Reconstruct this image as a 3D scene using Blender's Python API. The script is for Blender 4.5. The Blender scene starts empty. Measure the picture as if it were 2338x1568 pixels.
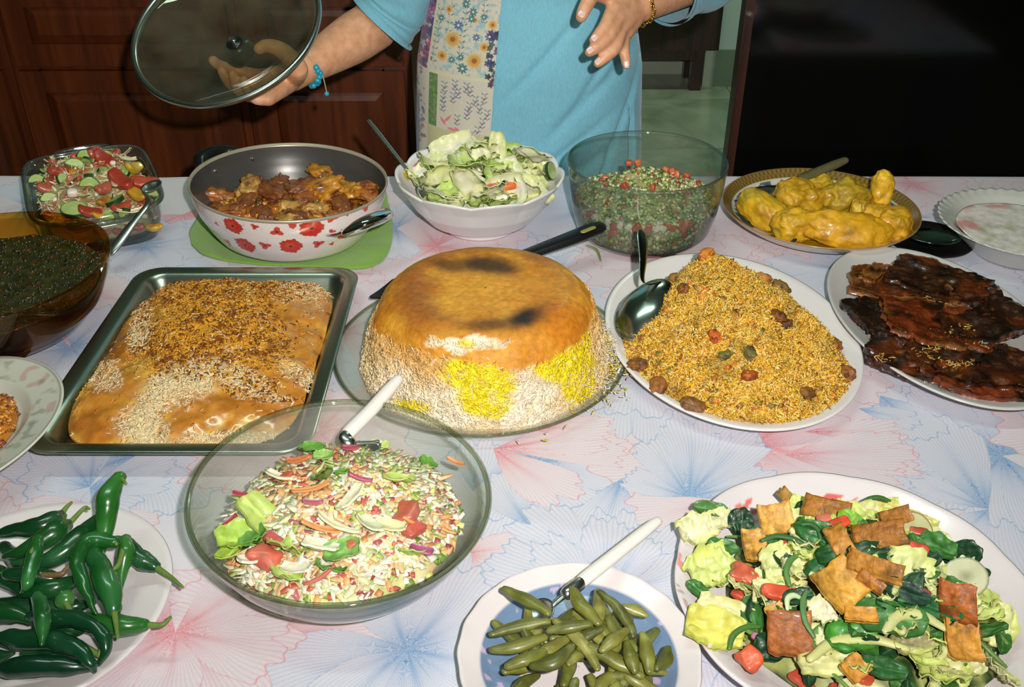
import bpy, math, random
import numpy as np
from mathutils import Matrix, Vector

# ------------------------------------------------------------------ camera, lights, exposure
SC = bpy.context.scene
ROOT = SC.collection
TZ = 0.75                       # table top above the floor; builders work in table-top coordinates
CAMH = 0.67                     # lens above the table top
PITCH = math.radians(32.7)
FPX = 2200.0
SP, CP = math.sin(PITCH), math.cos(PITCH)

cam_d = bpy.data.cameras.new('camera')
cam_d.sensor_width = 36.0
cam_d.lens = 36.0 * FPX / 2338.0
cam_d.clip_start = 0.02
cam_d.clip_end = 30
cam = bpy.data.objects.new('camera', cam_d)
cam.location = (0, 0, TZ + CAMH)
cam.rotation_euler = (math.pi / 2 - PITCH, 0, 0)
ROOT.objects.link(cam)
SC.camera = cam

SC.view_settings.view_transform = 'Standard'
SC.view_settings.look = 'None'
SC.view_settings.gamma = 1.0
SC.view_settings.exposure = 0.0
SC.view_settings.use_curve_mapping = False

world = bpy.data.worlds.new('world')
world.use_nodes = True
world.node_tree.nodes['Background'].inputs[0].default_value = (0.02, 0.024, 0.022, 1)
world.node_tree.nodes['Background'].inputs[1].default_value = 0.3
SC.world = world

# the camera's own flash, a hand's breadth up and right of the lens
fl = bpy.data.lights.new('camera_flash', 'SPOT')
fl.energy = 78.0
fl.color = (1.0, 0.965, 0.93)
fl.spot_size = math.radians(105)
fl.spot_blend = 1.0
fl.shadow_soft_size = 0.012
fl.use_nodes = True      # non-physical linear falloff, added to even out near and far brightness
_ln = fl.node_tree; _em = [n for n in _ln.nodes if n.type == 'EMISSION'][0]; _lf = _ln.nodes.new('ShaderNodeLightFalloff'); _lf.inputs['Strength'].default_value = 0.70; _ln.links.new(_lf.outputs['Linear'], _em.inputs['Strength'])
flash = bpy.data.objects.new('camera_flash', fl)
flash.location = (0.075, -0.03, TZ + CAMH + 0.085)
_d = Vector((0.06, 1.30, 0.02 + TZ)) - flash.location
flash.rotation_euler = _d.to_track_quat('-Z', 'Y').to_euler()
ROOT.objects.link(flash)

# dim greenish ceiling tube over the diners' side (its glow shows in the spoons and trays)
ta = bpy.data.lights.new('tube_glow', 'AREA')
ta.shape = 'RECTANGLE'; ta.size = 1.2; ta.size_y = 0.09
ta.energy = 9.0; ta.color = (0.78, 1.0, 0.90)
tube_glow = bpy.data.objects.new('tube_glow', ta)
tube_glow.location = (-0.3, 0.9, 2.62)
ROOT.objects.link(tube_glow)
tb = bpy.data.lights.new('passage_glow', 'AREA')
tb.shape = 'RECTANGLE'; tb.size = 1.2; tb.size_y = 0.09
tb.energy = 34.0; tb.color = (0.80, 1.0, 0.88)
pg = bpy.data.objects.new('passage_glow', tb)
pg.location = (1.2, 3.5, 2.60)
ROOT.objects.link(pg)

# ------------------------------------------------------------------ helpers
def at(px, py, z=0.0):
    """photo point -> table coordinates on the plane z"""
    u = (px - 1169) / FPX; v = (py - 784) / FPX
    t = (CAMH - z) / (SP + v * CP)
    return np.array([u * t, t * (CP - v * SP), z])
def fw(px, py, yf):
    """photo point -> table coordinates at forward distance yf"""
    u = (px - 1169) / FPX; v = (py - 784) / FPX
    t = yf / (CP - v * SP)
    return np.array([u * t, yf, CAMH - t * (SP + v * CP)])
def s2l(c):
    c = np.asarray(c, float) / 255.0
    return np.where(c <= 0.04045, c / 12.92, ((c + 0.055) / 1.055) ** 2.4)

def _hash(ix, iy, iz, seed):
    h = (ix.astype(np.int64) * 374761393 + iy.astype(np.int64) * 668265263 + iz.astype(np.int64) * 2147483647 + seed * 974634777) & 0xffffffff
    h = ((h ^ (h >> 13)) * 1274126177) & 0xffffffff
    h = (h ^ (h >> 16)) & 0xffffffff
    return h / 4294967295.0
def vnoise(P, seed=0):
    P = np.asarray(P, float)
    i = np.floor(P).astype(np.int64); f = P - i; f = f * f * (3 - 2 * f)
    r = 0
    for dx in (0, 1):
        for dy in (0, 1):
            for dz in (0, 1):
                w = (f[..., 0] if dx else 1 - f[..., 0]) * (f[..., 1] if dy else 1 - f[..., 1]) * (f[..., 2] if dz else 1 - f[..., 2])
                r = r + w * _hash(i[..., 0] + dx, i[..., 1] + dy, i[..., 2] + dz, seed)
    return r * 2 - 1
def fbm(P, scale, octv=3, seed=0):
    P = np.asarray(P, float) * scale
    a, s, r = 1.0, 0.0, 0.0
    for k in range(octv):
        r = r + a * vnoise(P * (2 ** k) + 17.3 * k, seed + k); s += a; a *= 0.5
    return r / s
def smooth(a, b, x):
    t = np.clip((x - a) / (b - a), 0, 1); return t * t * (3 - 2 * t)
def mixc(a, b, t):
    t = np.asarray(t)[..., None]; return np.asarray(a) * (1 - t) + np.asarray(b) * t

def make_mesh(name, V, Fs, mats=None, smooth_on=True, col=None, uv=None, fmat=None):
    V = np.asarray(V, np.float32)
    if isinstance(Fs, np.ndarray): Fs = [Fs]
    Fs = [np.asarray(f, np.int32) for f in Fs if len(f)]
    me = bpy.data.meshes.new(name)
    me.vertices.add(len(V)); me.vertices.foreach_set('co', V.ravel())
    loops = np.concatenate([f.ravel() for f in Fs]); cnt = np.concatenate([np.full(len(f), f.shape[1], np.int32) for f in Fs])
    me.loops.add(len(loops)); me.loops.foreach_set('vertex_index', loops)
    me.polygons.add(len(cnt)); st = np.concatenate([[0], np.cumsum(cnt)[:-1]]).astype(np.int32)
    me.polygons.foreach_set('loop_start', st)
    me.polygons.foreach_set('use_smooth', np.full(len(cnt), bool(smooth_on)))
    if mats is not None:
        for m in (mats if isinstance(mats, (list, tuple)) else [mats]): me.materials.append(m)
    if fmat is not None: me.polygons.foreach_set('material_index', np.asarray(fmat, np.int32))
    if col is not None:
        col = np.asarray(col, np.float32)
        if col.ndim == 1: col = np.tile(col, (len(V), 1))
        if len(col) == len(V) : dom, data = 'POINT', col
        else: dom, data = 'CORNER', np.repeat(col, cnt, axis=0)
        ca = me.color_attributes.new('Col', 'FLOAT_COLOR', dom)
        ca.data.foreach_set('color', np.c_[data, np.ones(len(data))].astype(np.float32).ravel())
    if uv is not None:
        ul = me.uv_layers.new(name='UVMap'); ul.data.foreach_set('uv', np.asarray(uv, np.float32)[loops].ravel())
    me.update(); me.validate()
    return me

def tagit(o, label=None, cat=None, group=None, kind=None):
    if label: o['label'] = label
    if cat: o['category'] = cat
    if group: o['group'] = group
    if kind: o['kind'] = kind
    return o
ORG = {}
def thing(name, label, cat, loc, group=None):
    o = bpy.data.objects.new(name, None); o.empty_display_size = 0.02
    o.location = (loc[0], loc[1], loc[2] + TZ); ROOT.objects.link(o)
    ORG[o.name] = np.array(loc, float)
    return tagit(o, label, cat, group)
def obj(name, V, Fs, mats, parent=None, origin=None, **kw):
    """one mesh object; V in table coordinates"""
    V = np.asarray(V, float)
    if parent is not None: org = ORG[parent.name]
    elif origin is not None: org = np.array(origin, float)
    else: org = np.array([V[:, 0].mean(), V[:, 1].mean(), V[:, 2].min()])
    me = make_mesh(name, V - org, Fs, mats, **kw)
    o = bpy.data.objects.new(name, me); ROOT.objects.link(o)
    if parent is not None:
        o.parent = parent; pass
    else:
        o.location = (org[0], org[1], org[2] + TZ)
    ORG[o.name] = org
    return o
def put(name, me, loc, rot, scale=(1, 1, 1), parent=None):
    """an object sharing mesh me; rot = 3x3 matrix or euler"""
    o = bpy.data.objects.new(name, me); ROOT.objects.link(o)
    R = Matrix(rot.tolist()) if isinstance(rot, np.ndarray) else Matrix(Matrix.Identity(3)) if rot is None else rot.to_matrix()
    S = Matrix.Diagonal(scale)
    M = (R @ S).to_4x4()
    if parent is None: M.translation = (loc[0], loc[1], loc[2] + TZ)
    else:
        q = np.array(loc) - ORG[parent.name]; M.translation = tuple(q); o.parent = parent
    o.matrix_local = M
    ORG[o.name] = np.array(loc, float)
    return o

def cat(parts):
    V, F, C = [], [], []; n = 0
    for p in parts:
        v, f = p[0], p[1]
        V.append(v); F += [np.asarray(g) + n for g in (f if isinstance(f, list) else [f])]; n += len(v)
        if len(p) > 2: C.append(np.tile(p[2], (len(v), 1)) if np.ndim(p[2]) == 1 else p[2])
    return (np.vstack(V), F, np.vstack(C)) if C else (np.vstack(V), F)

def ring_faces(rows, n, closed=True):
    i = np.arange(rows - 1)[:, None] * n; j = np.arange(n if closed else n - 1)[None]; k = (j + 1) % n
    return np.stack([i + j, i + k, i + n + k, i + n + j], -1).reshape(-1, 4)
def lathe(prof, n=96, c=(0, 0, 0), sx=1.0, sy=1.0, rot=0.0, rad=None, tilt=None, zf=None):
    """prof: list of (r,z) from outside bottom centre to inside bottom centre. rad(theta, r, z) -> factor"""
    prof = np.array(prof, float); prof[prof[:, 0] <= .001, 0] = 1e-5; th = np.linspace(0, 2 * np.pi, n, endpoint=False)
    R = prof[:, 0][:, None] * np.ones(n); Z = prof[:, 1][:, None] * np.ones(n); T = np.ones((len(prof), 1)) * th
    if rad is not None: R = R * rad(T, R, Z)
    if zf is not None: Z = Z + zf(T, R, Z)
    X = R * np.cos(T) * sx; Y = R * np.sin(T) * sy
    ca, sa = math.cos(rot), math.sin(rot)
    V = np.stack([X * ca - Y * sa, X * sa + Y * ca, Z], -1).reshape(-1, 3)
    if tilt is not None: V = V @ np.array(tilt).T
    V = V + np.array(c)
    return V, [ring_faces(len(prof), n)], np.stack([R.ravel(), T.ravel(), Z.ravel()], -1)
def dens(prof, step):
    prof = np.array(prof, float); out = [prof[0]]
    for a, b in zip(prof[:-1], prof[1:]):
        k = max(1, int(np.hypot(*(b - a)) / step))
        for q in range(1, k + 1): out.append(a + (b - a) * q / k)
    return out
def spl(pts, m=8):
    """catmull-rom through points (rows may carry radius as extra column)"""
    P = np.array(pts, float)
    if len(P) < 3: return np.array([P[0] + (P[-1] - P[0]) * t for t in np.linspace(0, 1, m + 1)])
    Q = np.vstack([2 * P[0] - P[1], P, 2 * P[-1] - P[-2]]); out = []
    for i in range(1, len(Q) - 2):
        for t in np.linspace(0, 1, m, endpoint=False):
            a, b, c, d = Q[i - 1], Q[i], Q[i + 1], Q[i + 2]
            out.append(0.5 * (2 * b + (c - a) * t + (2 * a - 5 * b + 4 * c - d) * t * t + (3 * b - a - 3 * c + d) * t ** 3))
    out.append(P[-1]); return np.array(out)
def frames(P, up=None):
    T = np.gradient(P, axis=0); T /= np.linalg.norm(T, axis=1)[:, None] + 1e-12
    u = np.array(up if up is not None else ([0, 0, 1] if abs(T[0, 2]) < .9 else [1, 0, 0]), float)
    N = []
    for t in T:
        u = u - t * (u @ t); u = u / (np.linalg.norm(u) + 1e-12); N.append(u)
    N = np.array(N); return T, N, np.cross(T, N)
def tube(pts, rad, n=10, caps=True, flat=1.0, up=None, sub=0):
    """rad: number or per-point; flat: thickness factor along the 'up' normal"""
    P = np.array(pts, float); r = np.ones(len(P)) * rad
    if sub:
        Q = spl(np.c_[P, r], sub); P, r = Q[:, :3], np.maximum(Q[:, 3], 1e-5)
    T, N, B = frames(P, up)
    if caps:   # round ends
        e0 = [P[0] - T[0] * r[0] * k for k in (.95, .6)]; e1 = [P[-1] + T[-1] * r[-1] * k for k in (.6, .95)]
        P = np.vstack([e0, P, e1]); r = np.r_[r[0] * .3, r[0] * .8, r, r[-1] * .8, r[-1] * .3]
        N = np.vstack([N[0], N[0], N, N[-1], N[-1]]); B = np.vstack([B[0], B[0], B, B[-1], B[-1]])
    th = np.linspace(0, 2 * np.pi, n, endpoint=False)
    V = P[:, None] + r[:, None, None] * (np.cos(th)[None, :, None] * B[:, None] + flat * np.sin(th)[None, :, None] * N[:, None])
    m = len(P); V = V.reshape(-1, 3); F = [ring_faces(m, n)]
    V = np.vstack([V, P[0], P[-1]]); j = np.arange(n); k = (j + 1) % n
    F.append(np.stack([k, j, np.full(n, m * n)], -1)); F.append(np.stack([(m - 1) * n + j, (m - 1) * n + k, np.full(n, m * n + 1)], -1))
    return V, F
def box(c, s, R=None):
    v = np.array([[x, y, z] for x in (-.5, .5) for y in (-.5, .5) for z in (-.5, .5)]) * np.array(s)
    if R is not None: v = v @ np.array(R).T
    f = np.array([[0, 1, 3, 2], [4, 6, 7, 5], [0, 4, 5, 1], [2, 3, 7, 6], [0, 2, 6, 4], [1, 5, 7, 3]])
    return v + np.array(c), [f]
def bbox2(x0, x1, y0, y1, z0, z1): return box(((x0 + x1) / 2, (y0 + y1) / 2, (z0 + z1) / 2), (x1 - x0, y1 - y0, z1 - z0))
def rbox(c, s, e=0.35, k=5, R=None):
    """rounded box (superquadric cube grid)"""
    V, F = cube_grid(k); V = np.sign(V) * np.abs(V)
    L = (np.abs(V) ** (2 / e)).sum(1) ** (e / 2); V = V / L[:, None] * 0.5 * np.array(s)
    if R is not None: V = V @ np.array(R).T
    return V + np.array(c), F
_cg = {}
def cube_grid(k):
    if k in _cg: return _cg[k][0].copy(), [_cg[k][1].copy()]
    idx, V, F = {}, [], []
    def g(p):
        if p not in idx: idx[p] = len(V); V.append([2 * a / k - 1 for a in p])
        return idx[p]
    for ax in range(3):
        for s in (0, k):
            for i in range(k):
                for j in range(k):
                    q = []
                    for a, b in ((i, j), (i + 1, j), (i + 1, j + 1), (i, j + 1)):
                        p = [0, 0, 0]; p[ax] = s; p[(ax + 1) % 3] = a; p[(ax + 2) % 3] = b; q.append(g(tuple(p)))
                    F.append(q if s else q[::-1])
    _cg[k] = (np.array(V, float), np.array(F)); return _cg[k][0].copy(), [_cg[k][1].copy()]
def blob(size, seed=0, rough=.25, freq=1.5, k=8, e=1.0):
    """lumpy closed solid about the origin"""
    V, F = cube_grid(k); L = (np.abs(V) ** (2 / e)).sum(1) ** (e / 2); V = V / L[:, None]
    n = fbm(V + seed * 3.7, freq, 3, seed); V = V * (1 + rough * n)[:, None] * 0.5 * np.array(size)
    return V, F
def sheet(L, W, seed=0, curl=.3, wave=.2, thick=.0012, nx=9, ny=7, outline=None, freq=2.2):
    """thin crumpled leaf / chip, closed solid; x along, y across"""
    u = np.linspace(-1, 1, nx); v = np.linspace(-1, 1, ny); U, Vv = np.meshgrid(u, v, indexing='ij')
    w = outline(U) if outline is not None else np.ones_like(U)
    P = np.stack([U, Vv * w, U * 0 + seed * 1.37], -1)
    X = U * L / 2 * (1 + .06 * fbm(P, 3, 2, seed + 5)); Y = Vv * w * W / 2 * (1 + .12 * fbm(P + 9, 3, 2, seed + 6))
    Z = curl * W * (Vv * w) ** 2 * .5 + curl * L * .25 * U ** 2 + wave * min(L, W) * fbm(P, freq, 3, seed)
    A = np.stack([X, Y, Z], -1).reshape(-1, 3); B = A + [0, 0, thick]
    n = nx * ny; i = np.arange(nx - 1)[:, None] * ny; j = np.arange(ny - 1)[None]
    q = np.stack([i + j, i + ny + j, i + ny + j + 1, i + j + 1], -1).reshape(-1, 4)
    e = list(range(0, ny)) + [r * ny + ny - 1 for r in range(1, nx)] + [(nx - 1) * ny + c for c in range(ny - 2, -1, -1)] + [r * ny for r in range(nx - 2, 0, -1)]
    e = np.array(e); e2 = np.roll(e, -1)
    side = np.stack([e, e2, e2 + n, e + n], -1)
    return np.vstack([A, B]), [np.vstack([q[:, ::-1], q + n, side])], np.concatenate([np.stack([U, Vv], -1).reshape(-1, 2)] * 2)
def rotm(ax, ay, az): 
    from mathutils import Euler
    return np.array(Euler((ax, ay, az)).to_matrix())
def basis(n, ang=0.0, tilt=0.0):
    n = np.array(n, float); n /= np.linalg.norm(n); a = np.cross([0, 1, 0] if abs(n[1]) < .9 else [1, 0, 0], n); a /= np.linalg.norm(a); b = np.cross(n, a)
    x = a * math.cos(ang) + b * math.sin(ang); y = np.cross(n, x)
    if tilt: x, n = x * math.cos(tilt) + n * math.sin(tilt), n * math.cos(tilt) - x * math.sin(tilt)
    return np.stack([x, y, n], 1)

def scatter(P, N, L, Wd, cols, rng, tilt=.35, shape='grain', lift=0.0, ang=None):
    """many small grains / shreds / dice as one mesh. P,N (n,3); L,Wd arrays"""
    n = len(P)
    if shape == 'grain':
        th = np.array([0, 2.094, 4.189]); tv = [[-.5, 0, 0]] + [[-.28, .5 * math.cos(a), .5 * math.sin(a)] for a in th] + [[.28, .5 * math.cos(a + .6), .5 * math.sin(a + .6)] for a in th] + [[.5, 0, 0]]
        tv = np.array(tv); tf = np.array([[0, 2, 1], [0, 3, 2], [0, 1, 3], [1, 2, 5], [1, 5, 4], [2, 3, 6], [2, 6, 5], [3, 1, 4], [3, 4, 6], [7, 4, 5], [7, 5, 6], [7, 6, 4]])
    elif shape == 'shred':
        xs = np.linspace(-.5, .5, 5); tv = np.array([[x, s * .5 * (1 - .5 * abs(2 * x) ** 3), t * .5 + 0 * x] for x in xs for s, t in ((-1, -.35), (1, -.35), (1, .35), (-1, .35))])
        tf = []
        for i in range(4):
            for a in range(4):
                b = (a + 1) % 4; tf.append([4 * i + a, 4 * i + b, 4 * i + 4 + b, 4 * i + 4 + a])
        tf += [[3, 2, 1, 0], [16, 17, 18, 19]]; tf = np.array(tf)
    else:
        v, f = cube_grid(1); tv = v * .5; tf = f[0]
    N = N / (np.linalg.norm(N, axis=1)[:, None] + 1e-9)
    ref = np.where(np.abs(N[:, 1:2]) < .9, [[0, 1, 0]], [[1, 0, 0]]); A = np.cross(ref, N); A /= np.linalg.norm(A, axis=1)[:, None]; B = np.cross(N, A)
    a = rng.uniform(0, 2 * np.pi, n) if ang is None else ang
    X = A * np.cos(a)[:, None] + B * np.sin(a)[:, None]; t = rng.normal(0, tilt, n)
    X = X * np.cos(t)[:, None] + N * np.sin(t)[:, None]; Y = np.cross(N, X); Y /= np.linalg.norm(Y, axis=1)[:, None]; Z = np.cross(X, Y)
    T = np.tile(tv[None], (n, 1, 1))
    if shape == 'shred':
        cv = rng.normal(0, .9, n)[:, None]; zc = rng.normal(0, .5, n)[:, None]
        bx = T[:, :, 0] ** 2
        V = X[:, None] * (T[:, :, 0] * L[:, None])[..., None] + Y[:, None] * (T[:, :, 1] * Wd[:, None] + cv * bx * L[:, None] * .7)[..., None] + Z[:, None] * (T[:, :, 2] * Wd[:, None] * .8 + zc * bx * L[:, None] * .5)[..., None]
    elif shape == 'grain':
        bx = T[:, :, 0] ** 2; cv = rng.normal(0, .5, n)[:, None]
        V = X[:, None] * (T[:, :, 0] * L[:, None])[..., None] + Y[:, None] * (T[:, :, 1] * Wd[:, None] + cv * bx * L[:, None] * .5)[..., None] + Z[:, None] * (T[:, :, 2] * Wd[:, None])[..., None]
    else:
        T = T * (1 + rng.uniform(-.25, .25, T.shape))
        V = X[:, None] * (T[:, :, 0] * L[:, None])[..., None] + Y[:, None] * (T[:, :, 1] * Wd[:, None])[..., None] + Z[:, None] * (T[:, :, 2] * Wd[:, None] * .8)[..., None]
    V = V + (P + N * lift)[:, None]
    m = len(tv); Fc = (tf[None] + (np.arange(n) * m)[:, None, None]).reshape(-1, tf.shape[1])
    return V.reshape(-1, 3), [Fc], np.repeat(cols, m, axis=0)

def proj(V):
    V = np.asarray(V); d = V[:, 2] - CAMH; T_ = V[:, 1] * CP - d * SP
    return 1169 + FPX * V[:, 0] / T_, 784 - FPX * (V[:, 1] * SP + d * CP) / T_
def sector(dx, dy, r):
    if math.hypot(dx, dy) < .35 * r: return 'in the middle'
    a = math.degrees(math.atan2(dy, dx)) % 360
    return 'at the ' + ['right', 'back right', 'back', 'back left', 'left', 'front left', 'front', 'front right'][int(((a + 22.5) % 360) // 45)]

# ------------------------------------------------------------------ materials
def nt(name):
    m = bpy.data.materials.new(name); m.use_nodes = True
    t = m.node_tree; b = t.nodes['Principled BSDF']; return m, t, b
def plain(name, c, rough=.5, metal=0.0, coat=0.0, var=.08, vs=20, bump=0.0, bs=200, sss=0.0, spec=.5, sheen=0.0, aniso=0.0):
    m, t, b = nt(name); L = t.links
    tc = t.nodes.new('ShaderNodeTexCoord'); nz = t.nodes.new('ShaderNodeTexNoise'); nz.inputs['Scale'].default_value = vs; nz.inputs['Detail'].default_value = 4
    L.new(tc.outputs['Object'], nz.inputs['Vector'])
    mx = t.nodes.new('ShaderNodeMix'); mx.data_type = 'RGBA'; L.new(nz.outputs['Fac'], mx.inputs['Factor'])
    l = s2l(c); mx.inputs[6].default_value = (*np.clip(l * (1 - var), 0, 1), 1); mx.inputs[7].default_value = (*np.clip(l * (1 + var), 0, 1), 1)
    L.new(mx.outputs[2], b.inputs['Base Color'])
    b.inputs['Roughness'].default_value = rough; b.inputs['Metallic'].default_value = metal; b.inputs['Coat Weight'].default_value = coat; b.inputs['Coat Roughness'].default_value = .08
    b.inputs['Specular IOR Level'].default_value = spec
    if sheen: b.inputs['Sheen Weight'].default_value = sheen
    if sss: b.inputs['Subsurface Weight'].default_value = sss; b.inputs['Subsurface Radius'].default_value = (.01, .005, .003); b.inputs['Subsurface Scale'].default_value = .6
    if bump:
        n2 = t.nodes.new('ShaderNodeTexNoise'); n2.inputs['Scale'].default_value = bs; n2.inputs['Detail'].default_value = 3; L.new(tc.outputs['Object'], n2.inputs['Vector'])
        bp = t.nodes.new('ShaderNodeBump'); bp.inputs['Strength'].default_value = bump; bp.inputs['Distance'].default_value = .002; L.new(n2.outputs['Fac'], bp.inputs['Height']); L.new(bp.outputs[0], b.inputs['Normal'])
    return m
def attrm(name, rough=.5, coat=0.0, var=.15, vs=120, bump=.3, bs=250, sss=0.0, dist=.001, spec=.5):
    """colour from the mesh's own Col attribute with fine noise variation"""
    m, t, b = nt(name); L = t.links
    at_ = t.nodes.new('ShaderNodeAttribute'); at_.attribute_name = 'Col'
    tc = t.nodes.new('ShaderNodeTexCoord'); nz = t.nodes.new('ShaderNodeTexNoise'); nz.inputs['Scale'].default_value = vs; nz.inputs['Detail'].default_value = 3; L.new(tc.outputs['Object'], nz.inputs['Vector'])
    mr = t.nodes.new('ShaderNodeMapRange'); mr.inputs[1].default_value = .3; mr.inputs[2].default_value = .7; mr.inputs[3].default_value = 1 - var; mr.inputs[4].default_value = 1 + var; L.new(nz.outputs['Fac'], mr.inputs[0])
    mx = t.nodes.new('ShaderNodeVectorMath'); mx.operation = 'SCALE'; L.new(at_.outputs['Color'], mx.inputs[0]); L.new(mr.outputs[0], mx.inputs['Scale'])
    L.new(mx.outputs[0], b.inputs['Base Color']); b.inputs['Roughness'].default_value = rough; b.inputs['Coat Weight'].default_value = coat; b.inputs['Coat Roughness'].default_value = .12; b.inputs['Specular IOR Level'].default_value = spec
    if sss: b.inputs['Subsurface Weight'].default_value = sss; b.inputs['Subsurface Radius'].default_value = (.006, .004, .002); b.inputs['Subsurface Scale'].default_value = .5
    if bump:
        n2 = t.nodes.new('ShaderNodeTexNoise'); n2.inputs['Scale'].default_value = bs; n2.inputs['Detail'].default_value = 4; L.new(tc.outputs['Object'], n2.inputs['Vector'])
        bp = t.nodes.new('ShaderNodeBump'); bp.inputs['Strength'].default_value = bump; bp.inputs['Distance'].default_value = dist; L.new(n2.outputs['Fac'], bp.inputs['Height']); L.new(bp.outputs[0], b.inputs['Normal'])
    return m
def thin_glass(name, tint=(.95, .97, .95), edge=(.45, .55, .45), refl=1.0, haze=0.0, hazec=(.6, .62, .55)):
    """clear ware: see-through with Fresnel reflection, greener where the wall is seen edge-on"""
    m, t, b = nt(name); L = t.links; t.nodes.remove(b)
    out = [n for n in t.nodes if n.type == 'OUTPUT_MATERIAL'][0]
    lw = t.nodes.new('ShaderNodeLayerWeight'); lw.inputs['Blend'].default_value = .25
    mx = t.nodes.new('ShaderNodeMix'); mx.data_type = 'RGBA'; mx.inputs[6].default_value = (*tint, 1); mx.inputs[7].default_value = (*edge, 1); L.new(lw.outputs['Facing'], mx.inputs['Factor'])
    tr = t.nodes.new('ShaderNodeBsdfTransparent'); L.new(mx.outputs[2], tr.inputs['Color'])
    gl = t.nodes.new('ShaderNodeBsdfGlossy'); gl.inputs['Roughness'].default_value = .03; gl.inputs['Color'].default_value = (1, 1, 1, 1)
    l2 = t.nodes.new('ShaderNodeLayerWeight'); l2.inputs['Blend'].default_value = .5
    pw = t.nodes.new('ShaderNodeMath'); pw.operation = 'POWER'; pw.inputs[1].default_value = 5.0; L.new(l2.outputs['Facing'], pw.inputs[0])
    mu = t.nodes.new('ShaderNodeMath'); mu.operation = 'MULTIPLY_ADD'; mu.inputs[1].default_value = .9 * refl; mu.inputs[2].default_value = .04 * refl; L.new(pw.outputs[0], mu.inputs[0]); mu.use_clamp = True
    s = t.nodes.new('ShaderNodeMixShader'); L.new(mu.outputs[0], s.inputs[0]); L.new(tr.outputs[0], s.inputs[1]); L.new(gl.outputs[0], s.inputs[2])
    last = s
    if haze:
        df = t.nodes.new('ShaderNodeBsdfDiffuse'); df.inputs['Color'].default_value = (*hazec, 1)
        tc = t.nodes.new('ShaderNodeTexCoord'); nz = t.nodes.new('ShaderNodeTexNoise'); nz.inputs['Scale'].default_value = 14; nz.inputs['Detail'].default_value = 4; L.new(tc.outputs['Object'], nz.inputs['Vector'])
        mr = t.nodes.new('ShaderNodeMapRange'); mr.inputs[1].default_value = .35; mr.inputs[2].default_value = .7; mr.inputs[3].default_value = haze * .4; mr.inputs[4].default_value = haze * 1.6; L.new(nz.outputs['Fac'], mr.inputs[0])
        s2 = t.nodes.new('ShaderNodeMixShader'); L.new(mr.outputs[0], s2.inputs[0]); L.new(s.outputs[0], s2.inputs[1]); L.new(df.outputs[0], s2.inputs[2]); last = s2
    L.new(last.outputs[0], out.inputs[0]); return m
def wood(name, dark, light, rough=.35, scale=(40, 40, 2.5), coat=.3):
    m, t, b = nt(name); L = t.links; tc = t.nodes.new('ShaderNodeTexCoord'); mp = t.nodes.new('ShaderNodeMapping'); mp.inputs['Scale'].default_value = scale; L.new(tc.outputs['Object'], mp.inputs[0])
    nz = t.nodes.new('ShaderNodeTexNoise'); nz.inputs['Scale'].default_value = 1.0; nz.inputs['Detail'].default_value = 6; nz.inputs['Distortion'].default_value = 1.2; L.new(mp.outputs[0], nz.inputs['Vector'])
    cr = t.nodes.new('ShaderNodeValToRGB'); cr.color_ramp.elements[0].position = .3; cr.color_ramp.elements[1].position = .72; cr.color_ramp.elements[0].color = (*s2l(dark), 1); cr.color_ramp.elements[1].color = (*s2l(light), 1)
    L.new(nz.outputs['Fac'], cr.inputs[0]); L.new(cr.outputs[0], b.inputs['Base Color']); b.inputs['Roughness'].default_value = rough; b.inputs['Coat Weight'].default_value = coat; return m
def image_mat(name, arr, rough=.8, weave=0.0, sheen=0.0, coat=0.0):
    """flat print computed here (array H,W,3 in linear values) laid on the mesh's UVs"""
    h, w = arr.shape[:2]
    im = bpy.data.images.new(name, w, h, float_buffer=False); im.colorspace_settings.name = 'sRGB'
    a = np.clip(arr, 0, 1); a = np.where(a <= .0031308, a * 12.92, 1.055 * a ** (1 / 2.4) - .055)
    px = np.ones((h, w, 4), np.float32); px[..., :3] = a[::-1]
    im.pixels.foreach_set(px.ravel()); im.update(); im.pack()
    m, t, b = nt(name); L = t.links; n = t.nodes.new('ShaderNodeTexImage'); n.image = im; n.extension = 'EXTEND'; n.interpolation = 'Cubic'; L.new(n.outputs[0], b.inputs['Base Color'])
    b.inputs['Roughness'].default_value = rough; b.inputs['Sheen Weight'].default_value = sheen; b.inputs['Coat Weight'].default_value = coat
    if weave:
        tc = t.nodes.new('ShaderNodeTexCoord'); nz = t.nodes.new('ShaderNodeTexNoise'); nz.inputs['Scale'].default_value = 600; L.new(tc.outputs['Object'], nz.inputs['Vector'])
        bp = t.nodes.new('ShaderNodeBump'); bp.inputs['Strength'].default_value = weave; bp.inputs['Distance'].default_value = .001; L.new(nz.outputs['Fac'], bp.inputs['Height']); L.new(bp.outputs[0], b.inputs['Normal'])
    return m

M_food = attrm('moist_food', .42, .25, .18, 90, .35, 160)
M_rice = attrm('cooked_rice', .5, .05, .05, 200, 0, 100)
M_herb = attrm('herb_leaf', .5, .12, .25, 90, .6, 160, dist=.0012)
M_leaf = attrm('salad_leaf', .45, .15, .14, 60, .35, 140, sss=.35)
M_crisp = attrm('fried_crust', .55, .1, .25, 150, .8, 300, dist=.0015)
M_glaze = attrm('glossy_sauce', .22, .6, .22, 70, .5, 110, dist=.0015)
M_waxy = attrm('waxy_skin', .28, .35, .12, 60, .25, 60)
M_china = attrm('glazed_china', .22, .3, .02, 30, 0, 100)
M_porc = plain('white_porcelain', (226, 218, 216), .18, coat=.4, var=.02)
M_steel = plain('polished_steel', (190, 195, 190), .28, 1.0, var=.06, vs=8)
M_bright = plain('chrome', (225, 228, 225), .07, 1.0, var=.03)
M_traym = plain('tray_steel', (165, 178, 160), .30, 1.0, var=.08, vs=12)
M_gold = plain('gold', (230, 190, 90), .2, 1.0)
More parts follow.
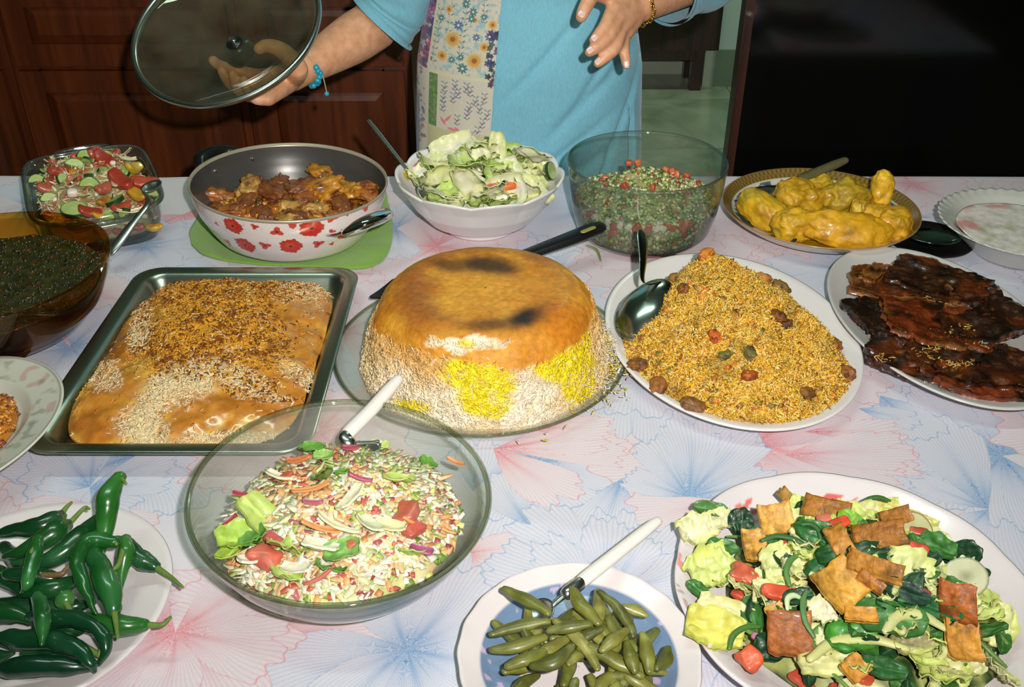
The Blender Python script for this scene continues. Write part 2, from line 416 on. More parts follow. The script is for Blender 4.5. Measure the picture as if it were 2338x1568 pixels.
M_black = plain('black_plastic', (20, 22, 22), .3, spec=.5)
M_whitep = plain('white_plastic', (240, 232, 224), .35, coat=.2, var=.02)
M_nonst = plain('nonstick_coating', (88, 86, 82), .32, .4, var=.1, vs=300, bump=.05, bs=900)
M_glass = thin_glass('clear_glass', (.975, .98, .96), (.50, .56, .46), 1.0, .07, (.82, .80, .74))
M_glass2 = thin_glass('thick_glass', (.90, .93, .90), (.30, .38, .33), 1.0, .03, (.6, .62, .55))
M_glassr = thin_glass('glass_rim', (.80, .84, .72), (.28, .33, .22), 1.0)
M_amber = thin_glass('amber_glass', (.93, .66, .22), (.40, .16, .02), 1.0)
M_lidg = thin_glass('lid_glass', (.86, .86, .76), (.5, .52, .42), 1.4, .05, (.40, .40, .28))  # khaki reflection put into the lid's diffuse haze colour

# ------------------------------------------------------------------ the room
def struct(name, V, Fs, m, **k):
    o = obj(name, V, Fs, m, smooth_on=False, **k); o['kind'] = 'structure'; return o
M_wall = plain('painted_wall', (196, 208, 196), .8, var=.03)
M_dwall = plain('dark_grey_wall', (96, 92, 84), .8, var=.05)  # darker grey base colour for the left, right and front walls
M_skirt = plain('stone_skirting', (128, 138, 118), .4, var=.12, vs=6)
def marble():
    m, t, b = nt('marble_floor'); L = t.links; tc = t.nodes.new('ShaderNodeTexCoord')
    nz = t.nodes.new('ShaderNodeTexNoise'); nz.inputs['Scale'].default_value = 2.2; nz.inputs['Detail'].default_value = 8; nz.inputs['Distortion'].default_value = 1.5; L.new(tc.outputs['Object'], nz.inputs['Vector'])
    cr = t.nodes.new('ShaderNodeValToRGB'); cr.color_ramp.elements[0].position = .35; cr.color_ramp.elements[1].position = .7
    cr.color_ramp.elements[0].color = (*s2l((104, 116, 92)), 1); cr.color_ramp.elements[1].color = (*s2l((150, 160, 132)), 1); L.new(nz.outputs['Fac'], cr.inputs[0]); L.new(cr.outputs[0], b.inputs['Base Color']); b.inputs['Roughness'].default_value = .22; return m
FZ = -0.75
# marble slabs laid on a screed, with recessed joints
fl_o = struct('floor', *bbox2(-3, 3.4, -1.6, 5.6, FZ - .06, FZ - .004), M_skirt)
M_marb = marble()
slab = make_mesh('marble_slab', *bbox2(-.298, .298, -.298, .298, -.004, 0), [M_marb], smooth_on=False)
for i in range(-5, 6):
    for j in range(-3, 10):
        o = put('floor_tile', slab, (i * .6 + .1, j * .6 + .35, FZ), None, parent=fl_o)
struct('ceiling', *bbox2(-3, 3.4, -1.6, 5.6, 1.95, 2.0), M_wall)
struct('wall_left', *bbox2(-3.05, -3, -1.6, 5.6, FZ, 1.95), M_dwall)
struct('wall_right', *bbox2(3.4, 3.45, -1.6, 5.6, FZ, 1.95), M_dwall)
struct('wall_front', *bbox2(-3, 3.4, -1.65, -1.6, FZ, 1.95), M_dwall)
struct('wall_back', *bbox2(-3, 3.4, 4.85, 4.9, FZ, 1.95), M_wall)
# white pier and stone plinth at the end of the passage
pL, pR = fw(1612, 90, 4.5)[0], fw(1696, 90, 4.5)[0] + .25
struct('trim_1', *bbox2(pL, pR, 4.45, 4.85, FZ + .17, 1.95), M_wall)
struct('trim_2', *bbox2(pL - .01, pR, 4.43, 4.85, FZ, FZ + .17), M_skirt)
xl = fw(1440, 100, 4.6)[0]
struct('baseboard_back', *bbox2(xl - 1.2, pL - .01, 4.62, 4.85, FZ, FZ + .19), M_skirt)
# the tube lamps (fittings)
M_tube = bpy.data.materials.new('lit_tube'); M_tube.use_nodes = True
_b = M_tube.node_tree.nodes['Principled BSDF']; _b.inputs['Emission Color'].default_value = (.75, 1, .88, 1); _b.inputs['Emission Strength'].default_value = 3.0
for (x, y, lab) in ((-.3, .9, 'ceiling tube light over the dining table'), (1.2, 3.5, 'ceiling tube light over the passage behind the table')):
    t = thing('tube_light', lab, 'lamp', (x, y, 1.90))
    obj('housing', *bbox2(x - .64, x + .64, y - .04, y + .04, 1.92, 1.95), M_whitep, t, smooth_on=False)
    obj('tube', *tube([(x - .6, y, 1.90), (x + .6, y, 1.90)], .014, 12), M_tube, t)
# dark wood sideboard against the passage wall
M_dw = wood('dark_walnut', (22, 10, 7), (52, 26, 16))
sx0, sx1 = fw(1455, 60, 4.4)[0], fw(1611, 60, 4.4)[0]
t = thing('wooden_chest', 'dark brown wooden chest at the far end of the marble passage', 'cabinet', ((sx0 + sx1) / 2, 4.5, FZ))
_z0 = fw(1500, 141, 4.32)[2]
obj('body', *bbox2(sx0 - .5, sx1, 4.34, 4.61, _z0, .25), M_dw, t, smooth_on=False)
for k in range(2):
    obj('door', *bbox2(sx0 - .45 + k * .42, sx0 - .06 + k * .42, 4.32, 4.34, _z0 + .05, .2), M_dw, t, smooth_on=False)
for xx in (sx0 - .47, sx1 - .05):
    for yy in (4.37, 4.56): obj('leg', *bbox2(xx, xx + .05, yy, yy + .05, FZ, _z0), M_dw, t, smooth_on=False)

# kitchen cupboards behind the cook
M_cab = wood('red_brown_cabinet_wood', (62, 26, 9), (100, 46, 17), .34, (22, 22, 1.6), .2)
def door_front(par, nm, x0, x1, z0, z1, y):
    """framed front: four rails round a raised centre panel"""
    w = .055; e = .004
    d = obj(nm, *cat([bbox2(x0, x0 + w, y - .02, y, z0, z1), bbox2(x1 - w, x1, y - .02, y, z0, z1), bbox2(x0 + w - e, x1 - w + e, y - .019, y, z0, z0 + w), bbox2(x0 + w - e, x1 - w + e, y - .019, y, z1 - w, z1)]), M_cab, par, smooth_on=False)
    a, b_, c, f = x0 + w, x1 - w, z0 + w, z1 - w; g = .022; yb, yf = y - .006, y - .017
    V = np.array([[a, yb, c], [b_, yb, c], [b_, yb, f], [a, yb, f], [a + g, yf, c + g], [b_ - g, yf, c + g], [b_ - g, yf, f - g], [a + g, yf, f - g],
                  [a, y - .001, c], [b_, y - .001, c], [b_, y - .001, f], [a, y - .001, f]])
    F = np.array([[0, 1, 5, 4], [1, 2, 6, 5], [2, 3, 7, 6], [3, 0, 4, 7], [4, 5, 6, 7], [9, 8, 11, 10], [8, 9, 1, 0], [9, 10, 2, 1], [10, 11, 3, 2], [11, 8, 0, 3]])
    obj('raised_panel', V, [F], M_cab, d, smooth_on=False); return d
YC = 2.42
zr = fw(500, 152, YC)[2]
cx = [fw(p, 300, YC)[0] for p in (-330, 70, 578, 950)]
for k, lab in enumerate(('brown kitchen cupboard at the left edge, deepest in shadow', 'brown wooden kitchen cupboard behind the raised glass lid', 'reddish brown kitchen cupboard lit between the lid and the blue dress')):
    a, b_ = cx[k], cx[k + 1]
    t = thing('kitchen_cupboard', lab, 'cupboard', ((a + b_) / 2, YC + .3, FZ), 'kitchen cupboards')
    obj('body', *bbox2(a + .001, b_ - .001, YC, YC + .58, FZ + .08, .16), M_cab, t, smooth_on=False)
    obj('plinth', *bbox2(a + .001, b_ - .001, YC + .05, YC + .55, FZ, FZ + .08), M_dw, t, smooth_on=False)
    door_front(t, 'door', a + .02, b_ - .02, FZ + .10, zr - .006, YC)
    door_front(t, 'drawer', a + .02, b_ - .02, zr + .006, .15, YC)
t = obj('worktop', *bbox2(cx[0], cx[3] + .02, YC - .03, YC + .6, .16, .20), M_skirt, smooth_on=False); tagit(t, 'stone worktop running over the brown kitchen cupboards', 'worktop')

# black door standing at the right, brown edge toward the passage
M_blackd = plain('black_lacquer', (9, 8, 8), .12, coat=.3, var=.2, vs=4)
YD = 1.98
xa, xb = fw(1672, 250, YD)[0], fw(1692, 250, YD)[0]
t = thing('black_door', 'tall black glossy door standing open in the dark beside the passage', 'door', (1.2, YD + .03, FZ))
obj('door_leaf', *bbox2(xb, 2.6, YD, YD + .035, FZ, 1.3), M_blackd, t, smooth_on=False)
obj('edge_strip', *bbox2(xa, xb, YD - .004, YD + .037, FZ, 1.3), wood('strip_wood', (40, 20, 14), (74, 40, 28)), t, smooth_on=False)['label'] = 'narrow brown wooden edge strip'

# table and cloth
TX0, TX1, TY0, TY1 = -1.18, 1.18, .30, 1.575
t = thing('dining_table', 'long wooden dining table hidden beneath the flowered cloth', 'table', (0, .95, FZ))
obj('tabletop', *bbox2(TX0, TX1, TY0, TY1, -.035, -.004), M_dw, t, smooth_on=False)
for y in (TY0 + .06, TY1 - .08): obj('apron', *bbox2(TX0 + .08, TX1 - .08, y, y + .02, -.13, -.035), M_dw, t, smooth_on=False)
for x in (TX0 + .09, TX1 - .09):
    for y in (TY0 + .09, TY1 - .09): obj('leg', *tube([(x, y, FZ), (x, y, -.3), (x, y, -.036)], [.022, .03, .036], 12, caps=False), M_dw, t)

def paint_cloth():
    PXM = 1650.0; X0, X1, Y0, Y1 = -1.2, 1.2, .28, 1.62
    W, Hh = int((X1 - X0) * PXM), int((Y1 - Y0) * PXM)
    img = np.empty((Hh, W, 3), np.float32); img[:] = s2l((214, 208, 214))
    rng = np.random.default_rng(5)
    BL, BF = s2l((70, 136, 190)), s2l((207, 210, 223)); PL, PF = s2l((214, 100, 112)), s2l((223, 209, 213))
    def petal(base, tip, half, hue, bend=0.0, seed=0):
        bx, by = base; dx, dy = tip[0] - bx, tip[1] - by; Ln = math.hypot(dx, dy); a0 = math.atan2(dy, dx)
        R = Ln * 1.12
        x0, x1 = int(max(0, (bx - R - X0) * PXM)), int(min(W, (bx + R - X0) * PXM)); y0, y1 = int(max(0, (Y1 - by - R) * PXM)), int(min(Hh, (Y1 - by + R) * PXM))
        if x1 <= x0 or y1 <= y0: return
        xx = X0 + (np.arange(x0, x1) + .5) / PXM - bx; yy = Y1 - (np.arange(y0, y1) + .5) / PXM - by
        gx, gy = np.meshgrid(xx.astype(np.float32), yy.astype(np.float32)); r = np.hypot(gx, gy) / Ln
        ph = np.arctan2(gy, gx) - a0 - bend * r; ph = (ph + np.pi) % (2 * np.pi) - np.pi; q = ph / half
        aq = np.abs(q); qq = q * 6 + seed * 2.1
        wav = 1 + .045 * np.sin(qq * 1.9 + seed) + .03 * np.sin(qq * 4.3 + seed * 5) - .07 * np.exp(-((q - .25 * math.sin(seed * 3.3)) / .12) ** 2)
        Rm = np.sqrt(np.clip(1 - aq ** 3.2, 0, 1)) * wav
        m = (r < Rm) & (aq < 1)
        if not m.any(): return
        lc, fc = (BL, BF) if hue == 'b' else (PL, PF)
        lw = .0009 / Ln
        edge = np.clip(1 - np.abs(Rm - r) / (lw * 2.6), 0, 1) * np.clip((r - .1) * 4, 0, 1)
        sidee = np.clip(1 - (1 - aq) * half * r * Ln / .0016, 0, 1)
        n = max(10, int(half * Ln / .0026)); hq = q * n + 2.5 * np.sin(r * 5 + seed) * q + .4 * np.sin(r * 11 + seed)
        hat = np.clip(np.cos(hq * np.pi) * 1.5 - .55, 0, 1)
        fade = .16 + .30 * np.clip(1 - r, 0, 1) ** 1.3 + .30 * np.clip((r - Rm + .22) / .22, 0, 1) ** 2 * .5
        core = np.exp(-(r / .26) ** 2) * .8 + np.exp(-(q / .16) ** 2) * np.clip(1 - r * 1.25, 0, 1) * .65 + .25 * np.exp(-((q + .55) / .1) ** 2) * np.clip(1 - r * 1.6, 0, 1)
        a = np.clip(np.maximum.reduce([edge * .75, sidee * .5 * np.clip(r * 5, 0, 1), hat * fade]) + core * (.50 + .35 * hat), 0, .9)[..., None]
        reg = img[y0:y1, x0:x1]; full = np.clip(.75 - .35 * r, .3, .75)[..., None]
        new = (reg[:] * 0 + s2l((214, 208, 214))) * (1 - full) + fc * full
        new = new * (1 - a) + lc * a
        reg[m] = new[m]
    def flower(c, hue, L0, seed, ang0=None, span=None, n=5):
        r = random.Random(seed); a = r.uniform(0, 6.28) if ang0 is None else ang0; span = span or r.uniform(3.4, 6.28)
        for ring in (0, 1):
            for k in range(n):
                th = a + span * (k + .5 * ring) / n + r.uniform(-.12, .12); L = L0 * (1.0 if ring == 0 else .74) * r.uniform(.82, 1.12)
                petal(c, (c[0] + L * math.cos(th), c[1] + L * math.sin(th)), span / n * .62, hue, r.uniform(-.25, .25), r.uniform(0, 9))
    # the print repeats in staggered rows, blue and pink by turns
    k = 0
    for j in range(-1, 7):
        for i in range(-1, 12):
            x = -1.25 + i * .235 + (j % 2) * .117 + rng.uniform(-.03, .03); y = .22 + j * .205 + rng.uniform(-.03, .03)
            flower((x, y), 'bp'[(i + j) % 2], rng.uniform(.14, .20), 100 + k, n=int(rng.integers(4, 6))); k += 1
    A2 = lambda x, y: tuple(at(x, y, 0)[:2])
    def P(b, tp, half, hue, bend=0, seed=1): petal(A2(*b), A2(*tp), half, hue, bend, seed)
    # the flowers that show between the dishes
    P((215, 1150), (40, 1165), .5, 'p', 0, 2); P((215, 1152), (330, 1230), .6, 'p', 0, 5)
    P((204, 1109), (95, 1090), .55, 'b', 0, 3); P((204, 1109), (300, 1160), .6, 'b', 0, 7); P((204, 1109), (385, 1110), .42, 'b', .15, 4)
    P((204, 1109), (120, 1000), .5, 'b', 0, 9); P((204, 1109), (225, 960), .38, 'b', 0, 6); P((204, 1109), (400, 1030), .42, 'b', 0, 8)
    P((1060, 1262), (1190, 1245), .7, 'p', 0, 3); P((1060, 1262), (1080, 1360), .8, 'p', 0, 6)
    P((1208, 1204), (1130, 1080), .6, 'b', 0, 4); P((1208, 1204), (1430, 1225), .55, 'b', -.2, 8)
    P((1080, 1120), (1095, 1000), .5, 'b', 0, 2)
    P((1127, 1023), (1290, 1150), .5, 'p', .1, 5); P((1127, 1023), (1430, 1010), .33, 'p', -.1, 3); P((1127, 1023), (1395, 985), .40, 'p', 0, 7); P((1200, 975), (1400, 975), .4, 'p', 0, 7)
    P((1420, 1090), (1365, 1240), .55, 'b', 0, 2)
    P((1680, 1140), (1600, 1290), .7, 'p', 0, 2); P((1690, 1130), (1450, 1190), .6, 'p', 0, 4)
    P((1572, 1132), (1425, 1085), .5, 'b', 0, 3); P((1572, 1132), (1480, 1000), .46, 'b', 0, 6); P((1572, 1132), (1780, 1090), .44, 'b', 0, 5); P((1572, 1132), (1710, 985), .42, 'b', 0, 8); P((1572, 1132), (1600, 950), .40, 'b', .1, 1)
    P((2258, 1160), (2120, 950), .5, 'b', 0, 2); P((2258, 1160), (2080, 1090), .42, 'b', 0, 9); P((2258, 1160), (2180, 1230), .5, 'b', 0, 4)
    P((2010, 900), (2130, 1000), .7, 'b', 0, 3); P((1960, 930), (2100, 960), .5, 'b', 0, 8)
    P((1836, 983), (2064, 985), .3, 'p', .1, 7)
    P((1791, 1036), (2108, 1050), .46, 'p', .12, 3); P((1791, 1036), (2060, 1083), .30, 'p', 0, 5); P((1791, 1036), (2075, 1020), .42, 'p', 0, 2)
    for (c, hue, sd, L0) in (((1000, 560), 'p', 3, .15), ((905, 520), 'b', 4, .13), ((1500, 580), 'p', 8, .14), ((330, 560), 'b', 5, .12), ((330, 700), 'p', 9, .12), ((160, 790), 'b', 12, .13), ((2200, 640), 'b', 6, .13), ((2080, 420), 'p', 2, .15), ((940, 830), 'b', 31, .14), ((620, 1460), 'p', 13, .15), ((930, 1480), 'b', 17, .14), ((780, 760), 'p', 20, .13), ((1390, 1350), 'b', 22, .12), ((400, 1440), 'p', 44, .13)):
        flower(A2(*c), hue, L0, sd, n=5)
    # woven look
    img *= (1 + .02 * rng.standard_normal((Hh, W, 1))).astype(np.float32)
    return img, (X0, X1, Y0, Y1)
_img, (cX0, cX1, cY0, cY1) = paint_cloth()
M_cloth = image_mat('flowered_cotton', _img, .85, .25, .1); del _img
def cloth_mesh():
    nx, ny = 300, 190; D = .24
    s = np.linspace(TX0 - D, TX1 + D, nx); q = np.linspace(TY0 - D, TY1 + .02 + D, ny)
    S, Q = np.meshgrid(s, q, indexing='ij')
    ex, ey0, ey1 = TX1 + .006, TY0 - .006, TY1 + .018
    X = np.clip(S, -ex, ex); Y = np.clip(Q, ey0, ey1)
    ox = np.maximum(np.abs(S) - ex, 0); oy = np.maximum(np.maximum(ey0 - Q, Q - ey1), 0); o = np.hypot(ox, oy)
    drop = o
    P = np.stack([S, Q, S * 0], -1)
    X = X + np.sign(S) * np.where(ox > 0, .012 + .012 * np.sin(Q * 38) * ox / D, 0); Y = Y + np.where(Q > ey1, .012, np.where(Q < ey0, -.012, 0)) + np.where(oy > 0, .010 * np.sin(S * 34) * oy / D, 0)
    Z = -.0012 + .0012 * fbm(P, 7, 2, 3) - drop
    # a few soft pressed creases and the slack far edge
    Z = Z + np.where(o == 0, .0016 * np.exp(-((S * .3 + Q - .72) / .012) ** 2) + .0014 * np.exp(-((S - .02 - .1 * Q) / .006) ** 2) + .003 * smooth(1.5, 1.59, Q) * vnoise(P * 6, 9), 0)
    V = np.stack([X, Y, Z], -1).reshape(-1, 3)
    V = np.vstack([V, V - [0, 0, .0]])
    n = nx * ny; i = np.arange(nx - 1)[:, None] * ny; j = np.arange(ny - 1)[None]; f = np.stack([i + j, i + ny + j, i + ny + j + 1, i + j + 1], -1).reshape(-1, 4)
    uv = np.stack([(S - cX0) / (cX1 - cX0), (Q - cY0) / (cY1 - cY0)], -1).reshape(-1, 2)
    return V[:n], [f], uv
v, f, uv = cloth_mesh()
t = obj('tablecloth', v, f, M_cloth, uv=uv); tagit(t, 'white tablecloth printed with large pink and blue line-drawn petals', 'tablecloth')

# ------------------------------------------------------------------ the cook
def person():
    M_skin, tt, bb = nt('skin'); L = tt.links; tc = tt.nodes.new('ShaderNodeTexCoord'); nz = tt.nodes.new('ShaderNodeTexNoise'); nz.inputs['Scale'].default_value = 60; nz.inputs['Detail'].default_value = 5; L.new(tc.outputs['Object'], nz.inputs['Vector'])
    cr = tt.nodes.new('ShaderNodeValToRGB'); cr.color_ramp.elements[0].position = .3; cr.color_ramp.elements[1].position = .75; cr.color_ramp.elements[0].color = (*s2l((206, 146, 108)), 1); cr.color_ramp.elements[1].color = (*s2l((234, 178, 138)), 1); L.new(nz.outputs['Fac'], cr.inputs[0]); L.new(cr.outputs[0], bb.inputs['Base Color'])
    bb.inputs['Roughness'].default_value = .48; bb.inputs['Subsurface Weight'].default_value = .15; bb.inputs['Subsurface Radius'].default_value = (.01, .004, .002); bb.inputs['Subsurface Scale'].default_value = .5
    bp = tt.nodes.new('ShaderNodeBump'); bp.inputs['Strength'].default_value = .25; bp.inputs['Distance'].default_value = .0006; n2 = tt.nodes.new('ShaderNodeTexNoise'); n2.inputs['Scale'].default_value = 380; L.new(tc.outputs['Object'], n2.inputs['Vector']); L.new(n2.outputs['Fac'], bp.inputs['Height']); L.new(bp.outputs[0], bb.inputs['Normal'])
    CXp, CYp = .034, 1.775
    root = thing('person', 'woman in a blue dress with patchwork panel, lifting a glass lid, other hand spread', 'person', (CXp, CYp, FZ))
    S = []
    def bone(*pts, n=14, sub=6):
        P = np.array([list(p[0]) + [p[1]] for p in pts]); S.append(tube(P[:, :3], P[:, 3], n, sub=sub if len(pts) > 2 else 0) if len(pts) > 2 else tube(spl(P, 8)[:, :3], spl(P, 8)[:, 3], n))
    A = np.array
    sh = .66   # neck base
    # torso, hips, neck, head, legs
    bone((A((CXp, CYp, .02)), .125), (A((CXp, CYp, .12)), .135), (A((CXp, CYp, .28)), .105), (A((CXp, CYp, .42)), .118), (A((CXp, CYp, .52)), .11), (A((CXp, CYp, .60)), .06), n=28)
    for s in (-1, 1):
        bone((A((CXp + s * .05, CYp, .10)), .115), (A((CXp + s * .085, CYp, -.05)), .095), (A((CXp + s * .09, CYp - .005, -.34)), .062), (A((CXp + s * .09, CYp + .01, -.50)), .052), (A((CXp + s * .09, CYp + .02, -.68)), .036), (A((CXp + s * .09, CYp + .02, -.715)), .034), n=20)
        bone((A((CXp + s * .09, CYp + .035, -.722)), .028), (A((CXp + s * .095, CYp - .05, -.724)), .026), (A((CXp + s * .10, CYp - .14, -.732)), .018))
    bone((A((CXp, CYp, .54)), .055), (A((CXp, CYp - .012, .64)), .05), (A((CXp, CYp - .02, .68)), .052))
    V, F = cube_grid(12); V = V / np.linalg.norm(V, axis=1)[:, None]
    V = V * [.074, .092, .112]; V[:, 0] *= 1 - .25 * smooth(.0, -.11, V[:, 2]); V = V + [CXp, CYp - .035, .765]; S.append((V, F))
    hd = A((CXp, CYp - .035, .765))
    bone((hd + [0, -.085, .012], .009), (hd + [0, -.097, -.012], .012), (hd + [0, -.103, -.026], .013))
    for s in (-1, 1): bone((hd + [s * .073, .005, .018], .012), (hd + [s * .077, .008, 0], .012), (hd + [s * .073, .005, -.024], .009))
    bone((hd + [-.022, -.086, -.052], .007), (hd + [0, -.092, -.052], .009), (hd + [.022, -.086, -.052], .007))
    # ---- right arm (photo left), forearm raised, hand under the lid's knob
    sR = A((CXp - .165, CYp, .545)); eR = fw(858, 56, 1.755); wR = fw(664, 176, 1.575)
    bone((A((CXp - .09, CYp, .54)), .06), (sR, .055), (sR * .5 + eR * .5, .047), (eR, .040), n=20)
    m1 = eR * .72 + wR * .28
    bone((eR, .0430), (m1, .0425), (eR * .4 + wR * .6, .0345), (eR * .15 + wR * .85, .0265), (wR, .0245), n=22)
    lc = A((-.436, 1.493, .283)); el, az = math.radians(57.1), math.radians(-16.5)
    nn = A((math.cos(el) * math.sin(az), -math.cos(el) * math.cos(az), math.sin(el))); ax = np.cross((0, 0, 1), nn); ax /= np.linalg.norm(ax); ay = np.cross(nn, ax)
    def lp(a, b, d): return lc + ax * a + ay * b - nn * d      # lid-plane coordinates, d behind the glass
    kn = [lp(.046, -.008, .090), lp(.038, -.026, .096), lp(.044, -.044, .096), lp(.056, -.058, .090)]
    for k_, r in zip(kn, (.0125, .013, .0125, .011)): bone((wR, .0225), (wR * .5 + k_ * .5, .017), (k_, r))
    bone((kn[0], .011), (lp(.016, -.006, .098), .010), (lp(-.016, -.008, .090), .009), (lp(-.034, -.020, .066), .0085), (lp(-.036, -.024, .050), .0078))
    bone((kn[1], .0115), (lp(.006, -.030, .100), .0105), (lp(-.012, -.040, .086), .0092), (lp(-.012, -.044, .064), .0085), (lp(-.011, -.044, .048), .0078))
    bone((kn[2], .0112), (lp(.020, -.052, .094), .0102), (lp(.010, -.056, .076), .009), (lp(.009, -.052, .060), .008), (lp(.009, -.048, .048), .0072))
    bone((kn[3], .0100), (lp(.040, -.064, .084), .0090), (lp(.030, -.060, .070), .0080), (lp(.026, -.050, .056), .0068))
    bone((wR, .021), (lp(.090, .000, .080), .0165), (lp(.060, .022, .070), .0135), (lp(.040, .020, .058), .0110), (lp(.033, .006, .050), .0092))
    # ---- left arm (photo right), hand spread over the dishes
    sL = A((CXp + .165, CYp, .545)); eL = A((.345, 1.74, .315)); wL = fw(1456, 20, 1.545)
    bone((A((CXp + .09, CYp, .54)), .06), (sL, .055), (sL * .5 + eL * .5, .047), (eL, .040), n=20)
    bone((eL, .039), (eL * .7 + wL * .3, .037), (eL * .3 + wL * .7, .029), (wL, .0225), n=20)
    K = [fw(1400, 22, 1.492), fw(1409, 44, 1.486), fw(1417, 66, 1.488), fw(1424, 84, 1.496)]
    tips = []
    for k_, r in zip(K, (.0122, .0126, .0122, .0112)): bone((wL, .0190), (wL * .5 + k_ * .5, .0158), (k_, r))
    for ch, rr in (((K[0], fw(1383, 58, 1.462), fw(1366, 80, 1.449), fw(1356, 91, 1.444)), (.0118, .0105, .0092, .0078)),
                   ((K[1], fw(1388, 84, 1.456), fw(1363, 107, 1.446), fw(1346, 119, 1.441)), (.0120, .0106, .0092, .0078)),
                   ((K[2], fw(1404, 108, 1.458), fw(1381, 131, 1.449), fw(1365, 144, 1.445)), (.0115, .0103, .0090, .0076)),
                   ((K[3], fw(1424, 112, 1.474), fw(1428, 133, 1.466), fw(1430, 148, 1.463)), (.0105, .0092, .0082, .0070)),
                   ((wL * .8 + K[0] * .2, fw(1400, -8, 1.512), fw(1358, -14, 1.486), fw(1338, 14, 1.466), fw(1327, 38, 1.456)), (.0175, .0160, .0125, .0110, .0092))):
        bone(*list(zip(ch, rr)), n=14); tips.append((ch[-2], ch[-1], rr[-1]))
    V, F = cat(S)
    o = obj('body', V, F, M_skin, root)
    md = o.modifiers.new('remesh', 'REMESH'); md.mode = 'VOXEL'; md.voxel_size = .0031; md.use_smooth_shade = True
    sm = o.modifiers.new('smooth', 'SMOOTH'); sm.factor = .5; sm.iterations = 3
    # nails
    M_nail = plain('pale_nail', (232, 190, 178), .2, coat=.5)
    camp = A((0, 0, CAMH))
    for a, b_, r in tips:
        d = (b_ - a) / np.linalg.norm(b_ - a); c = b_ + d * r * .0 - d * .001; up = camp - c; up -= d * (up @ d); up /= np.linalg.norm(up); up = up * .9 + A((0, 0, 1)) * .35; up -= d * (up @ d); up /= np.linalg.norm(up)
        v, f = rbox((0, 0, 0), (.0125, r * 1.25, .0028), .7, 5, np.stack([d, np.cross(up, d), up], 1)); obj('fingernail', v + c + up * (r * .86), f, M_nail, root)
    # face and hair
    M_hair = plain('dark_hair', (34, 22, 16), .45, var=.4, vs=300); M_eye = plain('eye_white', (235, 230, 225), .2); M_iris = plain('brown_iris', (50, 30, 20), .2); M_lip = plain('lips', (170, 80, 75), .4)
    for s in (-1, 1):
        v, f = blob((.026, .014, .013), 3, 0); e = obj('eye', v + hd + [s * .031, -.081, .004], f, M_eye, root); v, f = blob((.011, .006, .011), 3, 0); obj('iris', v + hd + [s * .031, -.087, .004], f, M_iris, e)
        obj('eyebrow', *tube([hd + [s * .016, -.089, .024], hd + [s * .032, -.086, .029], hd + [s * .048, -.074, .024]], .003, 8, sub=3), M_hair, root)
    obj('lips', *tube([hd + [-.022, -.094, -.053], hd + [0, -.101, -.051], hd + [.022, -.094, -.053]], .0055, 10, sub=4), M_lip, root)
    V, F = cube_grid(14); V = V / np.linalg.norm(V, axis=1)[:, None]; th = V.copy()
    V = V * [.090, .106, .124]; front = (th[:, 1] < -.15) & (th[:, 2] < .45); V[front] *= [.86, .62, .95]; V[:, 2] -= .09 * smooth(.1, .9, th[:, 1]) * (th[:, 2] < .2)
    V = V * (1 + .02 * fbm(th, 8, 3, 4))[:, None]; obj('hair', V + hd + [0, .014, .016], F, M_hair, root)
    # ---- dress
    def linen(name, c):
        m, t, b = nt(name); L = t.links; tc = t.nodes.new('ShaderNodeTexCoord'); mp = t.nodes.new('ShaderNodeMapping'); mp.inputs['Scale'].default_value = (500, 500, 120); L.new(tc.outputs['Object'], mp.inputs[0])
        nz = t.nodes.new('ShaderNodeTexNoise'); nz.inputs['Scale'].default_value = 1; nz.inputs['Detail'].default_value = 3; L.new(mp.outputs[0], nz.inputs['Vector'])
        n3 = t.nodes.new('ShaderNodeTexNoise'); n3.inputs['Scale'].default_value = 5; L.new(tc.outputs['Object'], n3.inputs['Vector'])
        ad = t.nodes.new('ShaderNodeMath'); ad.operation = 'ADD'; L.new(nz.outputs['Fac'], ad.inputs[0]); L.new(n3.outputs['Fac'], ad.inputs[1])
        mr = t.nodes.new('ShaderNodeMapRange'); mr.inputs[1].default_value = .6; mr.inputs[2].default_value = 1.4; L.new(ad.outputs[0], mr.inputs[0])
        mx = t.nodes.new('ShaderNodeMix'); mx.data_type = 'RGBA'; l = s2l(c); mx.inputs[6].default_value = (*(l * .82), 1); mx.inputs[7].default_value = (*np.clip(l * 1.18, 0, 1), 1); L.new(mr.outputs[0], mx.inputs['Factor']); L.new(mx.outputs[2], b.inputs['Base Color'])
        b.inputs['Roughness'].default_value = .85; b.inputs['Sheen Weight'].default_value = .25
        bp = t.nodes.new('ShaderNodeBump'); bp.inputs['Strength'].default_value = .35; bp.inputs['Distance'].default_value = .0012; L.new(nz.outputs['Fac'], bp.inputs['Height']); L.new(bp.outputs[0], b.inputs['Normal']); return m
    M_lin = linen('blue_linen', (118, 180, 198))
    zs = np.linspace(-.42, .60, 150); n = 300
    hw = np.interp(zs, [-.42, -.1, .05, .16, .28, .42, .54, .60], [.245, .222, .212, .205, .180, .186, .175, .085])
    dp = np.interp(zs, [-.42, -.1, .05, .16, .28, .42, .54, .60], [.150, .148, .147, .145, .132, .138, .125, .075])
    th = np.linspace(0, 2 * np.pi, n, endpoint=False); T, Z = np.meshgrid(th, zs)
    X = np.cos(T) ; Y = np.sin(T)
    P3 = np.stack([X * 1.2, Y * 1.2, Z * 2.0], -1)
    Df = 1 + .020 * fbm(P3, 2.0, 3, 7)
    # diagonal drag folds running from the raised hip, and straight hanging folds
    fr = X * .2
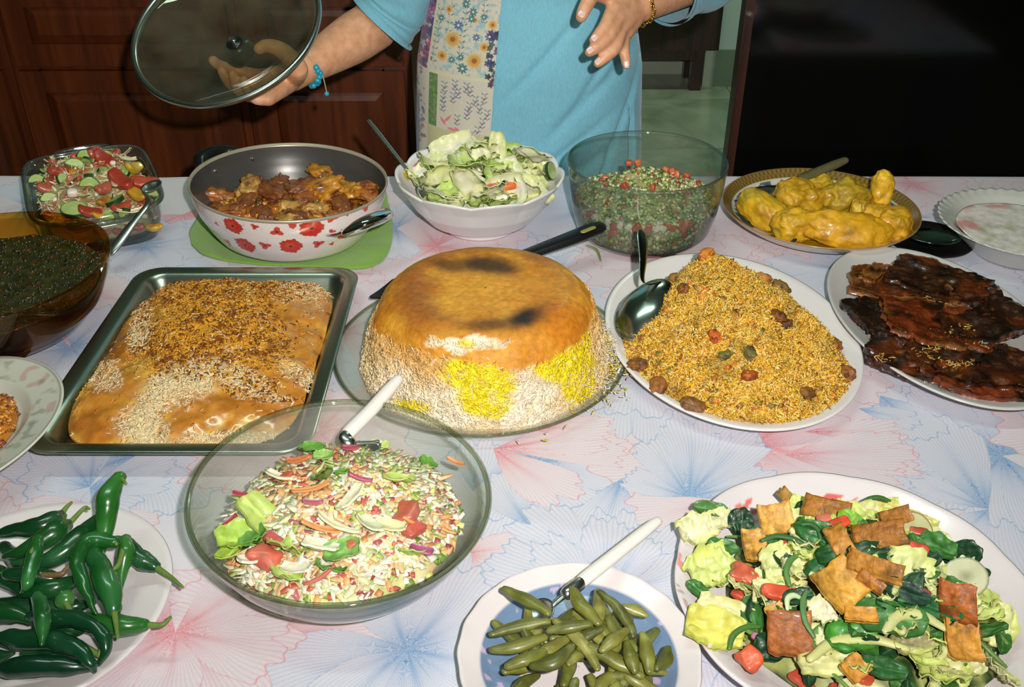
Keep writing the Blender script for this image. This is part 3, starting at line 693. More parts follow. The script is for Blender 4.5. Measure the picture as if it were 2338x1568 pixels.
    for (x0, z0, slope, w, a_) in ((.02, .19, 1.05, .010, .006), (.10, .12, .9, .012, .006), (.05, .02, .75, .009, .005), (.14, .20, 1.4, .012, .006), (.10, .00, .55, .012, .004), (.17, .10, 2.6, .012, .007)):
        dd = (Z - z0) - slope * (fr - x0); along = np.exp(-((fr - x0) / .055) ** 2 * .6)
        Df -= a_ / .15 * np.exp(-(dd / w) ** 2) * along * (Y < 0)
    Df += .018 * smooth(.1, -.4, Z) * np.sin(T * 11 + 2 * fbm(P3, 1.2, 2, 3))
    Df += .0035 * np.clip(np.sin(fr * 900), -1, 1) * np.exp(-((fr - .02) / .03) ** 2) * (Y < 0)     # pin tucks
    # side slit of the tunic
    ts = 2 * np.pi - math.acos(.86); slit = np.exp(-((T - ts) / .014) ** 2) * smooth(.095, .03, Z); Df -= .40 * slit
    Df += .03 * np.exp(-((T - ts - .06) / .05) ** 2) * smooth(.10, 0, Z)
    VX = CXp + X * hw[:, None] * Df; VY = CYp + Y * dp[:, None] * Df
    Vd = np.stack([VX, VY, Z], -1)
    obj('dress', Vd.reshape(-1, 3), [ring_faces(len(zs), n)], M_lin, root)['label'] = 'blue linen tunic dress'
    # patchwork panel: its own cloth laid over the dress front
    W, H = 420, 980; g = np.random.default_rng(8)
    im = np.empty((H, W, 3), np.float32); im[:] = s2l((206, 198, 178)); yy, xx = np.mgrid[0:H, 0:W].astype(np.float32)
    nzz = lambda sc, sd: fbm(np.stack([xx / sc, yy / sc, xx * 0], -1), 1, 3, sd)
    def disc(x, y, r, c, petals=0, al=.95, hard=.2):
        x0, x1, y0, y1 = int(max(0, x - r * 1.4)), int(min(W, x + r * 1.4)), int(max(0, y - r * 1.4)), int(min(H, y + r * 1.4))
        if x1 <= x0 or y1 <= y0: return
        dx, dy = xx[y0:y1, x0:x1] - x, yy[y0:y1, x0:x1] - y; d = np.hypot(dx, dy); R = r * (1 + (.22 * np.cos(petals * np.arctan2(dy, dx)) if petals else 0)); a = np.clip((R - d) / (r * hard), 0, 1)[..., None] * al
        im[y0:y1, x0:x1] = im[y0:y1, x0:x1] * (1 - a) + s2l(c) * a
    def rect(x0, y0, x1, y1, c): im[int(y0):int(y1), int(x0):int(x1)] = s2l(c)
    def stem(x0, y0, x1, y1, c, w=2.2, leaves=8, lc=None):
        for q in np.linspace(0, 1, 60): disc(x0 + (x1 - x0) * q + 6 * math.sin(q * 7), y0 + (y1 - y0) * q, w, c, al=.7)
        for q in np.linspace(.05, .95, leaves):
            for s in (-1, 1): 
                for e in (6, 10, 14): disc(x0 + (x1 - x0) * q + s * e, y0 + (y1 - y0) * q - e * .8, 3.6, lc or c, al=.75)
    # panel pixels: x 0..420 = left..right edge, y 0..980; photographed part starts at y=180
    o_ = 130
    rect(0, 0, 75, o_ + 390, (120, 60, 100))
    for k in range(170): disc(g.uniform(0, 72), g.uniform(0, o_ + 385), g.uniform(7, 20), [(206, 70, 110), (60, 50, 110), (46, 60, 96), (150, 60, 120), (196, 186, 170)][g.integers(5)], 5, .85)
    a = np.clip(nzz(16, 3) * 2.2, 0, .75)[..., None] * (xx[..., None] > 84) * (yy[..., None] < o_ + 385); im[:] = im * (1 - a) + s2l((128, 176, 186)) * a
    stem(240, 0, 230, o_ + 360, (60, 84, 88), 2.4, 16); stem(150, 0, 160, o_ + 230, (70, 90, 80), 2, 9); stem(330, 0, 340, o_ + 120, (70, 110, 120), 2, 9); stem(100, o_ + 60, 96, o_ + 360, (96, 110, 60), 2, 9)
    for x, y, r in ((185, o_ + 205, 44), (308, o_ + 300, 44), (352, o_ + 225, 27), (385, o_ + 110, 26), (140, o_ + 300, 30), (145, o_ + 60, 22), (290, o_ + 95, 16), (200, 40, 26), (330, 30, 26)):
        disc(x, y, r * 1.1, (210, 190, 140), 14, .9); disc(x, y, r * .8, (206, 148, 60), 18, .95); disc(x, y, r * .35, (150, 92, 40), 0, .9)
    for x, y, r in ((275, o_ + 55, 22), (335, o_ + 75, 18), (205, o_ + 130, 24), (270, o_ + 90, 20), (375, o_ + 170, 24), (305, o_ + 180, 19), (192, o_ + 310, 18), (238, o_ + 290, 17), (252, o_ + 348, 26), (232, o_ + 20, 20), (110, o_ + 110, 18), (150, 70, 20), (260, 50, 20), (390, 60, 20), (320, 90, 18)):
        disc(x, y, r, (84, 108, 150) if (x + y) % 2 else (70, 120, 124), 8); disc(x, y, r * .3, (214, 214, 196))
    rect(78, o_ + 385, W, o_ + 404, (212, 204, 168)); rect(70, 0, 82, o_ + 400, (206, 200, 170))
    for k in range(34): x = 395 + g.uniform(-22, 25); y = g.uniform(o_ + 150, o_ + 420); disc(x, y, g.uniform(8, 18), [(36, 56, 66), (56, 80, 76), (120, 60, 90), (60, 66, 110)][g.integers(4)], 5, .9)
    rect(84, o_ + 404, 128, o_ + 700, (92, 130, 72))
    for k in range(60): disc(g.uniform(84, 128), g.uniform(o_ + 404, o_ + 700), g.uniform(4, 9), [(120, 150, 90), (74, 112, 60), (160, 150, 90)][g.integers(3)], 5, .6)
    for x, y in ((165, 470), (220, 450), (238, 490), (280, 455), (300, 470), (212, 520), (160, 530), (330, 520), (300, 560), (290, 600), (355, 560), (375, 500), (372, 640), (350, 690), (395, 590), (320, 720), (160, 580), (240, 640)):
        stem(x, o_ + y - 26, x, o_ + y + 26, (70, 100, 120), 1.5, 3, (74, 112, 146)); disc(x, o_ + y, 6, (176, 80, 96))
    for x, y, dx_, dy_ in ((170, 660, 40, -50), (190, 690, 60, 6), (150, 640, 30, 40), (230, 680, 30, 20)):
        for q in np.linspace(0, 1, 14): disc(x + dx_ * q, o_ + y + dy_ * q, 7 * math.sin(math.pi * min(.98, q + .08)) + 1.5, (214, 130, 124), al=.9)
    for k in range(44): disc(g.uniform(0, 66), g.uniform(o_ + 400, H), g.uniform(6, 14), [(70, 96, 70), (190, 150, 70), (90, 120, 130), (150, 80, 110), (84, 100, 140)][g.integers(5)], 5, .8)
    rect(0, o_ + 560, 26, H, (92, 110, 150)); rect(78, o_ + 702, W, H, (196, 190, 142))
    im *= (1 + .05 * g.standard_normal((H, W, 1))).astype(np.float32)
    M_pan = image_mat('printed_patchwork', im, .85, .3, .2)
    ztop = fw(960, -60, 1.63)[2]; zbot = -.30; rows = 90; cols = 60
    zz = np.linspace(zbot, ztop, rows)
    a_l = fw(948, 200, 1.66)[0]; 
    V = []; UV = []
    for z in zz:
        h_ = np.interp(z, zs, hw); d_ = np.interp(z, zs, dp)
        tl = math.pi + .13; xr = np.interp(z, [-.3, .0, .15, ztop], [-.035, -.042, -.030, -.012])   # right edge leans outward going up
        tr = 2 * math.pi - math.acos((xr - CXp) / h_) if abs(xr - CXp) < h_ else 4.6
        for q in np.linspace(0, 1, cols):
            xq = CXp + math.cos(tl) * h_ * (1 - q) + (xr - CXp) * q; c_ = np.clip((xq - CXp) / h_, -1, 1); t_ = 2 * math.pi - math.acos(c_)
            jj = (t_ / (2 * np.pi) * n) % n; kz = (z - zs[0]) / (zs[1] - zs[0]); k0 = int(np.clip(kz, 0, len(zs) - 2)); j0 = int(jj) % n; fz = kz - k0; fj = jj - int(jj)
            dfv = (Df[k0, j0] * (1 - fj) + Df[k0, (j0 + 1) % n] * fj) * (1 - fz) + (Df[k0 + 1, j0] * (1 - fj) + Df[k0 + 1, (j0 + 1) % n] * fj) * fz
            V.append([CXp + math.cos(t_) * (h_ * dfv + .0035), CYp + math.sin(t_) * (d_ * dfv + .0035), z]); UV.append([q, (z - zbot) / (ztop - zbot)])
    V = np.array(V); i = np.arange(rows - 1)[:, None] * cols; j = np.arange(cols - 1)[None]; f = np.stack([i + j, i + j + 1, i + cols + j + 1, i + cols + j], -1).reshape(-1, 4)
    UV = np.array(UV)
    # photographed band of the print: image row 130 sits at photo y~10, row 830 at photo y~315
    za, zb = fw(1000, 12, 1.63)[2], fw(1000, 312, 1.63)[2]; row = 130 + (za - V[:, 2]) / (za - zb) * 700; UV[:, 1] = 1 - np.clip(row, 0, H - 1) / H
    o = obj('patchwork_panel', V, [f], M_pan, root, uv=UV); o['label'] = 'flower-printed patchwork panel'
    # sleeves pushed up, with turned cuffs
    def sleeve(pts, rr, cuff):
        P = spl(np.c_[np.array(pts), rr], 10); v, f = tube(P[:, :3], P[:, 3], 48, caps=False); nn_ = (len(v) - 2); k = nn_ // 48
        q = v[:nn_].reshape(k, 48, 3); cen = P[:, None, :3]; w = 1 + .05 * fbm(v[:nn_], 28, 3, 5).reshape(k, 48, 1) + .02 * np.sin(np.arange(k) * 1.3)[:, None, None]; q = cen + (q - cen) * w
        o = obj('sleeve', q.reshape(-1, 3), [f[0]], M_lin, root)
        C = P[-4:, :3]; v2, f2 = tube(C, P[-4:, 3] * 1.09 + .002, 48, caps=False); obj('cuff', v2[:-2], [f2[0]], M_lin, o)
    sleeve([A((CXp - .10, CYp, .57)), sR, sR * .5 + eR * .5, eR + A((.048, .0, .060)), eR + A((.030, .0, .022)), eR + A((.012, -.004, .002))], [.082, .074, .066, .060, .058, .060], True)
    sleeve([A((CXp + .10, CYp, .57)), sL, sL * .5 + eL * .5, eL, eL * .6 + wL * .4, eL * .38 + wL * .62], [.082, .074, .064, .054, .050, .047], True)
    # bracelets
    M_turq = plain('turquoise_bead', (40, 160, 190), .25, coat=.5)
    bc = fw(702, 178, 1.595); ad = (eR - wR) / np.linalg.norm(eR - wR); u1 = np.cross(ad, (0, 0, 1)); u1 /= np.linalg.norm(u1); u2 = np.cross(ad, u1)
    if u2[2] > 0: u2 = -u2
    if (u1 @ A((0, -1, 0))) < 0: u1 = -u1
    bc = wR + ad * .035; br = thing('beaded_bracelet', None, None, bc); br.parent = root; br.location = tuple(bc - ORG[root.name]); br['label'] = 'turquoise bead bracelet on thin cord'
    ORG[br.name] = bc
    ring = [bc + (u1 * math.cos(a) + u2 * math.sin(a)) * .0285 for a in np.linspace(0, 2 * math.pi, 40)]
    M_cord = plain('beige_cord', (190, 170, 130), .7)
    obj('cord', *tube(ring, .0009, 6, caps=False), M_cord, br)
    bead = make_mesh('bead', *blob((.0105, .0105, .0105), 1, .12, 2, 5), [M_turq])
    for a in np.linspace(-.25, 1.55, 10): put('bead', bead, bc + (u1 * math.cos(a) + u2 * math.sin(a)) * .0305 + ad * .003 * math.sin(a * 9), None, parent=br)
    hp = bc + u1 * .030 + ad * .006
    obj('cord', *tube([hp, hp + [.004, -.002, -.018], hp + [.006, -.002, -.036]], .0009, 6), M_cord, br); put('bead', bead, hp + [.006, -.002, -.040], None, parent=br, scale=(.8, .8, .8))
    ad2 = (eL - wL) / np.linalg.norm(eL - wL); w1 = np.cross(ad2, (0, 0, 1)); w1 /= np.linalg.norm(w1); w2 = np.cross(ad2, w1)
    gc = fw(1446, 32, 1.528); gc = wL + ad2 * .004
    gb = thing('gold_bracelet', None, None, gc); gb.parent = root; gb.location = tuple(gc - ORG[root.name]); gb['label'] = 'gold link bracelet'; ORG[gb.name] = gc
    lk = make_mesh('link', *tube([(math.cos(a) * .0042, math.sin(a) * .003, 0) for a in np.linspace(0, 2 * math.pi, 14)], .0014, 6, caps=False), [M_gold])
    for k in range(20):
        a = 2 * math.pi * k / 20; d = w1 * math.cos(a) + w2 * math.sin(a); tg = -w1 * math.sin(a) + w2 * math.cos(a); x_ = tg; z_ = d if k % 2 else ad2; y_ = np.cross(z_, x_); put('link', lk, gc + d * .0262 + ad2 * .002 * math.sin(a * 5), np.stack([x_, y_, z_], 1), parent=gb)
    v, f = blob((.012, .008, .012), 2, .1); d = A((0, -1, .2)); d /= np.linalg.norm(d); obj('charm', v + gc + (d - ad2 * (d @ ad2)) * .027, f, M_gold, gb)
    return lc, nn, ax, ay
lc, nn, ax, ay = person()

# the raised glass lid, inside toward the camera
t = thing('glass_lid', 'domed glass pan lid with steel rim, held tilted up by the woman', 'lid', lc)
Rl = np.stack([ax, ay, nn], 1); RL = .15
def in_lid(v): return v @ Rl.T + lc
prof = [(.004, -.0385), (.03, -.038), (.06, -.034), (.09, -.027), (.12, -.0165), (.138, -.008), (.144, -.0035), (.144, -.001), (.137, -.0045), (.119, -.013), (.09, -.0235), (.06, -.0305), (.03, -.0345), (.004, -.035)]
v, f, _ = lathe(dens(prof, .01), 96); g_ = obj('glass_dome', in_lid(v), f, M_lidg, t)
v, f, _ = lathe([(.1435, -.006), (.1495, -.0065), (.1515, -.003), (.1515, .001), (.1485, .003), (.1445, .002), (.1425, -.001), (.1435, -.006)], 128); obj('steel_rim', in_lid(v), f, M_steel, t)['label'] = 'polished steel rim'
v, f, _ = lathe([(.0005, -.068), (.015, -.068), (.0225, -.064), (.0255, -.057), (.0235, -.048), (.017, -.043), (.0195, -.0392), (.0005, -.0388)], 40); kb = obj('knob', in_lid(v), f, M_black, t); kb['label'] = 'round black plastic knob'
v, f, _ = lathe([(.0005, -.0345), (.012, -.0345), (.0135, -.033), (.012, -.0312), (.0005, -.0305)], 32); obj('washer', in_lid(v), f, M_black, t)
v, f, _ = lathe([(.0005, -.0305), (.0048, -.0303), (.004, -.0282), (.0005, -.0275)], 20); obj('screw', in_lid(v), f, M_bright, t)

# ------------------------------------------------------------------ dishes and food
RNG = np.random.default_rng(42)
def tiltm(ax_, ay_):
    """small rotation: z rises by ax_ per unit x and ay_ per unit y"""
    n = np.array([-ax_, -ay_, 1.0]); n /= np.linalg.norm(n); x = np.array([1, 0, ax_]); x /= np.linalg.norm(x); y = np.cross(n, x); return np.stack([x, y, n], 1)
def spoon(name, lab, bowl, tip, neck, end, bw, m_bowl, m_handle=None, depth=.008, up=(0, 0, 1), hw=.006, he=.008, hth=.0025, down=False, collar=None, hflat=.35):
    """bowl centre, bowl tip, neck and handle end in table coordinates"""
    bowl, tip, neck, end = (np.array(p, float) for p in (bowl, tip, neck, end))
    t = thing(name, lab, 'spoon', (bowl[0], bowl[1], min(bowl[2], tip[2]) - depth))
    d = tip - bowl; L = np.linalg.norm(d); d /= L; u = np.array(up, float); u -= d * (u @ d); u /= np.linalg.norm(u); w = np.cross(u, d)
    prof = [(.001, -depth), (.3, -depth * .93), (.6, -depth * .7), (.85, -depth * .3), (1, 0), (1.0, .0012), (.84, -depth * .3 + .0014), (.6, -depth * .7 + .0014), (.3, -depth * .93 + .0014), (.001, -depth + .0014)]
    v, f, q = lathe(prof, 36); v = v * [L, bw / 2, 1]; v[:, 1] *= 1 - .18 * np.clip(-v[:, 0] / L, 0, 1)
    if down: v[:, 2] *= -1
    obj('spoon_bowl', bowl + v @ np.stack([d, w, u], 1).T, f, m_bowl, t)
    P = spl([bowl - d * L * .93, neck, neck * .5 + end * .5, end], 8); k = len(P); r = np.interp(np.linspace(0, 1, k), [0, .25, .45, .9, 1], [hw * .55, hw * .5, hw * .8, he, he * .8])
    mh = m_handle or m_bowl
    if m_handle:
        c0 = int(k * .30); obj('neck', *tube(P[:c0 + 1], np.linspace(hw * .45, hw * .55, c0 + 1), 12, flat=.8, up=up), m_bowl, t)
        obj('ferrule', *tube(P[c0 - 1:c0 + 3], he * .95, 16, flat=.85, up=up), collar or m_bowl, t)
        obj('handle', *tube(P[c0 + 2:], np.interp(np.linspace(0, 1, k - c0 - 2), [0, .1, .8, 1], [he * .85, he, he * .92, he * .75]), 16, flat=.75, up=up), mh, t)
    else: obj('handle', *tube(P, r, 12, flat=hflat, up=up), m_bowl, t)
    return t
def stuff(name, V, F, m, col, lab=None, cat_=None, parent=None, **k):
    o = obj(name, V, F, m, parent=parent, col=col, **k); o['kind'] = 'stuff'
    if lab: tagit(o, lab, cat_)
    return o
def grid_mound(c, hx, hy, zf, n=70, e=2.0, rot=0.0, z0=0.0, base=None):
    """closed mound: polar grid of superellipse rings, zf(x,y in unit disc, X,Y)->height"""
    rr = np.linspace(0, 1, n // 2) ** .8; th = np.linspace(0, 2 * np.pi, n * 2, endpoint=False); R, T = np.meshgrid(rr, th, indexing='ij')
    c_, s_ = np.cos(T), np.sin(T); k = (np.abs(c_) ** e + np.abs(s_) ** e) ** (-1 / e)
    U, W = R * c_ * k, R * s_ * k; X, Y = U * hx, W * hy; ca, sa = math.cos(rot), math.sin(rot); X, Y = X * ca - Y * sa + c[0], X * sa + Y * ca + c[1]
    Z = z0 + zf(U, W, X, Y, R); V = np.stack([X, Y, Z], -1); n2 = len(th)
    zb = max(V[-1, :, 2].min() - .005, .0015) if base is None else base
    v = V.reshape(-1, 3); b = V[-1].copy(); cc = np.array([c[0], c[1]]); b[:, :2] = cc + (b[:, :2] - cc) * .93; b[:, 2] = zb; v = np.vstack([v, b, [[c[0], c[1], zb]]])
    F = [ring_faces(len(rr) + 1, n2)]; j = np.arange(n2); m = len(rr) * n2; F.append(np.stack([m + j, np.full(n2, m + n2), m + (j + 1) % n2], -1)[:, ::-1])
    return v, F, V
def surf_pts(V, n, rng, wfun=None):
    """n random points and normals on a ring-grid surface V (r, th, 3)"""
    A = V[1:, :, :]; B = V[:-1, :, :]; C = np.roll(A, -1, 1); D = np.roll(B, -1, 1)
    nr = np.cross(A - B, D - B); ar = np.linalg.norm(nr, axis=-1) + 1e-12; w = ar.ravel()
    if wfun is not None: w = w * wfun(((A + B + C + D) / 4).reshape(-1, 3))
    i = rng.choice(len(w), n, p=w / w.sum()); a, b = rng.random(n)[:, None], rng.random(n)[:, None]
    g = lambda M: M.reshape(-1, 3)[i]
    P = (g(B) * (1 - a) + g(A) * a) * (1 - b) + (g(D) * (1 - a) + g(C) * a) * b
    N = g(nr / ar[..., None]); N = N * np.sign(N[:, 2:3] + 1e-9); return P, N
def pick(rng, n, pal, w, jit=.12):
    pal = np.array([s2l(c) for c in pal]); i = rng.choice(len(pal), n, p=np.array(w) / sum(w)); return np.clip(pal[i] * (1 + rng.normal(0, jit, (n, 1))), 0, 1)

# ---------------- 1. poppy-printed sauté pan on a folded green cloth
def pan():
    C = np.array([-.3406, 1.3569, 0]); Rm = .1457; H0 = .085; tm = tiltm(-.060, .0)
    base = C + [0, 0, .0095]
    t = thing('floral_pan', 'white sauté pan printed with red poppies, grey inside, on a green cloth', 'pan', base)
    # print
    W, Hh = 2400, 230; im = np.empty((Hh, W, 3), np.float32); im[:] = s2l((232, 222, 216)); yy, xx = np.mgrid[0:Hh, 0:W].astype(np.float32)
    def blot(x, y, r, c, pet=5, k=.2, sq=1.0, rot=0.0, al=.95):
        for ox in (-W, 0, W):
            x0, x1, y0, y1 = int(max(0, x + ox - r * 1.5)), int(min(W, x + ox + r * 1.5)), int(max(0, y - r * 1.5)), int(min(Hh, y + r * 1.5))
            if x1 <= x0 or y1 <= y0: continue
            dx, dy = xx[y0:y1, x0:x1] - x - ox, (yy[y0:y1, x0:x1] - y) / sq; d = np.hypot(dx, dy); an = np.arctan2(dy, dx) + rot; R = r * (1 + k * np.cos(pet * an) + .06 * np.cos(13 * an + x)); a = np.clip((R - d) / 2.5, 0, 1)[..., None] * al
            im[y0:y1, x0:x1] = im[y0:y1, x0:x1] * (1 - a) + s2l(c) * a
    g = np.random.default_rng(3)
    for k in range(70):
        x, y = g.uniform(0, W), g.uniform(20, Hh - 20); a = g.uniform(0, 6.28); rad = g.uniform(10, 24)
        for q in np.linspace(0, 4.5, 70): blot(x + rad * (1 - q / 6) * math.cos(a + q), y + rad * (1 - q / 6) * math.sin(a + q), 1.6, (150, 140, 120), 1, 0, al=.5)
    # poppies at their photographed places round the wall, then the rest of the wall
    def hitwall(px, py):
        best = (9e9, 0, 0)
        for th in np.linspace(math.pi, 2.15 * math.pi, 240):
            for s in np.linspace(0, 1, 24):
                r = .117 + (.1457 - .117) * s ** .55; P = C + tm @ np.array([r * math.cos(th), r * math.sin(th), .012 + .070 * s]); y = P[1]; d = P[2] - CAMH; T_ = y * CP - d * SP; u = 1169 + FPX * P[0] / T_; v_ = 784 - FPX * (y * SP + d * CP) / T_
                e = (u - px) ** 2 + (v_ - py) ** 2
                if e < best[0]: best = (e, th, s)
        return best[1], best[2]
    done = []
    for px, py, r in ((480, 545, 30), (534, 528, 30), (560, 574, 33), (665, 575, 33), (712, 536, 34), (788, 546, 26), (448, 499, 14), (470, 504, 12), (499, 525, 9), (519, 567, 15), (608, 573, 17), (634, 542, 17), (582, 531, 11), (668, 523, 20), (728, 570, 17), (761, 571, 9), (759, 507, 17), (794, 498, 9), (833, 479, 19), (855, 457, 18), (757, 543, 12)):
        th, s = hitwall(px, py); done.append(th); x = (th % (2 * math.pi)) / (2 * math.pi) * W; y = (1 - s) * Hh
        if r > 22: r *= 1.22; blot(x, y, r * 1.12, (178, 34, 20), 5, .10); blot(x, y, r * .98, (206, 50, 34), 5, .14, rot=.6); blot(x - 4, y - 4, r * .5, (222, 78, 56), 6, .2); blot(x, y, r * .22, (60, 40, 36), 7, .3); [blot(x + r * .45 * math.cos(q), y + r * .45 * math.sin(q), 2.2, (110, 24, 18), 1, 0) for q in np.linspace(0, 6.28, 12)]
        else: r *= 1.25; blot(x, y, r * 1.05, (206, 52, 38), 3, .3, rot=x); blot(x, y, r * .4, (160, 30, 22), 3, .2)
    for k in range(26):
        th = g.uniform(.15, math.pi - .05); x = th / (2 * math.pi) * W; y = g.uniform(30, Hh - 30); r = g.choice([32, 16, 12]); blot(x, y, r, (206, 50, 34), 5, .15); blot(x, y, r * .25, (60, 40, 36), 7, .3)
    M_print = image_mat('poppy_enamel', im, .22, coat=.5)
    n = 160
    prof = dens([(.001, .0), (.105, .0), (.112, .003), (.1165, .009), (.125, .022), (.137, .045), (.1435, .066), (.1457, .080)], .006)
    v, f, q = lathe(prof, n); uvs = np.stack([q[:, 1] / (2 * np.pi), np.clip((q[:, 2] - .012) / .070, 0, 1)], -1)
    th = np.arange(n + 1) * 2 * np.pi / n; rows = len(prof); idx = np.concatenate([np.arange(n), [0]]); v2 = v.reshape(rows, n, 3)[:, idx].reshape(-1, 3); z2 = q[:, 2].reshape(rows, n)[:, idx].ravel(); uv = np.stack([np.tile(np.linspace(0, 1, n + 1), rows), np.clip((z2 - .012) / .070, 0, 1)], -1)
    s_ = np.clip((np.hypot(v2[:, 0], v2[:, 1]) - .117) / (.1457 - .117), 0, 1) ** (1 / .55); uv[:, 1] = np.where(z2 > .012, np.clip((z2 - .012) / .070, 0, 1), 0)
    obj('printed_wall', v2 @ tm.T + C + [0, 0, .0095], [ring_faces(rows, n + 1, closed=False)], M_print, t, uv=uv)['label'] = 'white enamel wall with red poppies'
    prof = dens([(.1457, .080), (.1472, .0825), (.1468, .0850), (.1450, .0850), (.1432, .080)], .01); v, f, q = lathe(prof, n); obj('rim', v @ tm.T + C + [0, 0, .0095], f, plain('pale_rim', (176, 168, 148), .35, .3), t)
    prof = dens([(.1432, .0805), (.141, .066), (.134, .044), (.121, .020), (.112, .008), (.10, .004), (.001, .004)], .006); v, f, q = lathe(prof, n); obj('nonstick_lining', v @ tm.T + C + [0, 0, .0095], f, M_nonst, t)['label'] = 'grey nonstick lining'
    L = lambda *p: C + [0, 0, .0095] + tm @ np.array(p)
    for a in (126, 156):      # rivets inside at the far handle
        a = math.radians(a); d = np.array([math.cos(a), math.sin(a), 0]); v, f = blob((.007, .007, .007), 1, 0); obj('rivet', v + L(*(d * .1405 + [0, 0, .066])), f, M_bright, t)
    a0 = math.radians(141); d = np.array([math.cos(a0), math.sin(a0), 0]); e = np.array([-math.sin(a0), math.cos(a0), 0])
    h = [L(*(d * r + e * s + [0, 0, z])) for r, s, z in ((.143, -.040, .060), (.170, -.039, .064), (.188, -.026, .068), (.194, 0, .070), (.188, .026, .068), (.170, .039, .064), (.143, .040, .060))]
    H = obj('handle', *tube(h[1:-1], [.0075, .010, .011, .010, .0075], 14, sub=6, flat=.8), M_black, t); H['label'] = 'black side handle'
    for q in (h[:2], h[-2:]): obj('handle_bracket', *tube(q, .005, 10, flat=.6), M_steel, t)
    # near handle: chrome grip at the right front
    a0 = math.radians(-47); d = np.array([math.cos(a0), math.sin(a0), 0]); e = np.array([-math.sin(a0), math.cos(a0), 0])
    A_, B_ = fw(738, 543, 1.232), fw(795, 527, 1.222)
    g1, g2, g3 = fw(790, 530, 1.222), fw(838, 507, 1.232), fw(884, 490, 1.262)
    obj('handle_bracket', *tube([A_ + [0, .012, 0], A_ * .5 + B_ * .5, B_], .0045, 10, flat=.7), M_bright, t)
    H = obj('handle', *tube([g1, g1 * .5 + g2 * .5, g2, g2 * .4 + g3 * .6, g3], [.0075, .0115, .0125, .0125, .0095], 18, sub=6, flat=.75), M_bright, t); H['label'] = 'chrome side handle'
    obj('handle_bracket', *tube([g3, g3 + [-.004, .02, -.002], L(*(np.array([math.cos(-.35), math.sin(-.35), 0]) * .1445 + [0, 0, .06]))], .0045, 10, sub=4, flat=.7), M_bright, t)
    # the stew
    def zf(U, W_, X, Y, R): P = np.stack([X, Y, X * 0], -1); return .034 + .007 * fbm(P, 45, 3, 4) + .010 * np.exp(-((U - .1) ** 2 + (W_ + .1) ** 2) * 2) + 0 * R
    v, f, V = grid_mound((0, -.008), .124, .118, zf, 80, base=.028); V[..., :] = V; col = mixc(s2l((148, 84, 30)), s2l((196, 128, 44)), np.clip(.5 + fbm(v, 60, 3, 6), 0, 1)); col = mixc(col, s2l((92, 44, 20)), smooth(.1, .5, fbm(v, 38, 2, 12)))
    mp = lambda q: q @ tm.T + C + [0, 0, .0095]
    STEW = stuff('meat_stew', mp(v), f, M_glaze, col, 'brown meat and potato stew in its gravy filling the poppy pan', 'stew')
    Vw = mp(V.reshape(-1, 3)).reshape(V.shape); P, N = surf_pts(Vw, 260, RNG); v, f, c = scatter(P, N, RNG.uniform(.006, .016, 260), RNG.uniform(.004, .009, 260), pick(RNG, 260, [(176, 104, 40), (206, 142, 56), (120, 62, 28), (90, 84, 40)], [4, 3, 3, 1]), RNG, shape='dice', tilt=.5)
    stuff('stew_bits', v, f, M_glaze, c, parent=STEW)
    spots = [(500, 448, .044, 0), (575, 428, .052, 1), (625, 440, .050, 2), (690, 430, .048, 2), (730, 395, .046, 3), (745, 428, .066, 3), (800, 436, .050, 3), (835, 430, .040, 0), (660, 472, .036, 1), (600, 492, .040, 2), (720, 480, .036, 1), (780, 470, .04, 2), (530, 485, .042, 0), (560, 462, .038, 2), (655, 500, .038, 1), (700, 455, .038, 0), (495, 478, .034, 2), (770, 500, .036, 0), (640, 415, .034, 2), (845, 448, .030, 0), (590, 452, .04, 0), (680, 498, .035, 2)]
    for k, (px, py, s, ty) in enumerate(spots):
        z = .052 if py > 440 else .060; p = at(px, py, z); ccol = [(160, 96, 40), (190, 144, 72), (132, 76, 36), (196, 134, 36)][ty]
        v, f = blob((s, s * .72, s * .5), k + 3, .5, 2.4, 12, .75); v = v @ rotm(.2 * math.sin(k), .25 * math.cos(k * 2), k * 1.3).T
        c = mixc(s2l(ccol), s2l((104, 50, 22)), smooth(-.1, .5, fbm(v, 70, 3, k)))
        nm, lb = (('potato_piece', 'golden fried potato piece') if ty == 3 else ('meat_piece', 'browned stewed meat piece'))
        where = ('largest, high at the right of the stew' if k == 5 else 'topmost, leaning on the pan wall at right' if k == 4 else 'beneath the two large potatoes at right' if k == 6 else 'in the poppy pan stew')
        o = obj(nm, v + p, f, M_food, col=c); tagit(o, lb + ' ' + (where if k in (4, 5, 6) else sector(p[0] - C[0], p[1] - C[1] - .01, .12) + ' of the poppy pan'), 'stew piece', 'chunks of meat and potato in the pan')
        if k == 1: o['label'] = 'pale-sided upright meat piece at the upper left of the stew'
        if k == 0: o['label'] = 'leftmost reddish brown meat piece against the grey pan wall'
    q = fw(640, 418, 1.42); st = obj('stalk', *tube([fw(640, 395, 1.425), fw(645, 412, 1.42), fw(658, 425, 1.41)], [.0015, .0025, .0035], 8, sub=4), M_glaze, col=s2l((120, 80, 44))); tagit(st, 'thin brown stalk poking up from the middle of the stew', 'stalk')
    # green folded cloth
    M_gc = plain('green_cotton', (122, 168, 56), .9, var=.12, vs=40, bump=.5, bs=500, sheen=.3)
    pts = [at(*p)[:2] for p in ((437, 560), (470, 585), (560, 603), (700, 610), (842, 612), (893, 560), (888, 470), (840, 430), (520, 440), (440, 520))]
    poly = spl(np.vstack([pts, pts[0]]), 10)[:-1]; cen = poly.mean(0); rr = np.linspace(0, 1, 26); G = cen + (poly[None] - cen) * rr[:, None, None]; m = len(poly)
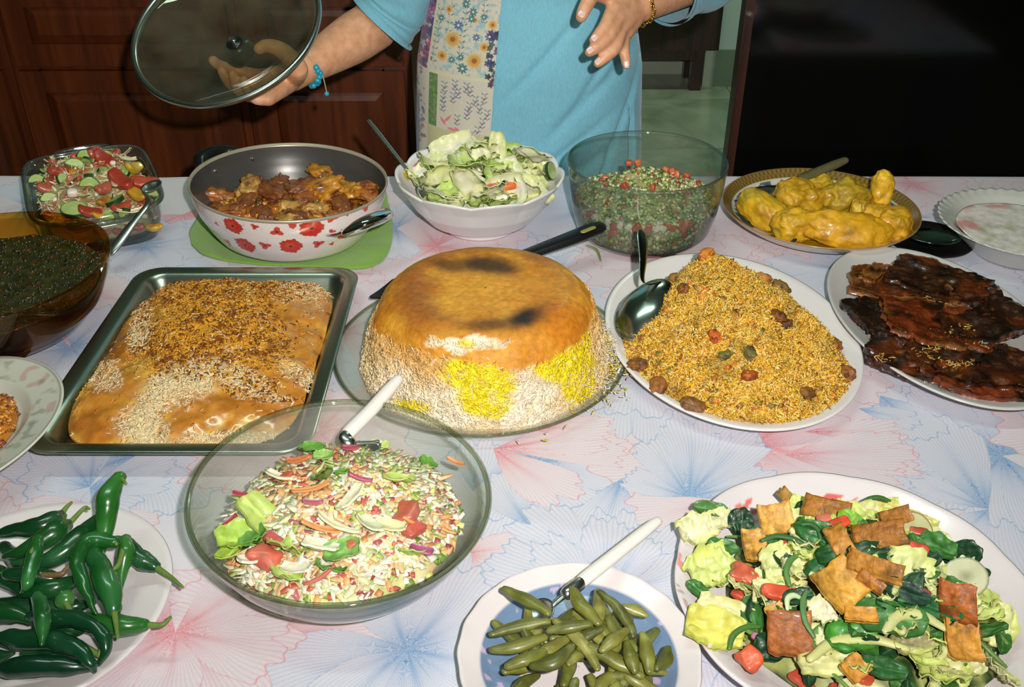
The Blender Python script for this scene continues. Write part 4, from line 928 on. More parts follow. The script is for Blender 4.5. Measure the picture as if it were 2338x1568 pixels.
    Z = np.zeros(G.shape[:2]) ; P3 = np.concatenate([G, Z[..., None]], -1); Z = .0035 + .0022 * fbm(P3, 26, 2, 5) + .004 * np.exp(-((G[..., 0] + .45) / .03) ** 2) * smooth(.8, 1, rr)[:, None]
    inside = np.hypot(G[..., 0] - C[0], G[..., 1] - C[1]) < .125; Z[inside] = np.minimum(Z[inside], .0030)
    top = np.concatenate([G, Z[..., None]], -1); edge1 = top[-1] + [0, 0, -.0012]; bot = top[::-1].copy(); bot[..., 2] = .0004
    V = np.concatenate([top, bot], 0); obj_ = obj('folded_cloth', V.reshape(-1, 3), [ring_faces(len(V), m)], M_gc); tagit(obj_, 'folded bright green cloth lying under the poppy pan', 'cloth')
    under = C + [-.07, 0, 0]; v, f, _ = lathe([(.001, .0032), (.06, .0045), (.085, .0060), (.10, .0032)], 60, c=(C[0] - .02, C[1], 0)); 
pan()

# ---------------- 2. scalloped white bowl of lettuce
def lettuce_bowl():
    C = np.array([-.0498, 1.3938, 0]); t = thing('scalloped_bowl', 'white scalloped china bowl with red and yellow dot decoration', 'bowl', C)
    sc = lambda T, R, Z: 1 + (.035 * np.abs(np.cos(T * 5 + .35)) ** .8 - .02) * smooth(.035, .085, Z)
    zf = lambda T, R, Z: .006 * (np.abs(np.cos(T * 5 + .35)) ** .8 - .5) * smooth(.06, .088, Z)
    prof = dens([(.001, .004), (.045, .003), (.052, .0), (.058, .0), (.060, .006), (.085, .020), (.106, .045), (.118, .068), (.130, .086), (.1285, .0885), (.1245, .086), (.114, .068), (.102, .046), (.082, .024), (.055, .012), (.001, .010)], .003)
    v, f, q = lathe(prof, 400, rad=sc, zf=zf)
    col = np.tile(s2l((236, 230, 228)), (len(v), 1)); r_, th, z = q.T; inner = np.arange(len(v)) // 400 > len(prof) * .55
    def dot(px, py, rx, c, ring=False):
        P = at(px, py, .075) - C; d = np.linalg.norm((v - P) * [1, 1, .8], axis=1); m = inner & ((d < rx) if not ring else (np.abs(d - rx) < .0016)); col[m] = s2l(c)
    dot(944, 384, .015, (226, 92, 50)); dot(926, 399, .010, (226, 196, 40)); dot(1166, 352, .016, (214, 214, 70), True); dot(1260, 390, .009, (226, 92, 50), True)
    for a, b in ((((1098, 347)), (1120, 345)), ((1255, 388), (1275, 400)), ((944, 384), (1000, 375))):
        for s in np.linspace(0, 1, 8): dot(a[0] + (b[0] - a[0]) * s, a[1] + (b[1] - a[1]) * s, .0022, (226, 110, 80))
    obj('bowl_body', v + C, f, M_china, t, col=col)
    # lettuce
    def zf2(U, W, X, Y, R): P = np.stack([X, Y, X * 0], -1); return .052 + .022 * (1 - R ** 2) + .006 * fbm(P, 30, 2, 8)
    v, f, V = grid_mound((C[0], C[1]), .100, .100, zf2, 60, base=.040); stuff('shredded_lettuce', v, f, M_leaf, mixc(s2l((206, 208, 150)), s2l((222, 222, 176)), .5 + fbm(v, 30, 3, 3)), 'bed of pale shredded lettuce in the scalloped bowl', 'lettuce')
    pal = [((230, 228, 176), (220, 224, 150)), ((236, 230, 196), (226, 226, 166)), ((204, 220, 130), (190, 212, 120)), ((238, 232, 210), (224, 226, 176))]
    R_ = np.random.default_rng(12)
    for k in range(66):
        a, r = R_.uniform(0, 6.28), .098 * math.sqrt(R_.random()); L = R_.uniform(.040, .070); W = L * R_.uniform(.6, .9)
        p = C + [r * math.cos(a), r * math.sin(a), .066 + .030 * (1 - (r / .1) ** 2) + R_.uniform(-.004, .008)]
        if k == 0: p = fw(1135, 345, 1.42); L, W = .06, .03; rm = rotm(0, -1.25, 1.6)
        elif k == 1: p = fw(1035, 342, 1.44); L, W = .07, .05; rm = rotm(.5, -.3, .2)
        elif k == 2: p = at(1085, 385, .10); L, W = .08, .055; rm = rotm(-.25, .1, .2)
        elif k == 3: p = fw(1215, 362, 1.40); L, W = .06, .035; rm = rotm(-.5, .5, .5)
        else: rm = rotm(R_.normal(0, .5), R_.normal(0, .5), R_.uniform(0, 6.28))
        v, f, uv = sheet(L, W, k, R_.uniform(.1, .5), .26, .0014, 13, 9, lambda u: .55 + .45 * np.cos(u * 1.35) , 2.6); p1, p2 = pal[2 if k == 2 else k % 4]
        c = mixc(s2l(p1), s2l(p2), smooth(.2, 1, np.abs(uv[:, 1]) + .25 * fbm(v, 90, 2, k))); o = obj('lettuce_piece', v @ rm.T + p, f, M_leaf, col=c)
        tagit(o, ['pointed lettuce piece standing up at the back rim of the scalloped bowl', 'broad pale lettuce piece at the back left of the scalloped bowl', 'large bright green lettuce piece crowning the scalloped bowl', 'pale lettuce piece leaning toward the right rim of the scalloped bowl'][k] if k < 4 else 'torn pale green lettuce piece heaped %s of the scalloped bowl' % sector(p[0] - C[0], p[1] - C[1], .1), 'lettuce', 'lettuce in the scalloped bowl')
    M_t = M_waxy
    a, b = at(1112, 430, .092), at(1182, 418, .096); v, f = rbox((0, 0, 0), (.056, .022, .012), .6, 6); d = (b - a) / np.linalg.norm(b - a); v[:, 1] *= 1 + .25 * v[:, 0] / .028; o = obj('tomato_wedge', v @ np.stack([d, np.cross((0, 0, 1), d), np.cross(d, np.cross((0, 0, 1), d))], 1).T + (a + b) / 2, f, M_t, col=mixc(s2l((206, 84, 34)), s2l((226, 120, 60)), .5 + fbm(v, 90, 2, 2))); tagit(o, 'orange-red tomato wedge on top of the lettuce', 'tomato')
    for px, py, z, lb in ((1257, 390, .094, 'cucumber end slice standing at the right rim of the lettuce bowl'), ):
        me = halfslice(.015, .006, full=True); o = put('cucumber_slice', me, at(px, py, z), rotm(1.2, .5, 1.0 if px > 1200 else .1)); tagit(o, lb, 'cucumber', 'cucumber in the lettuce bowl')
    A_ = fw(842, 276, 1.500); B_ = at(962, 428, .070)
    spoon('fork_handle_spoon', 'thin steel serving spoon leaning on the left rim of the lettuce bowl', B_ + [.012, -.01, -.004], B_ + [.030, -.022, -.012], B_, A_, .03, M_steel, hw=.0032, he=.0040, hflat=.45, up=(-.5, -.5, .7))
def halfslice(r, h, full=False, seed=0, rim=(34, 74, 34), flesh=(176, 196, 116), seedc=(196, 208, 140)):
    n = 22; th = np.linspace(0, 2 * np.pi if full else np.pi, n, endpoint=not full); V, C, F = [], [], []
    ring = [(r * .45, 0), (r * .88, 0), (r, h * .12), (r, h * .88), (r * .88, h), (r * .45, h)]; cs = [flesh, flesh, rim, rim, flesh, flesh]
    m = len(ring); 
    for rr, z in ring: V.append(np.stack([rr * np.cos(th), rr * np.sin(th) * .95, np.full(n, z)], -1))
    V = np.vstack(V); C = np.repeat(np.array([s2l(c) for c in cs]), n, axis=0)
    F = ring_faces(m, n, closed=full); a, b = len(V), len(V) + 1; V = np.vstack([V, [0, r * (0 if full else .12), 0], [0, r * (0 if full else .12), h]]); C = np.vstack([C, s2l(seedc), s2l(seedc)])
    j = np.arange(n if full else n - 1); k = (j + 1) % n; T = [np.stack([k, j, np.full(len(j), a)], -1), np.stack([(m - 1) * n + j, (m - 1) * n + k, np.full(len(j), b)], -1)]
    if not full:
        for e, s in ((0, 1), (n - 1, -1)):
            idx = [q * n + e for q in range(m)]
            for q in range(m - 1): T.append(np.array([[idx[q], idx[q + 1], a] if s > 0 else [idx[q + 1], idx[q], a]]))
            T.append(np.array([[idx[-1], b, a] if s > 0 else [b, idx[-1], a]]))
        T2 = np.vstack(T)
    else: T2 = np.vstack(T)
    V[:, 2] -= h / 2
    return make_mesh('cucumber_slice', V, [F, T2], [M_waxy], col=C, smooth_on=False)
lettuce_bowl()

# ---------------- 3. deep glass bowl of finely chopped salad
def chopped():
    C = np.array([.2034, 1.3651, 0]); t = thing('deep_glass_bowl', 'deep straight-sided clear glass bowl holding finely chopped salad', 'bowl', C)
    prof = dens([(.001, 0), (.078, 0), (.092, .004), (.103, .016), (.111, .045), (.1165, .085), (.1195, .118), (.1205, .1205), (.119, .122), (.1172, .1195), (.1140, .085), (.1085, .046), (.1005, .018), (.090, .007), (.076, .0035), (.001, .0035)], .008)
    v, f, q = lathe(prof, 128); obj('glass_body', v + C, f, M_glass2, t)
    v, f, q = lathe([(.1185, .1175), (.1208, .1185), (.1212, .1208), (.1195, .1228), (.1175, .1215), (.1170, .1185), (.1185, .1175)], 128); obj('rim', v + C, f, M_glass2, t)
    # chopped filling
    wallr = lambda z: np.interp(z, [.004, .007, .018, .046, .085], [.074, .088, .098, .106, .112]) 
    R_ = np.random.default_rng(7)
    prof2 = [(.001, .0055), (.070, .0055), (.083, .009), (.093, .018), (.1010, .046), (.1040, .058)]
    def heap(r): return .058 + .045 * np.exp(-((r) / .055) ** 2)
    top = [(r, heap(r)) for r in np.linspace(.105, .001, 14)]
    v, f, q = lathe(dens(prof2 + top, .004), 96, zf=lambda T, R, Z: .004 * np.sin(T * 3) * (Z > .055)); v += .0015 * fbm(v, 150, 2, 1)[:, None] + C
    col = mixc(s2l((140, 138, 82)), s2l((172, 160, 110)), np.clip(.5 + fbm(v, 120, 3, 2), 0, 1)); BED = stuff('chopped_salad', v, f, M_glaze, col, 'finely chopped cucumber, tomato and onion salad filling the deep glass bowl', 'salad')
    q3 = q.reshape(-1, 96, 3); V = v.reshape(-1, 96, 3)
    P, N = surf_pts(V, 3600, R_); out = P - C; hor = np.hypot(out[:, 0], out[:, 1]); side = (hor > wallr(np.clip(P[:, 2], .004, .085)) - .012) & (P[:, 2] < .06); N = np.where(side[:, None], np.c_[out[:, :2], out[:, 2] * 0], np.c_[out[:, :2] * .2, np.full(len(P), .1)])
    inward = np.where(side, .0006, 0.0); N = N / np.linalg.norm(N, axis=1)[:, None]; P = P + N * inward[:, None]
    c = pick(R_, 3600, [(154, 166, 92), (188, 188, 128), (214, 206, 178), (84, 104, 54), (186, 84, 50), (104, 128, 56)], [5, 6, 4, 2, 1.4, 3.5], .12); s = R_.uniform(.0028, .0055, 3600)
    v, f, c = scatter(P, N, s * 1.3, s, c, R_, shape='dice', tilt=.5); stuff('herb_and_cucumber_dice', v, f, M_waxy, c, parent=BED)
    me = [make_mesh('tomato_cube', *rbox((0, 0, 0), (.011, .010, .008), .42, 5), [M_food], col=s2l(cc)) for cc in ((186, 84, 52), (196, 104, 60), (170, 70, 46))]; mo = make_mesh('onion_piece', *rbox((0, 0, 0), (.011, .008, .007), .6, 5), [M_waxy], col=s2l((222, 214, 196)))
    tp = [(1436, 372), (1456, 372), (1440, 395), (1455, 395), (1432, 412), (1425, 425), (1465, 405), (1382, 408), (1375, 420), (1535, 392), (1545, 398), (1595, 422), (1568, 402), (1520, 388), (1490, 428)]
    for k, (px, py) in enumerate(tp):
        z = .060 + .036 * math.exp(-(((px - 1470) / 90) ** 2)); p = at(px, py, z - .003); o = put('tomato_cube', me[k % 3], p, rotm(k, k * 2, k * 3), (1.05,) * 3); tagit(o, 'red tomato cube %s of the chopped salad heap, inside the glass' % sector(p[0] - C[0], p[1] - C[1], .09), 'tomato', 'tomato cubes on the chopped salad')
    for k, (px, py, c_) in enumerate(((1367, 460, 't'), (1350, 487, 't'), (1360, 490, 'o'), (1455, 488, 't'), (1425, 462, 'o'), (1484, 507, 't'), (1546, 474, 't'), (1527, 463, 'o'), (1592, 452, 't'), (1529, 509, 't'), (1569, 496, 't'), (1405, 515, 't'), (1400, 530, 't'), (1440, 505, 'o'), (1500, 520, 'o'), (1385, 505, 'o'), (1460, 530, 't'), (1560, 530, 't'), (1620, 480, 't'), (1330, 455, 't'), (1510, 475, 'o'), (1600, 500, 'o'))):
        # on the front of the wall, seen through the glass
        best = None
        for z in np.linspace(.008, .058, 26):
            for a in np.linspace(math.pi, 2 * math.pi, 80):
                r = wallr(z) - .0040; P_ = C + [r * math.cos(a), r * math.sin(a), z]; T_ = P_[1] * CP - (z - CAMH) * SP; e = (1169 + FPX * P_[0] / T_ - px) ** 2 + (784 - FPX * (P_[1] * SP + (z - CAMH) * CP) / T_ - py) ** 2
                if best is None or e < best[0]: best = (e, P_, a)
        o = put('tomato_cube' if c_ == 't' else 'onion_piece', me[k % 3] if c_ == 't' else mo, best[1], rotm(0, 0, best[2]) @ rotm(.3 * k, 0, 0), (.9, 1.5, 1.3)); tagit(o, ('red tomato piece' if c_ == 't' else 'white onion piece') + ' behind the deep glass bowl wall, ' + ('high ' if py < 485 else 'low ') + ('at left' if px < 1420 else 'at right' if px > 1540 else 'in the middle'), 'tomato' if c_ == 't' else 'onion', 'pieces behind the wall of the deep glass bowl')
chopped()

# ---------------- 4. gold-rimmed dish of yellow chicken
def chicken():
    C = np.array([.4823, 1.3873, 0]); t = thing('gold_rimmed_dish', 'shallow china dish with gold patterned rim and painted flowers', 'dish', C)
    prof = dens([(.001, .003), (.07, .003), (.078, 0), (.086, 0), (.090, .005), (.122, .014), (.140, .026), (.1508, .036), (.1503, .0375), (.1485, .037), (.138, .0288), (.120, .0185), (.095, .012), (.060, .009), (.001, .008)], .0015)
    n = 480; v, f, q = lathe(prof, n); r, th, z = q.T; inner = np.arange(len(v)) // n > len(prof) * .5
    col = np.tile(s2l((206, 200, 186)), (len(v), 1)); band = inner & (r > .134) & (r < .1490); pat = .5 + .5 * np.sin(th * 110) * np.sin((r - .134) / .015 * math.pi * 2)
    col[band] = mixc(s2l((150, 116, 52)), s2l((84, 74, 40)), pat[band]); col[inner & (np.abs(r - .134) < .0012)] = s2l((196, 190, 160)); col[(r > .1485)] = s2l((176, 130, 84))
    P = np.stack([r * np.cos(th), r * np.sin(th), z * 0], -1)
    fl_ = inner & (r < .132) & (r > .085); nz1, nz2 = fbm(P, 75, 2, 3), fbm(P, 60, 2, 9); col[fl_ & (nz1 > .28)] = s2l((170, 84, 66)); col[fl_ & (nz2 > .26)] = s2l((92, 110, 96)); col[fl_ & (fbm(P, 90, 2, 20) > .36)] = s2l((66, 80, 130))
    obj('dish_body', v + C, f, M_china, t, col=col)
    v, f, V = grid_mound((C[0], C[1]), .108, .108, lambda U, W, X, Y, R: .0165 + .0012 * fbm(np.stack([X, Y, X * 0], -1), 30, 2, 2) + X * 0, 40, base=.0135)
    o = stuff('saffron_broth', v, f, M_glaze, mixc(s2l((150, 116, 20)), s2l((176, 140, 24)), .5 + fbm(v, 40, 3, 3)), 'thin yellow saffron broth pooled in the gold-rimmed dish', 'broth')
    spec = [((1740, 478), .040, (.078, .044, .044), -.95, 'smooth yellow chicken drumstick piece at the left of the dish', (206, 160, 28), .10),
            ((1822, 455), .045, (.066, .058, .054), .2, 'ridged yellow chicken piece behind the drumstick, folded skin', (196, 150, 26), .2),
            ((1812, 515), .036, (.058, .050, .044), .1, 'blocky yellow chicken piece at the front left with a dark spot', (210, 162, 30), .16),
            ((1925, 455), .045, (.068, .050, .056), .3, 'olive-yellow chicken piece in the middle back of the dish', (176, 142, 28), .24),
            ((1958, 478), .052, (.030, .020, .030), 1.2, 'small bone knuckle on the middle chicken piece', (206, 168, 50), .1),
            ((2012, 440), .055, (.030, .030, .064), .1, 'tall pale yellow chicken piece standing at the back right', (222, 174, 38), .12),
            ((1930, 530), .034, (.118, .054, .046), -.12, 'long roof-shaped yellow chicken piece at the front of the dish', (214, 158, 24), .12),
            ((1995, 497), .036, (.060, .036, .036), .2, 'yellow chicken piece lying below the tall one at the right', (214, 164, 36), .12),
            ((2040, 512), .036, (.048, .058, .046), -.5, 'rounded yellow chicken piece at the right end of the dish', (206, 150, 24), .14),
            ((1712, 465), .026, (.030, .024, .022), .4, 'little yellow-green scrap at the far left of the dish', (190, 180, 40), .2),
            ((1860, 425), .042, (.050, .036, .034), .3, 'yellow chicken piece lying under the spoon at the back', (196, 160, 30), .2)]
    for k, ((px, py), z, s, a, lb, c_, ro) in enumerate(spec):
        p = at(px, py, z); p = p + [0, 0, 0]; s = tuple(np.array(s) * 1.12); v, f = blob(s, k + 11, ro * 1.25, 2.1, 22, .8 if k != 6 else .85)
        if k == 6: v[:, 2] += .012 * (1 - np.abs(v[:, 1]) / .03) - .004
        v = v * (1 + .025 * np.sin(v[:, 2] * 420 + 4 * fbm(v, 40, 2, k)))[:, None] if k in (1, 2, 3, 5) else v
        v = v + .0026 * fbm(v + k, 70, 3, k + 50)[:, None] * v / (np.linalg.norm(v, axis=1)[:, None] + .01) * 2.2; v = v - np.exp(-(fbm(v, 42, 2, k + 5) / .05) ** 2)[:, None] * .0018 * v / (np.linalg.norm(v, axis=1)[:, None] + 1e-6)
        v = v @ rotm(.1 * math.sin(k * 2), .12 * math.cos(k), a).T; v[:, 2] = np.maximum(v[:, 2], .012 - z)
        c = mixc(s2l(c_), s2l((170, 104, 20)), smooth(.15, .6, fbm(v, 30, 3, k + 3)) * .7); c = mixc(c, s2l((150, 146, 40)), smooth(.2, .6, fbm(v, 24, 3, k + 31)) * .6)
        o = obj('chicken_bone' if k == 4 else 'chicken_piece', v + p, f, M_food2, col=c); tagit(o, lb, 'chicken', 'yellow chicken pieces in the gold-rimmed dish')
    v, f = blob((.006, .004, .005), 3, .2); o = obj('peppercorn', v + at(1808, 521, .052) + [0, -.022, -.008], f, M_black); tagit(o, 'dark peppercorn on the blocky front chicken piece', 'spice')
    e = fw(1928, 366, 1.475); nk = fw(1812, 415, 1.440); b = fw(1728, 438, 1.435)
    M_clear = plain('smoky_plastic', (96, 92, 60), .12, coat=.6, var=.25, vs=60)
    t = spoon('serving_spoon', 'serving spoon with smoky patterned plastic handle in the yellow chicken dish', fw(1735, 442, 1.420), fw(1690, 458, 1.395), nk, e, .044, M_steel, M_clear, hw=.006, he=.0095, collar=M_gold, depth=.009)
M_food2 = attrm('saffron_chicken', .5, .12, .25, 70, .8, 140, dist=.002)
chicken()

# ---------------- 5. yoghurt bowl, lid with a spoon between the dishes
def yoghurt():
    C = np.array([.7596, 1.301, 0]); t = thing('yoghurt_bowl', 'white fluted bowl of yoghurt at the right edge', 'bowl', C)
    prof = dens([(.001, .002), (.055, .002), (.062, 0), (.066, .004), (.090, .026), (.106, .042), (.1200, .050), (.1188, .0515), (.104, .045), (.086, .032), (.06, .010), (.001, .008)], .004)
    rd = lambda T, R, Z: 1 + .010 * np.cos(T * 44) * smooth(.100, .119, R); zz = lambda T, R, Z: .0008 * np.cos(T * 44) * smooth(.10, .118, R)
    v, f, q = lathe(prof, 352, rad=rd, zf=zz); obj('bowl_body', v + C, f, M_china, t, col=s2l((196, 196, 186)))
    v, f, V = grid_mound(C, .092, .092, lambda U, W, X, Y, R: .0385 + .0015 * fbm(np.stack([X, Y, X * 0], -1), 40, 3, 2), 50, base=.036); P = v
    c = mixc(s2l((232, 226, 212)), s2l((216, 130, 120)), smooth(.15, .45, fbm(P, 26, 3, 15)) * .8); c = mixc(c, s2l((176, 180, 130)), smooth(.25, .5, fbm(P, 30, 2, 22)) * .6)
    o = stuff('yoghurt', v, f, M_food, c, 'creamy yoghurt streaked pink and green in the fluted bowl', 'yoghurt')
yoghurt()
def ladle_on_dish():
    c = at(2118, 556, 0); t = thing('black_dish', 'small flat black dish between the chicken dish and yoghurt bowl', 'dish', c)
    v, f, q = lathe([(.001, 0), (.04, 0), (.056, .004), (.064, .009), (.062, .010), (.052, .006), (.001, .004)], 60); obj('dish_body', v + c, f, M_black, t)
    b = at(2130, 540, .024); M_dark = plain('dark_mirror_steel', (130, 160, 150), .08, 1.0)
    spoon('serving_spoon', 'large dark mirror-polished spoon bowl lying on the small black dish', b, b + [.040, -.006, 0], b + [-.07, .03, .002], b + [-.12, .055, .004], .052, M_dark, depth=.012, hw=.005, he=.006)
ladle_on_dish()

# ---------------- 6. rectangular glass baking dish of mixed salad
def glass_dish():
    A, B, Cc = (np.array(p) for p in ((-.825, 1.522), (-.65, 1.607), (-.507, 1.342))); D = A + Cc - B; cen = (A + Cc) / 2 + [0, -.012]; ang = math.atan2(*(B - A)[::-1]); hx, hy = .098, .146
    C = np.array([cen[0], cen[1], 0]); t = thing('glass_baking_dish', 'rectangular clear glass baking dish holding a chunky mixed salad', 'dish', C)
    Rz = rotm(0, 0, ang); n = 120; th = np.linspace(0, 2 * np.pi, n, endpoint=False); e = 5.0
    def ringxy(ax_, ay_): k = (np.abs(np.cos(th)) ** e + np.abs(np.sin(th)) ** e) ** (-1 / e); return np.stack([np.cos(th) * k * ax_, np.sin(th) * k * ay_], -1)
    def sides(lst):
        V = [np.c_[ringxy(hx - d, hy - d), np.full(n, z)] for d, z in lst]; return np.vstack(V) @ Rz.T + C, [ring_faces(len(lst), n)]
    v, f = sides([(hx - .001, 0), (.022, 0), (.014, .004), (.008, .030), (.004, .056), (0, .060), (.001, .0635), (.006, .062), (.010, .056), (.014, .030), (.021, .008), (.030, .005), (hx - .001, .005)]); obj('glass_body', v, f, M_glass2, t)
    v, f = sides([(.001, .059), (-.0015, .061), (0, .0645), (.006, .0645), (.006, .0600), (.001, .059)]); obj('rim', v, f, M_glass2, t)
    for s in (-1, 1):
        P = [C + Rz @ np.array([x, s * y, z]) for x, y, z in ((-.045, hy - .002, .058), (-.036, hy + .014, .060), (0, hy + .017, .061), (.036, hy + .014, .060), (.045, hy - .002, .058))]
        obj('handle', *tube(P, .0055, 10, sub=5, flat=.6), M_glass2, t)
    # salad bed
    def zf(U, W, X, Y, R): return .050 + .038 * (1 - R ** 2.2) + .006 * fbm(np.stack([X, Y, X * 0], -1), 28, 3, 2)
    v, f, V = grid_mound(cen, hx - .019, hy - .019, zf, 60, 4.5, ang, base=.042); lo = 0
    c = mixc(s2l((170, 140, 96)), s2l((184, 172, 120)), .5 + fbm(v, 60, 3, 5)); c = mixc(c, s2l((176, 84, 50)), smooth(.1, .35, fbm(v, 45, 2, 8)))
    BED = stuff('chopped_salad', v, f, M_glaze, c, 'bed of chopped onion, feta and dressing in the glass baking dish', 'salad')
    R_ = np.random.default_rng(31); P, N = surf_pts(V, 700, R_); v, f, c = scatter(P, N, R_.uniform(.008, .022, 700), R_.uniform(.002, .0045, 700), pick(R_, 700, [(206, 196, 150), (226, 206, 180), (196, 176, 120), (160, 170, 100), (206, 110, 80)], [5, 4, 3, 2, 2]), R_, shape='shred', tilt=.5); stuff('onion_shreds', v, f, M_waxy, c, parent=BED)
    v, f = cat([(lambda q: (q[0] @ Rz.T + C, q[1]))(rbox((0, 0, .026), (2 * hx - .050, 2 * hy - .050, .036), .3, 8))]); c = mixc(s2l((160, 140, 100)), s2l((190, 176, 130)), np.clip(.5 + fbm(v, 60, 3, 5), 0, 1)); stuff('salad_bottom', v, f, M_glaze, c, parent=BED)
    # pieces low against the near walls, seen through the glass
    cs = [halfslice(.016, .005, False, 0), halfslice(.017, .006, True, 1), halfslice(.014, .008, False, 2, (28, 62, 28), (150, 180, 84))]
    def wedge(c, sd): v, f = rbox((0, 0, 0), (.036, .018, .012), .55, 7); v[:, 2] += .35 * v[:, 0] ** 2 / .02; v = v * (1 + .3 * fbm(v, 60, 2, sd))[:, None]; return make_mesh('wedge', v, f, [M_waxy], col=mixc(s2l(c), s2l(np.array(c) * .8 + 30), np.clip(.5 + fbm(v, 80, 2, sd), 0, 1)))
    tw = [wedge((176, 66, 40), 1), wedge((186, 88, 58), 2), wedge((164, 46, 28), 3)]; yw = [wedge((196, 142, 28), 4), wedge((190, 120, 30), 5), wedge((204, 166, 34), 8)]
    ow = [make_mesh('onion', *(lambda r: (r[0], r[1]))(sheet(.045, .008, 6 + q, .5, .15, .002, 11, 4)), [M_waxy], col=s2l((214, 200, 160))) for q in range(2)]
    cubes = [make_mesh('feta', *rbox((0, 0, 0), (.012, .010, .009), .5, 4), [M_food], col=s2l((232, 216, 200)))]
    explicit = [('t', 212, 350, .11, (1.2, .2, 1.6), 1.0, 'upright red tomato wedge at the very top of the mixed salad'), ('t', 178, 358, .10, (.3, .2, .4), .7, 'small red tomato piece at the top left of the mixed salad'), ('t', 240, 365, .10, (.4, .3, -.5), 1.25, 'long red tomato wedge below the topmost one'),
        ('t', 135, 393, .095, (.3, .3, .9), 1.1, 'curved tomato wedge at the left of the mixed salad'), ('t', 108, 432, .08, (.2, .4, .3), 1.0, 'tomato wedge at the far left front of the mixed salad'), ('t', 278, 415, .10, (.1, .3, -.6), 1.4, 'long thick tomato wedge in the middle right'), ('t', 327, 418, .085, (.5, .2, .2), 1.25, 'glossy deep red tomato chunk at the right of the mixed salad'), ('t', 235, 432, .095, (.6, .2, 1.2), 1.0, 'tomato chunk in the centre of the mixed salad'), ('t', 205, 485, .08, (.3, .4, .4), 1.0, 'tomato piece near the amber bowl rim'), ('t', 275, 475, .08, (.4, .2, 1.0), .9, 'tomato strip toward the near glass wall'), ('t', 330, 465, .07, (.3, .1, 1.2), .8, 'tomato piece by the near right corner'),
        ('y', 304, 383, .095, (.7, .3, 1.3), 1.15, 'large orange-yellow pepper piece at the right top'), ('y', 178, 398, .095, (.2, .2, .1), .8, 'yellow pepper strip in the left middle'), ('y', 236, 462, .085, (.3, .2, 1.4), .8, 'bright yellow pepper piece in the front middle'), ('y', 228, 492, .075, (.2, .3, .9), .7, 'bright yellow pepper strip at the front'), ('y', 315, 445, .085, (.2, .2, -.4), 1.1, 'orange pepper strip at the front right'),
        ('c', 170, 382, .10, (.6, .4, 0), 1.1, 'pale cucumber half slice at the upper left'), ('c', 197, 362, .105, (1.2, .4, .5), 1.2, 'dark-skinned cucumber piece near the top'), ('c', 208, 376, .10, (.9, .8, 2.2), 1.2, 'dark green cucumber piece behind the middle'), ('c', 240, 395, .10, (.4, .6, 1.0), 1.0, 'wedge-shaped cucumber piece right of the middle'), ('c', 215, 402, .10, (.2, .5, 2.0), 1.1, 'light cucumber half slice in the middle'), ('c', 205, 425, .095, (1.3, .2, .3), 1.2, 'very dark cucumber skin piece in the middle'), ('c', 150, 415, .09, (.9, .2, 1.4), 1.1, 'cucumber piece at the left middle'), ('c', 298, 412, .09, (.4, .2, 2.5), .9, 'cucumber crescent at the right'), ('c', 115, 460, .075, (1.0, .3, .4), 1.0, 'dark cucumber piece at the left front'), ('c', 262, 458, .088, (.3, .2, 4.0), 1.15, 'cucumber crescent opening upward in the front middle'), ('C', 170, 478, .085, (.2, .1, .3), 1.25, 'large round cucumber slice beside the amber bowl'), ('c', 243, 500, .07, (.5, .1, 0), 1.0, 'dark-edged cucumber half slice against the near wall'), ('c', 345, 447, .075, (1.0, .4, .8), .9, 'bright green cucumber end at the right wall'), ('c', 288, 488, .075, (1.0, .6, 2.8), .9, 'cucumber rim piece at the near right'), ('c', 85, 415, .07, (1.2, 0, .2), .9, 'dark green cucumber piece against the left wall'), ('c', 280, 395, .092, (.3, .4, 5.0), 1.0, 'grey-green cucumber piece beside the orange pepper'),
        ('o', 285, 365, .105, (.2, .5, .8), .9, 'pale onion sliver sticking up beside the pepper'), ('o', 260, 425, .10, (.3, .1, 2.0), 1.1, 'curved onion sliver across the centre'), ('o', 185, 450, .085, (.2, .1, 2.6), 1.2, 'curved onion ring at the left front'), ('o', 300, 485, .078, (.2, .1, .5), 1.0, 'onion sliver near the near right wall'), ('f', 165, 440, .095, (.2, .1, .5), 1.4, 'large pinkish feta cube at the left front'), ('f', 153, 397, .095, (.4, .3, .5), 1.1, 'feta crumb beside the cucumber at the upper left'), ('f', 230, 350, .10, (.2, .2, .2), .8, 'white crumb near the top'), ('f', 258, 372, .10, (.2, .2, .2), .8, 'white crumb on the long tomato wedge')]
    for k, (ty, px, py, z, r, s, lb) in enumerate(explicit):
        z = z - .012
        s *= .9; me = {'t': tw[k % 3], 'y': yw[k % 3], 'c': cs[(k % 2) * 2], 'C': cs[1], 'o': ow[k % 2], 'f': cubes[0]}[ty]; nm, ca = {'t': ('tomato_wedge', 'tomato'), 'y': ('pepper_piece', 'pepper'), 'c': ('cucumber_slice', 'cucumber'), 'C': ('cucumber_slice', 'cucumber'), 'o': ('onion_sliver', 'onion'), 'f': ('feta_cube', 'cheese')}[ty]
        o = put(nm, me, at(px, py, z), rotm(*r), (s, s, s)); tagit(o, lb, ca, 'pieces of the mixed salad in the glass baking dish')
